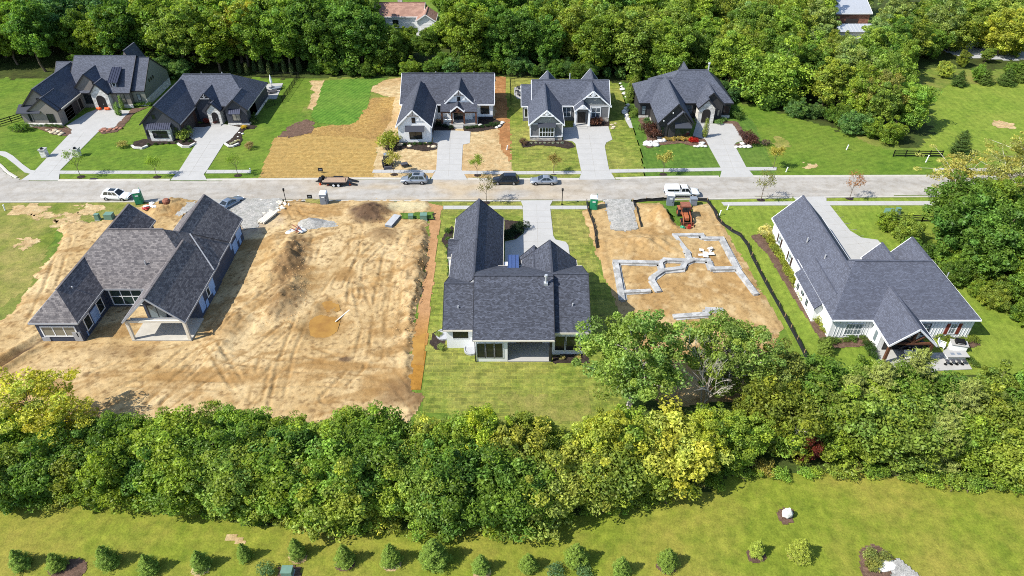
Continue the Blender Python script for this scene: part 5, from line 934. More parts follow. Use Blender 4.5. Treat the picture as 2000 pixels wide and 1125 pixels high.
x, y = U(1333, 447); single('green_sack', MB().rock((x, y, .2), .42, 3, .9), 'plastic_green', 'green sack in the tractor bucket', 'sack'); x, y = U(1345, 448); single('fuel_can', MB().obox((x, y, .5), (.45, .35, .6)).cyl((x, y, .8), (x, y, .92), .07), 'red_paint', 'red fuel can beside the tractor bucket', 'fuel can')
# skid steer and barrow on the farmhouse yard
r = at(757, 322, 'dark skid steer loader standing in the tan yard', 'skid_steer', -1.35, 'loader'); lpart('body', MB().obox((-.2, 0, .8), (2.0, 1.1, .9)), 'plastic_black', r); lpart('cab', MB().obox((-.1, 0, 1.65), (1.2, 1.0, .9), 0, 0, .9), 'leather_grey', r); lpart('cab_roof', MB().obox((-.1, 0, 2.13), (1.15, 1.0, .08)), 'plastic_grey', r)
for s in (-1, 1): lpart('track', loft([(-1.3, .1, .5, .2), (-1.1, 0, .65, .22), (.9, 0, .65, .22), (1.1, .1, .5, .2)]), 'tyre', r).location = (0, s * .75, 0); lpart('loader_arm', MB().beam((-1.0, s * .6, 1.6), (1.0, s * .6, 1.3), .12, .2).beam((1.0, s * .6, 1.3), (1.5, s * .6, .4), .12, .18), 'plastic_black', r)
lpart('bucket', MB().obox((1.75, 0, .3), (.6, 1.7, .5), 0, 0, .8), 'leather_grey', r)
r = at(790, 326, 'dark wheelbarrow tipped on the tan yard', 'wheelbarrow', .4, 'wheelbarrow'); lpart('tray', MB().obox((0, 0, .55), (1.1, .8, .4), 0, 0, 1.2), 'leather_grey', r); lpart('wheel', MB().cyl((.75, -.06, .2), (.75, .06, .2), .2, .2, 12), 'tyre', r)
for s in (-1, 1): lpart('handle', MB().beam((.7, s * .15, .25), (-1.1, s * .35, .6), .05, .05), 'wood_stake', r); lpart('leg', MB().beam((-.4, s * .3, .4), (-.45, s * .3, 0), .04, .04), 'black_metal', r)
# building materials
def pipes(px, py, rz, n, label, name='lumber_bundle', mat='lumber', L=3.6, z=.45):
    x, y = U(px, py); r = empty(name, (x, y, z), label, 'lumber', None, rz)
    for k in range(n): lpart('plank', MB().obox(((k % 2) * .1, (k % 5 - 2) * .26, .08 + .14 * (k // 5)), (L, .2, .12)), mat, r)
    for a in (-1, 1): lpart('bearer', MB().obox((a * L * .3, 0, -.02), (.12, 1.5, .08)), 'wood_stake', r)
pipes(524, 430, 1.2, 10, 'bundle of long white planks on the gravel edge right of the grey car')
x, y = U(768, 436); r = empty('sheet_stack', (x, y, .25), 'tilted stack of grey boards near the dark soil heap', 'boards', None, 1.25)
for k in range(6): lpart('board', MB().obox((rnd.uniform(-.08, .08), rnd.uniform(-.05, .05), .06 + .07 * k), (3.4, 1.2, .06)), 'plastic_grey' if k < 5 else 'concrete_grey', r)
x, y = U(578, 455); r = empty('sack_pile', (x, y, .2), 'pile of white sacks and scrap beside the gravel heap', 'sacks')
for k in range(9): o = lpart('sack', MB().rock((0, 0, 0), rnd.uniform(.4, .75), k, .6), 'sack_white' if k % 3 else 'plastic_grey', r); o.location = (rnd.uniform(-1, 1), rnd.uniform(-.7, .8), rnd.uniform(0, .35))
for k in range(4): lpart('scrap_board', MB().obox((rnd.uniform(-.8, .8), rnd.uniform(-.6, .6), .7), (1.8, .15, .08), rnd.uniform(0, 3)), 'rust', r)
x, y = U(300, 412); r = empty('sack_pile', (x, y, .2), 'white and red sacks stacked behind the unfinished house', 'sacks')
for k in range(10): o = lpart('sack', MB().rock((0, 0, 0), rnd.uniform(.45, .8), k + 20, .6), 'red_paint' if k in (0, 1) else 'sack_white', r); o.location = (-1.2 + .25 * k + rnd.uniform(-.2, .2), rnd.uniform(-.9, .9), .1 + .35 * (k % 3))
x, y = U(330, 408); r = empty('mortar_mixer', (x, y, .2), 'rusty red mixer on wheels next to the white sacks', 'mixer', None, .2); lpart('drum', MB().lathe((0, 0, .7), [(.3, 0), (.6, .2), (.65, .7), (.4, 1.0)], 12), 'rust', r); lpart('frame', MB().box(-1.1, 1.0, -.5, .5, .45, .6), 'rust', r); lpart('engine_box', MB().obox((-.85, 0, .95), (.6, .8, .7)), 'plastic_black', r); lpart('tow_bar', MB().beam((1.0, 0, .5), (2.1, 0, .4), .1, .1), 'rust', r)
for s in (-1, 1): lpart('wheel', MB().cyl((0, s * .55, .35), (0, s * .72, .35), .35, .35, 14), 'tyre', r)
pipes(312, 405, .1, 6, 'small pile of brown boards behind the unfinished house', 'board_pile', 'rust', 2.0, .3)
for px, py, rr, hh, lb in ((606, 440, 2.4, 1.2, 'cone of grey gravel on the dirt lot'),):
    x, y = U(px, py); X_, Y_ = np.meshgrid(np.linspace(-4.6, 4.6, 60), np.linspace(-3.0, 3.0, 44), indexing='ij'); rr_ = np.sqrt(((X_ - .0) / rr) ** 2 + (Y_ / (rr * .85)) ** 2); Hh = hh * np.clip(1 - rr_, 0, 1) ** 1.1 + .5 * np.exp(-((X_ - 2) / 1.9) ** 2 - (Y_ / 1.2) ** 2) * .7 + .1 * (fbm(X_, Y_, 2., 3, 9) - .5); Hh = Hh - .08; i = np.arange(X_.size).reshape(X_.shape)
    F = np.stack([i[:-1, :-1].ravel(), i[1:, :-1].ravel(), i[1:, 1:].ravel(), i[:-1, 1:].ravel()], 1); tag(np_mesh('gravel_heap', np.stack([X_.ravel() , Y_.ravel(), (Hh).ravel()], 1), F, 'gravel', True), lb, 'gravel').location = (x, y, .22)
def clods(poly, n, seed, label, mat='dirt_clod', r=(.04, .13)):
    q_ = random.Random(seed); mb = MB(); pts = scatter_pts(poly, n, q_)
    P_ = np.array(pts); Z_ = np.maximum(0, lot_h(P_[:, 0], P_[:, 1])) * .97
    for k, (x, y) in enumerate(pts): mb.rock((x, y, .02 + float(Z_[k])), q_.uniform(*r), k, .7, 5)
    o = mb.build('soil_clods', mat); return tag(o, label, 'soil', None, 'stuff')
def scatter_pts(poly, n, q_):
    xs = [p[0] for p in poly]; ys = [p[1] for p in poly]; out = []
    while len(out) < n:
        x, y = q_.uniform(min(xs), max(xs)), q_.uniform(min(ys), max(ys))
        if inpoly(np.array([x]), np.array([y]), poly)[0]: out.append((x, y))
    return out
plain('dirt_clod', G(170, 138, 94), .95, var=.3, scale=4); plain('dirt_clod_dark', G(112, 88, 66), .95, var=.3, scale=4); plain('stone_white', G(206, 198, 180), .9, var=.2, scale=3)
clods(UP([(540, 475), (600, 475), (610, 560), (580, 640), (500, 640), (520, 540)]), 420, 1, 'loose brown clods along the long soil bank'); clods(UP([(775, 470), (832, 470), (822, 560), (800, 680), (765, 680)]), 420, 2, 'loose tan clods beside the wet trench', r=(.04, .12)); clods(UP([(690, 405), (760, 405), (760, 438), (695, 438)]), 160, 3, 'dark clods on the dark soil heap', 'dirt_clod_dark'); clods(UP([(640, 560), (760, 540), (790, 640), (700, 660)]), 120, 4, 'scattered clods right of the puddle', r=(.04, .1))
clods(UP([(500, 392), (560, 394), (556, 412), (530, 424), (515, 420)]), 80, 6, 'broken pale rubble beside the lamp post', 'stone_white', (.12, .4))
# landscape boulders, each a thing
def boulders(pts, mat, label, group, r=(.35, .7), flat=.7):
    for k, (px, py) in enumerate(pts): x, y = U(px, py); o = lambda: 0; single('boulder', MB().rock((x, y, 0.03), rnd.uniform(*r), k + int(px), flat), mat, label, 'boulder', group, True)
boulders([(1264, 281), (1270, 280), (1276, 282), (1281, 279), (1271, 285), (1280, 285), (1290, 277), (1296, 276), (1261, 284)], 'boulder_white', 'white boulder in front of the charcoal garage bed', 'white boulders by the charcoal garage', (.5, .85)); boulders([(1357, 287), (1363, 287), (1370, 286), (1377, 287), (1372, 281), (1366, 280)], 'boulder_white', 'pale stone beside the charcoal drive entrance', 'pale stones by the charcoal drive', (.4, .7)); boulders([(1438, 288), (1446, 288), (1454, 288), (1462, 288), (1450, 282)], 'boulder_white', 'pale stone at the right side of the charcoal drive', 'pale stones right of the charcoal drive', (.45, .75)); boulders([(1222, 212), (1226, 206), (1219, 218), (1224, 226), (1228, 234), (1220, 222), (1214, 170), (1216, 176), (1220, 184), (1212, 164), (1224, 190)], 'boulder_white', 'pale stone edging the curved garden path', 'stones edging the curved path', (.4, .75)); boulders([(800 + 7 * k, 287 - (k % 3) * 2) for k in range(1)] + [(781, 284), (786, 283), (838, 287), (832, 280), (848, 288)], 'boulder_tan', 'tan boulder in the bed before the farmhouse garage', 'boulders before the farmhouse', (.3, .65)); boulders([(970, 250), (976, 247), (980, 243), (982, 240), (938, 246)], 'boulder_white', 'pale edging stone at the farmhouse bed end', 'edging stones at the farmhouse bed', (.35, .6)); boulders([(98, 258), (104, 260), (110, 262), (116, 259), (122, 262), (93, 255), (108, 256), (118, 264)], 'boulder_tan', 'tan stone in the bed before the large house', 'stones before the large house', (.35, .7)); boulders([(196, 256), (201, 258), (207, 255), (212, 257), (218, 253), (224, 254), (230, 251), (236, 252), (203, 254), (214, 253)], 'red_rock', 'red brown rock in the long bed beside the wide drive', 'red rocks beside the wide drive', (.4, .7)); boulders([(1195, 244), (1199, 248), (1202, 241), (1196, 251)], 'boulder_tan', 'flat tan stone right of the craftsman drive', 'flat stones by the craftsman', (.3, .5), .3); boulders([(468, 260), (474, 262), (465, 268), (460, 276), (455, 279)], 'boulder_white', 'small white stone in the round bed', 'white stones in the round bed', (.2, .35))
# curved white edging walls of the dark grey house beds
for px in ([(256, 287), (262, 291), (278, 292), (290, 287)], [(346, 283), (356, 289), (370, 289), (383, 282)], [(438, 283), (446, 288), (456, 288), (468, 283)]):
    pts = UP(px); fine = []
    for i in range(len(pts) - 1):
        for t in (0, .5): fine.append((pts[i][0] + (pts[i + 1][0] - pts[i][0]) * t, pts[i][1] + (pts[i + 1][1] - pts[i][1]) * t))
    fine.append(pts[-1]); o = ribbon('garden_wall', fine, .35, 0, .38, 'white_stone', 1); xs_ = px[0][0]; tag(o, {256: 'low white stone wall of the left bed at the dark grey house', 346: 'low white stone wall of the middle bed at the dark grey house', 438: 'low white stone wall of the round bed right of the drive'}[xs_], 'garden wall')
# fences
def rail_fence(px, label, h=1.3, rails=3, sp=2.4, mat='black_metal', z=0, tk=.1):
    pts = UP(px); r = empty('rail_fence', (*pts[0], 0), label, 'fence')
    for a, b in zip(pts[:-1], pts[1:]):
        L = math.hypot(b[0] - a[0], b[1] - a[1]); n = max(1, round(L / sp))
        for k in range(n + 1): x, y = a[0] + (b[0] - a[0]) * k / n, a[1] + (b[1] - a[1]) * k / n; MB().box(x - .07, x + .07, y - .07, y + .07, 0, h + .08).build('post', mat, r)
        for j in range(rails): zz = h * (j + .75) / rails; MB().beam((*a, zz), (*b, zz), .05, tk).build('rail', mat, r)
rail_fence([(-20, 252), (0, 246), (45, 232)], 'black board fence at the far left edge of the big lawn', 1.3, 3, 2.2, tk=.16); rail_fence([(1744, 306), (1838, 307)], 'black three board fence below the tip of the right wood', 1.3, 3, 2.2, tk=.18); rail_fence([(1744, 431), (1800, 433), (1900, 443)], 'black board fence behind the right transformer box', 1.2, 3, 2.4, tk=.16)
def picket(px, label, h=1.3):
    pts = UP(px); r = empty('metal_fence', (*pts[0], 0), label, 'fence')
    for a, b in zip(pts[:-1], pts[1:]):
        L = math.hypot(b[0] - a[0], b[1] - a[1]); n = max(1, round(L / 2.2)); mb = MB()
        for k in range(n + 1): x, y = a[0] + (b[0] - a[0]) * k / n, a[1] + (b[1] - a[1]) * k / n; MB().box(x - .04, x + .04, y - .04, y + .04, 0, h + .1).build('post', 'black_metal', r)
        for zz in (.15, h - .05): MB().beam((*a, zz), (*b, zz), .04, .05).build('rail', 'black_metal', r)
        m = int(L / .16)
        for k in range(1, m): x, y = a[0] + (b[0] - a[0]) * k / m, a[1] + (b[1] - a[1]) * k / m; mb.box(x - .012, x + .012, y - .012, y + .012, .1, h)
        tag(mb.build('picket_bars', 'black_metal', r), kind='stuff')
picket([(500, 150), (585, 152), (552, 200), (520, 212)], 'black metal fence around the patio behind the dark grey house'); picket([(1040, 152), (996, 154), (998, 205)], 'thin black metal fence left of the craftsman house')
# rear patios
slab('patio', [(505, 165), (553, 163), (540, 194), (517, 194)], .1); slab('patio', [(1004, 172), (1018, 168), (1020, 195), (1010, 193), (1004, 185)], .1); slab('patio', [(1715, 700), (1722, 690), (1840, 690), (1862, 665), (1898, 722), (1790, 727)], .12)
slab('garden_path', [(1216, 215), (1226, 205), (1232, 210), (1224, 222), (1232, 236), (1236, 250), (1230, 250), (1222, 236)], .05); slab('garden_path', [(1698, 670), (1708, 667), (1742, 702), (1728, 708)], .13)
x, y = U(532, 172); r = empty('patio_umbrella', (x, y, .1), 'closed white umbrella on the patio behind the dark grey house', 'umbrella'); lpart('pole', MB().cyl((0, 0, 0), (0, 0, 3.0), .04, .04, 8), 'galv', r); lpart('canopy', MB().lathe((0, 0, .9), [(.12, 0), (.3, .4), (.22, 1.4), (.06, 2.1)], 10), 'plastic_white', r); lpart('base', MB().lathe((0, 0, 0), [(.4, 0), (.4, .1), (.1, .16)], 12), 'black_metal', r)
def chair(px, py, rz, label, group, seat='leather_grey', frame='black_metal', w_=.7, long=False, z=.12):
    x, y = U(px, py); r = empty('sun_lounger' if long else 'patio_chair', (x, y, z), label, 'lounger' if long else 'chair', group, rz); d = 1.7 if long else .7
    lpart('seat', MB().obox((0, d / 2 - .35, .38), (w_, d, .12)), seat, r); lpart('backrest', MB().beam((0, -.3, .42), (0, -.65 if not long else -.95, .95 if not long else .75), w_, .1), seat, r)
    for a in (-1, 1):
        for yy in (-.28, d - .45): lpart('leg', MB().box(a * w_ * .44 - .03, a * w_ * .44 + .03, yy - .03, yy + .03, 0, .34), frame, r)
        if not long: lpart('armrest', MB().obox((a * w_ * .5, 0, .6), (.07, .7, .05)), frame, r)
for k, (px, py) in enumerate(((535, 177), (530, 181), (540, 174), (526, 184))): chair(px, py, -1.2, 'grey sun lounger on the patio behind the dark grey house', 'loungers on the far patio', 'leather_grey' if k % 2 else 'plastic_grey', long=True)
for k, (px, py) in enumerate(((1012, 174), (1010, 181), (1013, 188))): chair(px, py, 1.2, 'dark chair on the rounded patio left of the craftsman house', 'chairs on the rounded patio')
for k, (px, py, rz) in enumerate(((1758, 682, .3), (1770, 680, -.2), (1804, 678, -.9), (1792, 702, 2.9), (1773, 703, 3.1))): chair(px, py, rz, 'cushioned chair under the timber porch', 'chairs under the timber porch', 'leather_grey' if k < 3 else 'sack_white', w_=1.1, z=.16)
chair(1838, 679, -2.2, 'white lounge chair on the open patio beside the porch post', None, 'plastic_white', 'plastic_white', .9); x, y = U(1788, 684); single('outdoor_rug', MB().box(x - 1.2, x + 1.2, y - 1.0, y + 1.0, .145, .165), 'leather_grey', 'dark rug on the porch floor between the chairs', 'rug')
x, y = U(1782, 690); r = empty('coffee_table', (x, y, .16), 'low dark table under the timber porch', 'table'); lpart('top', MB().box(-.6, .6, -.35, .35, .38, .45), 'timber_dark', r)
for a in (-.5, .5):
    for b2 in (-.28, .28): lpart('leg', MB().box(a - .04, a + .04, b2 - .04, b2 + .04, 0, .38), 'timber_dark', r)
x, y = U(1868, 682); r = empty('outdoor_kitchen', (x, y, .12), 'white outdoor grill counter with black grill on the patio', 'grill', None, -.25); lpart('counter', MB().box(-.9, .9, -.5, .5, 0, .9), 'plastic_white', r); lpart('worktop', MB().box(-1.0, 1.0, -.6, .6, .9, .98), 'concrete', r); lpart('grill_hood', loft([(-.55, .98, 1.3, .38), (-.5, .98, 1.45, .42), (.5, .98, 1.45, .42), (.55, .98, 1.3, .38)]), 'black_metal', r); lpart('handle', MB().beam((-.4, -.46, 1.2), (.4, -.46, 1.2), .04, .04), 'galv', r)
x, y = U(1862, 703); r = empty('dining_table', (x, y, .12), 'white stone dining table at the patio edge', 'table', None, 0); lpart('top', MB().box(-1.4, 1.4, -.6, .6, .86, .94), 'concrete', r); lpart('pedestal', MB().box(-1.1, 1.1, -.4, .4, 0, .86), 'plastic_white', r)
for a in (-.5, .3): lpart('place_mat', MB().box(a - .25, a + .25, -.2, .2, .94, .95), 'plastic_grey', r)
for k in range(4): x, y = U(1846 + 11 * k, 713); r = empty('bar_stool', (x, y, .12), 'dark stool along the dining table, stool %d from the left' % (k + 1), 'stool', 'stools at the dining table'); lpart('seat', MB().lathe((0, 0, .6), [(.24, 0), (.26, .06), (.2, .12)], 12), 'leather_grey', r); lpart('post', MB().cyl((0, 0, 0), (0, 0, .6), .05, .05, 8), 'black_metal', r); lpart('base', MB().cyl((0, 0, 0), (0, 0, .05), .22, .2, 12), 'black_metal', r)
# porch chairs of the farmhouse
for px in (871, 880): chair(px, 244, 0, 'white rocking chair on the farmhouse porch', 'chairs on the farmhouse porch', 'plastic_white', 'plastic_white', z=.52)
# pumpkins at the stone arch
for k, (px, py) in enumerate(((193, 214), (196, 215), (209, 215), (213, 215))): x, y = U(px, py); single('pumpkin', MB().lathe((x, y, .08), [(.15, 0), (.42, .12), (.46, .3), (.34, .52), (.1, .56)], 12), 'orange_cone', 'orange pumpkin beside the arched stone entry', 'pumpkin', 'pumpkins at the arched entry', True)
# garden stone and rock slab on the bottom lawn
x, y = U(1535, 1008); single('standing_stone', MB().rock((x, y, .04), .62, 4, 1.9, 7), 'boulder_white', 'upright grey stone in a small mulch ring on the bottom lawn', 'stone'); x, y = U(1728, 1106); single('rock_slab', MB().rock((x, y, .06), 1.0, 9, .25, 9), 'boulder_white', 'flat grey rock slab in the teardrop bed', 'rock'); sheet('gravel_path', UP([(1738, 1098), (1752, 1090), (1800, 1130), (1800, 1160), (1740, 1160)]), 'gravel', .2, res=.2, rough=.15)
# small white markers and pedestals
for px, py, h_, lb in ((1653, 293, 1.0, 'thin white marker post on the right open lawn'), (1808, 317, 1.4, 'white pedestal right below the black board fence'), (489, 338, .9, 'leaning white pipe at the pavement end beside the straw lot'), (1535, 336, .9, 'short white post by the golden sapling'), (1420, 410, .9, 'white pipe stub beside the near pavement'), (1405, 421, .9, 'white riser pipe right of the silt fence'), (10, 411, 1.0, 'grey marker at the left edge of the weedy lawn'), (990, 293, .9, 'white pipe at the edge of the red soil strip'), (564, 404, .6, 'white pipe lying near the lamp post')):
    x, y = U(px, py); single('marker_post', MB().cyl((x, y, 0), (x + .12, y, h_), .1, .09, 8).cyl((x + .12, y, h_), (x + .13, y, h_ + .08), .13, .1, 8), 'plastic_white', lb, 'marker')
x, y = U(671, 618); r = empty('loose_board', (x, y, .2), 'long pale board lying beside the puddle', 'board', None, 1.05); lpart('plank', MB().obox((0, 0, .05), (3.2, .16, .06)), 'lumber', r)
x, y = U(672, 706); qd = random.Random(4); mb = MB()
for k in range(0): branch_mb(mb, Vector((x + qd.uniform(-.7, .7), y + qd.uniform(-.4, .4), .22)), Vector((qd.uniform(-1, 1), qd.uniform(-1, 1), .15)).normalized(), .6, .03, 2, qd, .6, 4)
# ---------------------------------------------------------------- vegetation kit
leaf_mat('leaf', .42); leaf_mat('needle', .15)
plain('bark', G(96, 84, 70), .9, var=.3, scale=6); plain('bark_pale', G(176, 168, 158), .9, var=.25, scale=6)
RNG = np.random.default_rng(11)
def unit(n):
    v = RNG.normal(size=(n, 3)); return v / np.linalg.norm(v, axis=1, keepdims=True)
def leaf_quads(Pp, Nn, sz, col, asp=.55, bend=.25):
    n = len(Pp); r = unit(n); t = np.cross(Nn, r); t /= np.linalg.norm(t, axis=1, keepdims=True) + 1e-9; b = np.cross(Nn, t)
    s = sz[:, None]; V = np.empty((n, 4, 3)); V[:, 0] = Pp - t * s - Nn * s * bend; V[:, 1] = Pp + b * s * asp; V[:, 2] = Pp + t * s - Nn * s * bend; V[:, 3] = Pp - b * s * asp
    F = np.arange(4 * n).reshape(n, 4); return V.reshape(-1, 3), F, np.repeat(col, 4, 0)
def branch_mb(mb, p, d, L, r, depth, q, spread=.6, n=5):
    e = p + d * L; mb.cyl(p, e, r, r * .65, n, caps=False)
    if depth == 0: return [e]
    out = []
    for k in range(q.choice((2, 3, 3))):
        nd = (d + Vector((q.uniform(-1, 1), q.uniform(-1, 1), q.uniform(-.35, .8))) * spread).normalized(); out += branch_mb(mb, e - d * L * q.uniform(0, .3), nd, L * q.uniform(.62, .85), r * .6, depth - 1, q, spread, n)
    return out
def crown_mesh(name, seed, H, rx, zc, rz, ncl, nlf, lf, cr=(.2, .34), lobes=.25, flat=1.0, droop=0., hollow=.5, var=.3, fill=0, bottom=-1.):
    "leaf-sized faces gathered in clumps spread through an uneven crown"
    global RNG; RNG = np.random.default_rng(seed); q = random.Random(seed); Ps, Ns, Cs, Ss = [], [], [], []
    ph = [q.uniform(0, 6.28) for _ in range(6)]; cents = []
    while len(cents) < ncl:
        d = unit(1)[0]
        if d[2] < bottom: continue
        az = math.atan2(d[1], d[0]); lob = 1 + lobes * (math.sin(2 * az + ph[0]) * .5 + math.sin(3 * az + ph[1] + 2 * d[2]) * .6 + math.sin(5 * d[2] + ph[2] + az) * .5)
        k = (hollow + (1 - hollow) * q.random() ** .6) * lob; c = np.array([d[0] * rx * k, d[1] * rx * k, zc + d[2] * rz * k])
        if c[2] < .35: c[2] = .35 + q.random() * .6
        cents.append(c)
    for c in cents:
        r = rx * q.uniform(*cr); n = int(nlf * q.uniform(.7, 1.3)); d = unit(n); d[:, 2] = d[:, 2] * .8 + .12; rad = r * (.55 + .5 * RNG.random(n) ** .5)
        p = c + d * rad[:, None] * np.array([1, 1, flat]); p[:, 2] -= droop * (rad / r) ** 2 * r
        nn = d * .8 + unit(n) * .9 + np.array([0, 0, .3]); nn /= np.linalg.norm(nn, axis=1, keepdims=True)
        tint = 1 + var * q.uniform(-1, 1); yel = q.uniform(-1, 1) * .16; sh = (.62 + .7 * RNG.random(n))[:, None]
        col = np.stack([np.full(n, tint * (1 + yel)), np.full(n, tint * (1 + yel * .35)), np.full(n, tint * (1 - yel))], 1) * sh
        Ps.append(p); Ns.append(nn); Cs.append(col); Ss.append(lf * RNG.uniform(.6, 1.35, n))
    if fill:
        d = unit(fill); k = RNG.random(fill) ** .4 * .8; Ps.append(np.stack([d[:, 0] * rx * k, d[:, 1] * rx * k, zc + d[:, 2] * rz * k], 1)); Ns.append(unit(fill)); Cs.append(np.full((fill, 3), .8)); Ss.append(np.full(fill, lf * 1.3))
    Pp = np.concatenate(Ps); Pp[:, 2] = np.maximum(Pp[:, 2], .06)
    V, F, C = leaf_quads(Pp, np.concatenate(Ns), np.concatenate(Ss), np.concatenate(Cs))
    return np_mesh_data(name, V, F, 'leaf', col=C), cents
def trunk_mesh(name, seed, H, r, cents, zt, mat='bark', lean=.03, nb=9, multi=1):
    q = random.Random(seed); mb = MB()
    for mlt in range(multi):
        bx = Vector((q.uniform(-1, 1), q.uniform(-1, 1), 0)) * (0 if multi == 1 else .5); p = bx + Vector((0, 0, -.15)); rr = r; pts = [p]
        for k in range(4):
            e = p + Vector((q.uniform(-lean, lean) * H, q.uniform(-lean, lean) * H, zt / 4)); mb.cyl(p, e, rr * (1.25 if k == 0 else 1), rr * .86, 8, caps=False); p = e; rr *= .86; pts.append(p)
        for c in q.sample(cents, min(nb, len(cents))):
            st = q.choice(pts[2:]); c = Vector(c); m = st.lerp(c, .5) + Vector((0, 0, .06 * H * q.uniform(0, 1))); mb.cyl(st, m, rr * .6, rr * .4, 5, caps=False); mb.cyl(m, c, rr * .4, rr * .12, 5, caps=False)
    return mb.mesh(name, mat)
PROTO = {}
def proto(key, crown, trunk, H): PROTO[key] = (crown, trunk, H)
def mk(key, seed, H, rx, zc, rz, ncl, nlf, lf, tr=.22, mat='bark', nb=9, multi=1, **k):
    cm, ce = crown_mesh('crown', seed, H, rx, zc, rz, ncl, nlf, lf, **k); proto(key, cm, trunk_mesh('trunk', seed, H, tr, ce, zc * .9, mat, nb=nb, multi=multi), H)
# heights are of the prototype; copies are scaled to their own height
for i in range(3): mk('forest%d' % i, 101 + i, 14, 4.0, 8.6, 5.4, 150, 130, .2, .24, cr=(.1, .3), lobes=.3, fill=2500)
for i in range(3): mk('round%d' % i, 131 + i, 10, 3.7, 5.6, 4.4, 150, 130, .16, .2, cr=(.1, .28), lobes=.3, fill=2500)
for i in range(4): mk('bush%d' % i, 151 + i, 6, 2.7, 2.9, 3.0, 140, 120, .13, .12, multi=3, cr=(.1, .32), lobes=.35, fill=3000, nb=5)
for i in range(2): mk('oak%d' % i, 171 + i, 14, 5.2, 8.3, 5.8, 190, 150, .16, .3, nb=28, cr=(.08, .22), lobes=.2, hollow=.35, mat='bark_pale')
for i in range(2): mk('airy%d' % i, 181 + i, 13, 6.0, 9.3, 3.6, 100, 75, .15, .2, nb=40, cr=(.08, .2), lobes=.45, flat=.35, droop=.25, hollow=.3, mat='bark_pale')
for i in range(2): mk('feather%d' % i, 191 + i, 9, 3.6, 5.8, 3.4, 60, 110, .15, .12, nb=22, cr=(.16, .28), lobes=.28, flat=.5, hollow=.25)
def conifer_mesh(key, seed, H, rx, tiers, nlf, lf, egg=.5, up=.25, low=.05, ragged=.25):
    "needle sprays on whorled boughs"
    global RNG; RNG = np.random.default_rng(seed); q = random.Random(seed); Ps, Ns, Ss, Cs = [], [], [], []; mb = MB(); mb.cyl((0, 0, -.1), (0, 0, H * .95), H * .02 + .03, .02, 7, caps=False)
    for k in range(tiers):
        f = k / (tiers - 1); z = H * (low + (1 - low) * f); R = rx * ((1 - f) ** egg) * (1 if f > .12 else .75 + 2 * f) + .05; nb = max(4, int(9 * (1 - f) + 4)); a0 = q.uniform(0, 6.28)
        for j in range(nb):
            a = a0 + 6.283 * j / nb + q.uniform(-.25, .25); L = R * q.uniform(1 - ragged, 1 + ragged * .6); n = int(nlf * (.4 + L / rx)); t = RNG.random(n) ** .6; tint = q.uniform(.75, 1.25); w = (RNG.random(n) - .5) * 2 * .34 * L * (1.05 - t * .6)
            x = np.cos(a) * t * L - np.sin(a) * w; y = np.sin(a) * t * L + np.cos(a) * w; zz = z + up * L * t * t - .10 * L * t + RNG.normal(size=n) * .035 * H / 3
            Ps.append(np.stack([x, y, zz], 1)); nn = np.stack([np.cos(a) * np.full(n, .35), np.sin(a) * np.full(n, .35), np.full(n, .9)], 1) + unit(n) * .6; Ns.append(nn / np.linalg.norm(nn, axis=1, keepdims=True)); Ss.append(lf * RNG.uniform(.6, 1.3, n)); Cs.append(np.ones((n, 3)) * tint * RNG.uniform(.7, 1.3, n)[:, None])
    Pp = np.concatenate(Ps); Pp[:, 2] = np.maximum(Pp[:, 2], .05); V, F, C = leaf_quads(Pp, np.concatenate(Ns), np.concatenate(Ss), np.concatenate(Cs), .2, .1)
    proto(key, np_mesh_data('crown', V, F, 'needle', col=C), mb.mesh('trunk', 'bark'), H)
for i in range(3): conifer_mesh('spruce%d' % i, 201 + i, 2.8, 1.2, 20, 60, .085, .8 - .06 * i, .18, .04, .3)
for i in range(2): conifer_mesh('cedar%d' % i, 211 + i, 8, 2.7, 26, 75, .17, .6, .5, .03, .45)
conifer_mesh('arbor0', 221, 3, .55, 18, 22, .09, .35, .9, .02, .2)
def sapling(key, seed, lf=.09, n=26, nl=26):
    q = random.Random(seed); mb = MB(); p = Vector((0, 0, -.05)); mb.cyl(p, (0, 0, 1.5), .045, .035, 6, caps=False); ends = []
    for k in range(5):
        a = k * 1.26 + q.uniform(-.3, .3); ends += branch_mb(mb, Vector((0, 0, 1.2 + .2 * k)), Vector((math.cos(a) * .55, math.sin(a) * .55, .9)).normalized(), .75, .026, 2, q, .5, 4)
    global RNG; RNG = np.random.default_rng(seed); P = np.array([tuple(e) for e in ends]); P = np.repeat(P, max(1, int(n * nl / len(P))), 0) + RNG.normal(size=(max(1, int(n * nl / len(ends))) * len(ends), 3)) * .2
    V, F, C = leaf_quads(P, unit(len(P)), lf * RNG.uniform(.6, 1.3, len(P)), np.ones((len(P), 3)) * RNG.uniform(.7, 1.3, len(P))[:, None]); proto(key, np_mesh_data('crown', V, F, 'leaf', col=C), mb.mesh('trunk', 'bark'), 3.6)
sapling('sap0', 231, .085, 26, 22); sapling('sap1', 232, .1, 30, 34); sapling('sap2', 233, .07, 20, 9)
for i in range(2): mk('shrub%d' % i, 241 + i, 1, .6, .45, .45, 30, 40, .055, .03, multi=2, cr=(.3, .5), lobes=.25, nb=3)
TREES = 0
def plant(name, key, x, y, H, col, label, cat, group=None, wide=1.0, rz=None):
    global TREES; TREES += 1; cm, tm, h0 = PROTO[key]; q = random.Random(TREES * 7919); s = H / h0
    r = empty(name, (x, y, 0), label, cat, group, q.uniform(0, 6.28) if rz is None else rz); r.scale = (s * wide, s * wide, s)
    c = bpy.data.objects.new('crown', cm); COL.objects.link(c); c.parent = r; c.color = (*col, 1)
    t = bpy.data.objects.new('trunk' if cat in ('tree',) else 'stem', tm); COL.objects.link(t); t.parent = r
    return r
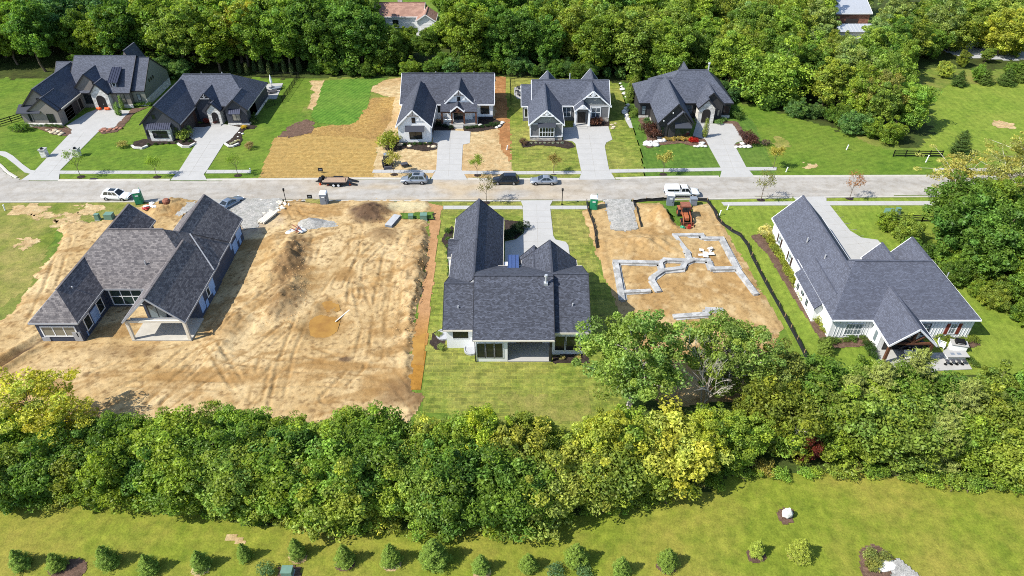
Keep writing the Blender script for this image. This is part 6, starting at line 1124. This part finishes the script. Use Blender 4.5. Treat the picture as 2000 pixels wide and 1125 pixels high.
def cname(c):
    r, g, b = c; k = r / g; v = g
    hue = 'yellow' if k > .9 else 'olive' if k > .82 else 'green'
    return ('dark ' if v < .145 else 'pale ' if v > .24 else '') + hue
def hname(H, lo, hi): return 'low' if H < lo + (hi - lo) / 3 else 'tall' if H > hi - (hi - lo) / 3 else 'middling'
def lin(r, g, b): return srgb(r, g, b)[:3]
GREEN, DEEP, OLIVE, YELLOW, PALE, LIME, GOLD, BLUEG = lin(124, 150, 56), lin(100, 130, 52), lin(136, 154, 64), lin(168, 176, 78), lin(140, 160, 88), lin(142, 168, 66), lin(170, 164, 84), lin(104, 138, 74)
def jit(c, q, a=.18): k = 1 + q.uniform(-a, a); h = q.uniform(-a, a) * .5; return (c[0] * k * (1 + h), c[1] * k, c[2] * k * (1 - h))
def scatter(poly, sp, seed, keep=lambda x, y: True):
    q = random.Random(seed); xs = [p[0] for p in poly]; ys = [p[1] for p in poly]; out = []
    ar = (max(xs) - min(xs)) * (max(ys) - min(ys)); P = np.array(poly)
    for _ in range(int(ar / sp / sp * 14)):
        x, y = q.uniform(min(xs), max(xs)), q.uniform(min(ys), max(ys))
        if not inpoly(np.array([x]), np.array([y]), poly)[0] or not keep(x, y): continue
        if all((x - a) ** 2 + (y - b) ** 2 > sp * sp for a, b in out): out.append((x, y))
    return out
# ---------------------------------------------------------------- hedgerow along the bottom lawn
q = random.Random(3)
HEDGE = [(-58, 44.6), (-37, 44.8), (-31, 43.6), (-25, 42.0), (-5, 41.6), (1, 42.2), (10, 44), (16, 45.5), (16, 49.5), (8, 49.0), (2, 50.5), (-4, 50.2), (-14, 50.4), (-22, 51), (-42, 51), (-58, 50.5)]
for x, y in scatter(HEDGE, 2.35, 5):
    yel = math.exp(-((x - 9) / 6) ** 2) * .7 + .12; c = YELLOW if q.random() < yel * .5 else OLIVE if q.random() < .3 + yel * .3 else DEEP if q.random() < .25 else LIME if q.random() < .3 else GREEN
    H = q.uniform(4.6, 6.6) * (1 if y < 48 else .85)
    c = jit(c, q); place = 'below the unfinished house' if x < -37 else 'below the open dirt lot' if x < -9 else 'below the middle white house'
    plant('hedgerow_shrub', 'bush%d' % q.randrange(4), x, y, H, c, '%s %s shrub, %s row of the hedgerow %s' % (hname(H, 4, 6.6), cname(c), 'lawn' if y < 45.5 else 'plot' if y > 48 else 'middle', place), 'shrub', 'shrubs in the hedgerow', q.uniform(1.1, 1.4))
for x, y in scatter([(16, 46.5), (24, 49), (38, 49.5), (50, 47), (70, 46), (72, 57), (60, 57.5), (50, 56.5), (42, 57.5), (30, 56), (20, 55)], 2.9, 8, keep=lambda x, y: not (16 < x < 27.5 and y > 50.3) and not (29.6 < x < 34.4 and y < 50.2)):
    c = q.choice((GREEN, OLIVE, DEEP, LIME, GREEN, OLIVE)); k = q.choice(('bush0', 'bush1', 'bush2', 'round0', 'round1', 'bush3')); 
    if x < 26 and q.random() < .4: c = YELLOW
    c = jit(c, q); H = q.uniform(5.0, 7.4)
    plant('hedgerow_tree', k, x, y, H, c, '%s %s tree in the thicket, %s, below the %s' % (hname(H, 5, 7.4), cname(c), 'lawn side' if y < 50 else 'house side' if y > 54 else 'middle', 'footings' if x < 34 else 'timber porch' if x < 52 else 'wood corner'), 'tree', 'trees in the right thicket', q.uniform(1.1, 1.4))
for x in np.arange(-57, 16, 1.9):                                # low weeds along the hedge's lawn edge
    yb = np.interp(x, [-58, -37, -31, -25, -5, 1, 10, 16], [43.3, 43.3, 42.0, 40.6, 40.0, 40.6, 42.6, 44]); plant('weed_clump', 'shrub%d' % q.randrange(2), x + q.uniform(-.6, .6), yb + q.uniform(-.3, .6), q.uniform(.8, 1.8), jit(q.choice((YELLOW, OLIVE, GREEN, LIME)), q), 'low yellow green weed clump at the foot of the hedgerow', 'weeds', 'weeds along the hedgerow', q.uniform(1, 1.6))
for x in np.arange(17, 68, 1.5):
    yb = np.interp(x, [16, 24, 38, 50, 66], [44.4, 47.0, 47.2, 45, 44.4]); plant('weed_clump', 'shrub%d' % q.randrange(2), x + q.uniform(-.6, .6), yb + q.uniform(-.3, .6), q.uniform(.7, 1.5), jit(q.choice((GOLD, OLIVE, GREEN, LIME)), q), 'low dry weed clump at the foot of the right thicket', 'weeds', 'weeds along the right thicket', q.uniform(1, 1.6))
# trees of the hedgerow that stand out
plant('ash_tree', 'feather0', -52.0, 52.4, 9.2, lin(184, 184, 76), 'tall feathery yellow tree at the hedgerow end in the lower left corner', 'tree', wide=1.15); plant('ash_tree', 'feather1', -47.5, 50.2, 7.6, lin(180, 178, 68), 'shorter yellowing tree next to the feathery yellow one', 'tree', wide=1.1)
plant('oak_tree', 'oak0', 13.6, 56.6, 13.6, lin(136, 160, 76), 'tall pale green tree in front of the middle house corner', 'tree', wide=1.05); plant('oak_tree', 'oak1', 24.6, 58.6, 11.6, lin(136, 156, 72), 'broad green tree covering the near side of the concrete footings', 'tree', wide=1.15)
plant('oak_tree', 'round2', 31.0, 57.5, 7.6, lin(130, 138, 64), 'mid height green tree beside the black silt fence foot', 'tree', wide=1.1); plant('maple_tree', 'oak1', 20.0, 48.6, 7.0, lin(172, 182, 66), 'bright yellow green tree below the dead grey branches', 'tree', wide=1.15); plant('maple_tree', 'round1', 10.6, 47.6, 7.8, lin(166, 174, 66), 'yellowing round tree right of the new lawn edge', 'tree', wide=1.15)
plant('maple_tree', 'round0', -3.0, 48.8, 7.2, lin(172, 188, 62), 'lime yellow tree at the top of the hedgerow by the new lawn', 'tree', wide=1.0); plant('maple_tree', 'bush1', 28.4, 52.0, 7.6, lin(126, 136, 52), 'yellow green bushy tree right of the dead branches', 'tree', wide=1.1)
plant('sumac_bush', 'bush2', 32.0, 49.4, 4.2, lin(108, 52, 44), 'small dark red bush within the right thicket', 'bush', wide=.8)
for k, (px, py, z, H) in enumerate(((1690, 790, 0, 8.2), (1760, 770, 0, 8.6), (1640, 800, 0, 7.0), (1850, 830, 0, 8.4), (1810, 880, 0, 7.2))):
    x, y = U(px, py + 20); plant('cedar_tree', 'cedar%d' % (k % 2), x, y, H, lin(134, 144, 72), 'shaggy upright cedar in the thicket below the timber porch', 'tree', 'cedars below the timber porch', 1.15)
def dead_tree(px, py, H, seed, label):
    x, y = U(px, py); qq = random.Random(seed); mb = MB()
    for k in range(3): branch_mb(mb, Vector((x + qq.uniform(-.3, .3), y + qq.uniform(-.3, .3), 0)), Vector((qq.uniform(-.5, .5), qq.uniform(-.4, .4), 1)).normalized(), H * .34, .11, 4, qq, .55, 5)
    single('dead_tree', mb, 'bark_pale', label, 'tree')
dead_tree(1372, 800, 10.5, 3, 'bare grey dead tree between the two big green trees'); dead_tree(1530, 880, 5.5, 5, 'bare pale branches poking from the right thicket')
# ---------------------------------------------------------------- woods behind the houses and on the right
def wood(poly, sp, seed, label, group, kinds, cols, hr, name='woodland_tree', keep=lambda x, y: True, hf=None):
    for x, y in scatter(poly, sp, seed, keep):
        H = q.uniform(*hr)
        if hf: H = min(H, hf(x, y))
        c = jit(q.choice(cols), q); xs = sorted(p[0] for p in poly); f = (x - xs[0]) / (xs[-1] - xs[0]); w0 = label.split(' ', 1)[1] if label.split(' ', 1)[0] in ('tall', 'green', 'olive', 'yellow', 'low', 'distant') else label
        for k_ in ('green ', 'leafy '): w0 = w0[len(k_):] if w0.startswith(k_) else w0
        plant(name, q.choice(kinds), x, y, H, c, '%s %s %s, %s' % (hname(H, *hr), cname(c), w0, 'left end' if f < .25 else 'left of centre' if f < .5 else 'right of centre' if f < .75 else 'right end'), 'shrub' if 'shrub' in name else 'tree', group, q.uniform(1.0, 1.32))
def corridor(x, y):
    lim = 99
    if -41 < x * 200 / y < -18: lim = min(lim, (61 - 59 * y / 193) * .92)
    if 84 < x * 195 / y < 99: lim = min(lim, (61 - 59.5 * y / 187) * .9)
    if 107 < x * 175 / y < 128 and y < 178: lim = 3.7
    return max(lim, 3.0)
gaps = lambda x, y: corridor(x, y) > 3.6
wood([(-175, 168), (-112, 164), (-96, 165), (-92, 176), (-92, 204), (-175, 204)], 6.2, 21, 'tall tree in the wood behind the large stone house', 'wood behind the large stone house', ['forest0', 'forest1', 'forest2', 'round1'], [DEEP, GREEN, GREEN, BLUEG, OLIVE], (12, 16.5))
wood([(-92, 165), (-70, 164), (-48, 163), (-46, 176), (-46, 204), (-92, 204)], 6.2, 22, 'tall green tree in the wood behind the dark grey house', 'wood behind the dark grey house', ['forest0', 'forest1', 'forest2', 'round2'], [DEEP, GREEN, GREEN, OLIVE, LIME], (12, 17), hf=corridor, keep=gaps)
wood([(-46, 163.5), (-20, 165), (2, 165), (2, 206), (-46, 206)], 6.0, 23, 'green tree in the wood behind the white farmhouse', 'wood behind the white farmhouse', ['forest0', 'forest1', 'round0', 'forest2', 'round1'], [DEEP, GREEN, GREEN, OLIVE, DEEP], (11, 15.5), hf=corridor, keep=gaps)
wood([(2, 165), (28, 160), (50, 151), (56, 170), (60, 208), (2, 208)], 6.0, 24, 'green tree behind the craftsman and charcoal houses', 'wood behind the craftsman and charcoal houses', ['forest0', 'forest1', 'round0', 'forest2', 'round1', 'round2'], [DEEP, GREEN, OLIVE, OLIVE, LIME], (10.5, 15))
wood([(51, 149), (62, 140), (73, 130), (80, 127), (87, 136), (84, 150), (92, 160), (100, 176), (130, 190), (60, 212), (56, 170)], 5.6, 25, 'olive green tree in the wood beyond the right open lawn', 'wood beyond the right open lawn', ['round0', 'round1', 'round2', 'forest0', 'forest1', 'bush0'], [GREEN, OLIVE, OLIVE, DEEP, PALE, LIME], (8, 13), hf=corridor, keep=gaps)
wood([(98, 160), (118, 156), (126, 163), (160, 168), (175, 205), (125, 205), (104, 176)], 6.5, 26, 'yellow green tree around the far parking yard', 'trees around the far parking yard', ['round0', 'round1', 'round2', 'forest1'], [LIME, GREEN, OLIVE, YELLOW], (6, 11), hf=corridor, keep=gaps)
wood([(-46, 205), (-175, 205), (-175, 218), (-60, 218)], 8, 27, 'distant tree at the far side of the back wood', 'far side of the back wood', ['forest0', 'round1'], [GREEN, OLIVE], (8, 12)); wood([(0, 208), (60, 210), (100, 206), (100, 222), (0, 222)], 8, 28, 'distant tree beyond the wood near the red roof', 'far trees near the red roof', ['forest0', 'round1'], [GREEN, OLIVE, PALE], (8, 11), keep=lambda x, y: not (48 < x < 66 and y > 203))
wood([(66, 94), (64, 91), (66, 86), (67.5, 80), (71, 72), (88, 60), (112, 60), (112, 90), (76, 92)], 4.0, 29, 'green tree in the wood beside the white house', 'wood beside the white house', ['round0', 'round1', 'round2', 'bush1', 'bush3'], [GREEN, DEEP, OLIVE, LIME, GREEN], (7, 11))
wood([(61, 97), (63, 91), (66, 82), (70, 73), (77, 65), (73, 63), (64, 77), (61.5, 87), (58.5, 94)], 2.5, 30, 'low shrub at the wood edge along the right lawn', 'shrubs along the right wood edge', ['bush0', 'bush1', 'bush2'], [GREEN, DEEP, OLIVE], (2.4, 4.2), 'edge_shrub')
wood([(-104, 161.5), (-78, 159.5), (-48, 160.5), (0, 162.2), (28, 157.5), (49, 146.5), (62, 136), (73, 125.5), (76, 128), (64, 139), (50, 149), (28, 160), (0, 164.5), (-104, 164)], 2.9, 31, 'low leafy undergrowth shrub at the foot of the back wood', 'undergrowth along the back wood', ['bush0', 'bush1', 'bush2', 'bush3'], [BLUEG, DEEP, GREEN], (2.2, 4.6), 'undergrowth_shrub', keep=lambda x, y: not (-76 < x < -46))
plant('locust_tree', 'airy0', 70.8, 99.4, 11.4, lin(172, 168, 92), 'airy yellowing tree overhanging the road at the right edge', 'tree', wide=1.05); plant('locust_tree', 'airy1', 78.6, 98.2, 12.0, lin(162, 162, 88), 'second airy yellowing tree right beside the road', 'tree', wide=1.05)
plant('locust_tree', 'airy0', 84.5, 103.5, 12.5, lin(156, 160, 84), 'third airy yellowing tree at the right edge of the road', 'tree', wide=1.05, rz=2.0)
plant('maple_tree', 'round1', 122, 176, 11.0, lin(176, 182, 72), 'bright yellow tree behind the meadow near the parked van', 'tree', wide=1.25); plant('maple_tree', 'round2', 138.0, 169, 8.4, lin(104, 146, 54), 'bright green tree right of the parked van', 'tree', wide=1.2)
plant('maple_tree', 'oak1', 73.5, 135, 11.0, lin(150, 148, 74), 'broad yellow olive tree at the wood tip above the board fence', 'tree', wide=1.1); plant('maple_tree', 'forest1', -64, 168, 15, lin(158, 156, 56), 'yellow topped tree behind the dark grey house', 'tree', wide=1.1); plant('maple_tree', 'forest0', -36, 166.0, 14.6, lin(88, 122, 50), 'dense bright green tree at the corner above the seeded lot', 'tree', wide=1.25)
for k, (x, y) in enumerate(((102, 155.5), (108.5, 156.5), (113, 156), (118, 158))): plant('cedar_shrub', 'spruce%d' % (k % 3), x, y, q.uniform(3.2, 5), jit(lin(88, 110, 48), q), 'round evergreen along the top of the far meadow', 'evergreen', 'evergreens above the far meadow', 1.3)
plant('ash_tree', 'sap1', 121, 153, 4.2, lin(190, 142, 56), 'small orange yellow tree at the far meadow edge', 'tree', wide=1.5); plant('cedar_shrub', 'cedar0', 84.5, 121, 5.0, lin(78, 100, 48), 'dark evergreen at the lower corner of the far meadow', 'evergreen', wide=1.2)
# ---------------------------------------------------------------- the row of young spruces on the bottom lawn
ORD = 'first second third fourth fifth sixth seventh eighth ninth tenth eleventh twelfth thirteenth fourteenth fifteenth sixteenth seventeenth'.split()
SP = [(45, 1105, 2.8), (115, 1108, 2.4), (215, 1102, 3.0), (295, 1114, 2.6), (395, 1107, 2.9), (480, 1090, 2.8), (582, 1084, 2.9), (675, 1098, 2.8), (765, 1098, 3.1), (850, 1098, 3.9), (940, 1114, 3.0), (1032, 1110, 2.7), (1125, 1098, 3.0), (1212, 1118, 3.0), (1302, 1104, 2.9), (1476, 1082, 2.6), (1558, 1086, 2.9)]
for k, (px, py, H) in enumerate(SP):
    x, y = U(px, py); plant('spruce_tree', 'spruce%d' % (k % 3), x, y, H * q.uniform(.84, 1.02), jit(lin(146, 158, 62) if k > 14 else lin(116, 140, 56), q, .08), ORD[k] + ' young spruce from the left in the row on the bottom lawn', 'spruce', 'young spruces on the bottom lawn', q.uniform(.8, 1.1))
    if k in (1, 4, 6, 7, 8, 10, 14, 15, 16): sheet('mulch_ring', [(x + .95 * math.cos(a), y - .2 + .8 * math.sin(a)) for a in np.linspace(0, 6.28, 14)[:-1]], 'mulch_brown' if k in (1, 7, 14, 15) else 'tan_yard', .03, res=.15, rough=.25, seed=k)
x, y = U(120, 1112); sheet('mulch_ring', [(x + .9 + 1.5 * math.cos(a), y - .1 + 1.2 * math.sin(a)) for a in np.linspace(0, 6.28, 14)[:-1]], 'mulch_brown', .05, res=.15, rough=.2)
x, y = U(1610, 690); plant('spruce_tree', 'spruce1', x, y, 2.6, lin(112, 132, 54), 'young spruce standing alone on the lawn below the white house', 'spruce', wide=1.1)
for k, (px, py) in enumerate(((522, 1118), (1082, 1118), (1140, 1124))):
    x, y = U(px, py); plant('grass_tuft', 'shrub%d' % (k % 2), x, y, 1.0, lin(104, 134, 84), 'pale green ornamental grass tuft at the bottom edge, tuft %d from the left' % (k + 1), 'grass tuft', 'ornamental grasses at the bottom edge', 1.2)
# ---------------------------------------------------------------- street saplings
ST = [((158, 346), 'sap0', 5.0, GREEN, 'thin sapling in the verge by the wide double drive'), ((307, 346), 'sap1', 4.0, LIME, 'leafy sapling in the verge before the dark grey house'), ((465, 343), 'sap0', 4.2, GREEN, 'sapling at the pavement end left of the straw lot'), ((770, 341), 'sap1', 4.4, GOLD, 'yellow sapling behind the silver parked car'),
      ((932, 343), 'sap1', 3.8, OLIVE, 'sapling in the verge left of the black parked car'), ((1081, 339), 'sap1', 3.8, lin(150, 134, 74), 'orange sapling above the silver sedan'), ((1295, 341), 'sap1', 4.4, GOLD, 'yellow sapling before the charcoal house'), ((1510, 329), 'sap1', 4.4, lin(172, 162, 76), 'golden sapling at the far pavement end'),
      ((950, 396), 'sap0', 4.8, lin(112, 108, 60), 'thin tall sapling on the near verge behind the black roof peak'), ((1486, 391), 'sap0', 5.0, lin(128, 128, 70), 'sapling on the near verge left of the white house'), ((1659, 388), 'sap0', 4.6, lin(160, 112, 72), 'brownish sapling on the near verge right of the white house')]
for (px, py), k, H, c, lb in ST:
    x, y = U(px, py); plant('sapling', k, x, y, H, c, lb, 'sapling'); sheet('mulch_ring', [(x + .7 * math.cos(a), y + .6 * math.sin(a)) for a in np.linspace(0, 6.28, 12)[:-1]], 'mulch', .06, res=.15, rough=.15)
# ---------------------------------------------------------------- garden shrubs
def row(pts, H, col, label, cat='shrub', group=None, key='shrub', name='garden_shrub', n=None, wide=1.15, hz=.2):
    for k, (px, py) in enumerate(pts):
        x, y = U(px, py); plant(name, key + str(q.randrange(2)) if key == 'shrub' else key, x, y, H * q.uniform(1 - hz, 1 + hz), jit(col, q), label, cat, group, wide)
def along(a, b, n): return [(a[0] + (b[0] - a[0]) * i / (n - 1), a[1] + (b[1] - a[1]) * i / (n - 1)) for i in range(n)]
row(along((1500, 468), (1612, 650), 26), 1.0, lin(150, 158, 62), 'yellow green shrub in the bed along the white side wall', group='shrubs along the white side wall'); row([(1492, 458), (1497, 462), (1500, 466)], 1.4, lin(206, 200, 130), 'cream flowering shrub at the corner of the white house', group='cream shrubs at the white corner')
row([(1632, 668), (1650, 667), (1665, 665), (1684, 664)], .8, lin(92, 116, 50), 'clipped round shrub under the double window of the white house', group='clipped shrubs under the double window'); row([(1692, 678), (1699, 690), (1706, 699)], .9, lin(70, 98, 44), 'dark round shrub beside the porch side walk', group='dark shrubs by the porch walk'); row([(1832, 662), (1850, 664), (1880, 668), (1900, 668)], .8, lin(118, 136, 56), 'small shrub in the bed by the grill', group='shrubs by the grill'); row([(1606, 676), (1616, 670)], 1.2, lin(100, 120, 52), 'leafy shrub at the near corner of the white house', group='shrubs at the near white corner'); row([(1893, 707), (1902, 715)], .8, lin(100, 126, 56), 'low shrub beside the patio slab corner', group='shrubs by the patio slab')
row(along((990, 466), (1020, 448), 6), 1.2, lin(44, 62, 36), 'dark evergreen shrub in the mulch beside the middle drive', group='evergreens beside the middle drive'); row(along((874, 455), (880, 540), 7), .7, lin(84, 112, 50), 'small shrub in the bed along the middle house garage', group='shrubs along the middle garage'); row([(856, 655), (862, 682)], .7, lin(150, 160, 80), 'small pale plant by the window well', group='plants by the window wells'); row([(1098, 702), (1128, 700)], .6, lin(200, 186, 120), 'small dry plant under the rear windows', group='plants under the rear windows')
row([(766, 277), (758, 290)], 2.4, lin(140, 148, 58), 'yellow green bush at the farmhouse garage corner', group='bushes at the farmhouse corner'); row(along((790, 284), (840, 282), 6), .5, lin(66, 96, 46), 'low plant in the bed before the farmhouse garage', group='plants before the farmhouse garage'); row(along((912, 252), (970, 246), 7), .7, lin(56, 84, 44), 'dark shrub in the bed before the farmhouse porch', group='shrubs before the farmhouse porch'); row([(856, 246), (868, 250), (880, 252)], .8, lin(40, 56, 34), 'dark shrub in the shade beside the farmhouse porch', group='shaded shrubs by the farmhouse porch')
row([(1160, 244), (1168, 243)], 1.5, lin(112, 76, 60), 'red brown ornamental bush before the craftsman window', group='red brown bushes by the craftsman'); row(along((1038, 281), (1098, 281), 8), .4, lin(170, 176, 160), 'small pale plant in the mulch before the craftsman garage', group='pale plants before the craftsman'); row([(1022, 282)], 1.2, lin(110, 86, 70), 'brown bush at the end of the craftsman bed')
row([(1272, 262), (1276, 270)], 2.4, lin(96, 66, 56), 'dark red maple bush beside the charcoal garage', group='dark red bushes by the charcoal garage'); row([(1266, 248), (1262, 240)], 1.2, lin(84, 116, 66), 'green shrub along the charcoal garage side', group='green shrubs by the charcoal garage'); row(along((1300, 275), (1346, 274), 7), .8, lin(190, 170, 96), 'yellow blooming shrub before the charcoal garage', group='yellow shrubs before the charcoal garage'); row([(1351, 278), (1358, 279)], .9, lin(190, 50, 40), 'red flower clump beside the charcoal drive', 'flowers', 'red flowers beside the charcoal drive', name='flower_clump'); row([(1376, 268)], 4.6, lin(140, 150, 66), 'narrow upright evergreen beside the charcoal drive', 'tree', key='arbor0', name='columnar_tree', wide=.9); row([(1458, 276), (1463, 282)], 1.9, lin(100, 70, 64), 'purple bush at the bed end beside the charcoal drive', group='purple bushes by the charcoal drive'); row([(1398, 240), (1410, 238), (1404, 243)], .9, lin(120, 150, 80), 'low green shrub right of the stone arch', group='shrubs by the stone arch'); row([(1436, 226), (1440, 232)], 1.8, lin(96, 122, 54), 'round green bush at the charcoal house corner', group='bushes at the charcoal corner'); row([(1494, 284)], 1.0, lin(120, 96, 84), 'small brown bush alone on the right open lawn'); row([(1228, 190), (1234, 180), (1230, 200), (1240, 172)], 3.2, lin(122, 138, 58), 'loose yellow green shrub left of the charcoal house', group='shrubs left of the charcoal house', key='arbor0', wide=1.7); row([(1233, 215), (1240, 222), (1236, 228)], 1.2, lin(112, 136, 62), 'small shrub along the curved stone path', group='shrubs along the curved path')
row(along((405, 240), (424, 241), 5), .9, lin(120, 52, 44), 'red leafed shrub before the dark grey entry', group='red shrubs before the dark grey entry'); row([(362, 271), (358, 268)], 2.2, lin(140, 160, 76), 'light green bush at the dark grey garage corner', group='bushes at the dark grey garage corner'); row([(497, 240), (490, 236)], 1.4, lin(80, 104, 50), 'round shrub at the right corner of the dark grey house', group='shrubs at the dark grey corner'); row([(476, 250), (478, 252)], .7, lin(206, 180, 60), 'small yellow bush at the dark grey drive end', group='yellow bushes at the dark grey drive'); row([(488, 290)], 1.5, lin(150, 130, 90), 'dry ornamental grass on the lawn right of the dark grey drive'); row([(239, 288)], 1.7, lin(170, 160, 90), 'yellow ornamental grass on the lawn between the two left drives'); row(along((290, 284), (372, 278), 7), .45, lin(60, 84, 44), 'tiny plant in the black mulch before the dark grey garage', group='plants before the dark grey garage'); row(along((452, 283), (466, 276), 4), .4, lin(200, 196, 170), 'tiny pale flower clump in the round bed', 'flowers', 'pale flowers in the round bed', name='flower_clump')
row(along((65, 246), (120, 250), 7), .7, lin(84, 108, 52), 'shrub before the stone base of the large house', group='shrubs before the large house'); row([(42, 252), (36, 256), (48, 256)], 1.6, lin(110, 140, 58), 'leafy bush left of the large stone house', group='bushes left of the large house'); row(along((265, 208), (292, 206), 5), .9, lin(108, 140, 62), 'leafy shrub along the large house front bed', group='shrubs along the large house front'); row([(230, 225), (235, 226), (241, 214)], 3.0, lin(120, 146, 66), 'slim young tree at the edge of the wide drive court', group='slim trees at the drive court', cat='tree', key='arbor0', wide=.9)
for k in range(10):
    x, y = U(455 + k * 14.5, 141 + (k % 3) * 2.5); plant('arborvitae', 'arbor0', x, y, q.uniform(2.6, 3.6), jit(lin(100, 116, 66), q), 'young columnar evergreen planted before the shaded back wood', 'evergreen', 'young evergreens before the back wood', 1.1)
for px in (887, 903, 925): x, y = U(px, 148); plant('arborvitae', 'arbor0', x, y, 4.5, lin(104, 124, 58), 'columnar evergreen behind the farmhouse roof', 'evergreen', 'evergreens behind the farmhouse', 1.0)
for px, py in ((1262, 158), (1280, 158)): x, y = U(px, py); plant('arborvitae', 'arbor0', x, y, 5.0, lin(104, 136, 60), 'columnar evergreen behind the left end of the charcoal house', 'evergreen', 'evergreens behind the charcoal house', 1.1)
row([(1700, 1090), (1712, 1098), (1706, 1110), (1724, 1090), (1698, 1108)], .8, lin(150, 156, 80), 'small dry perennial in the teardrop bed', 'plant', 'perennials in the teardrop bed', name='garden_plant')
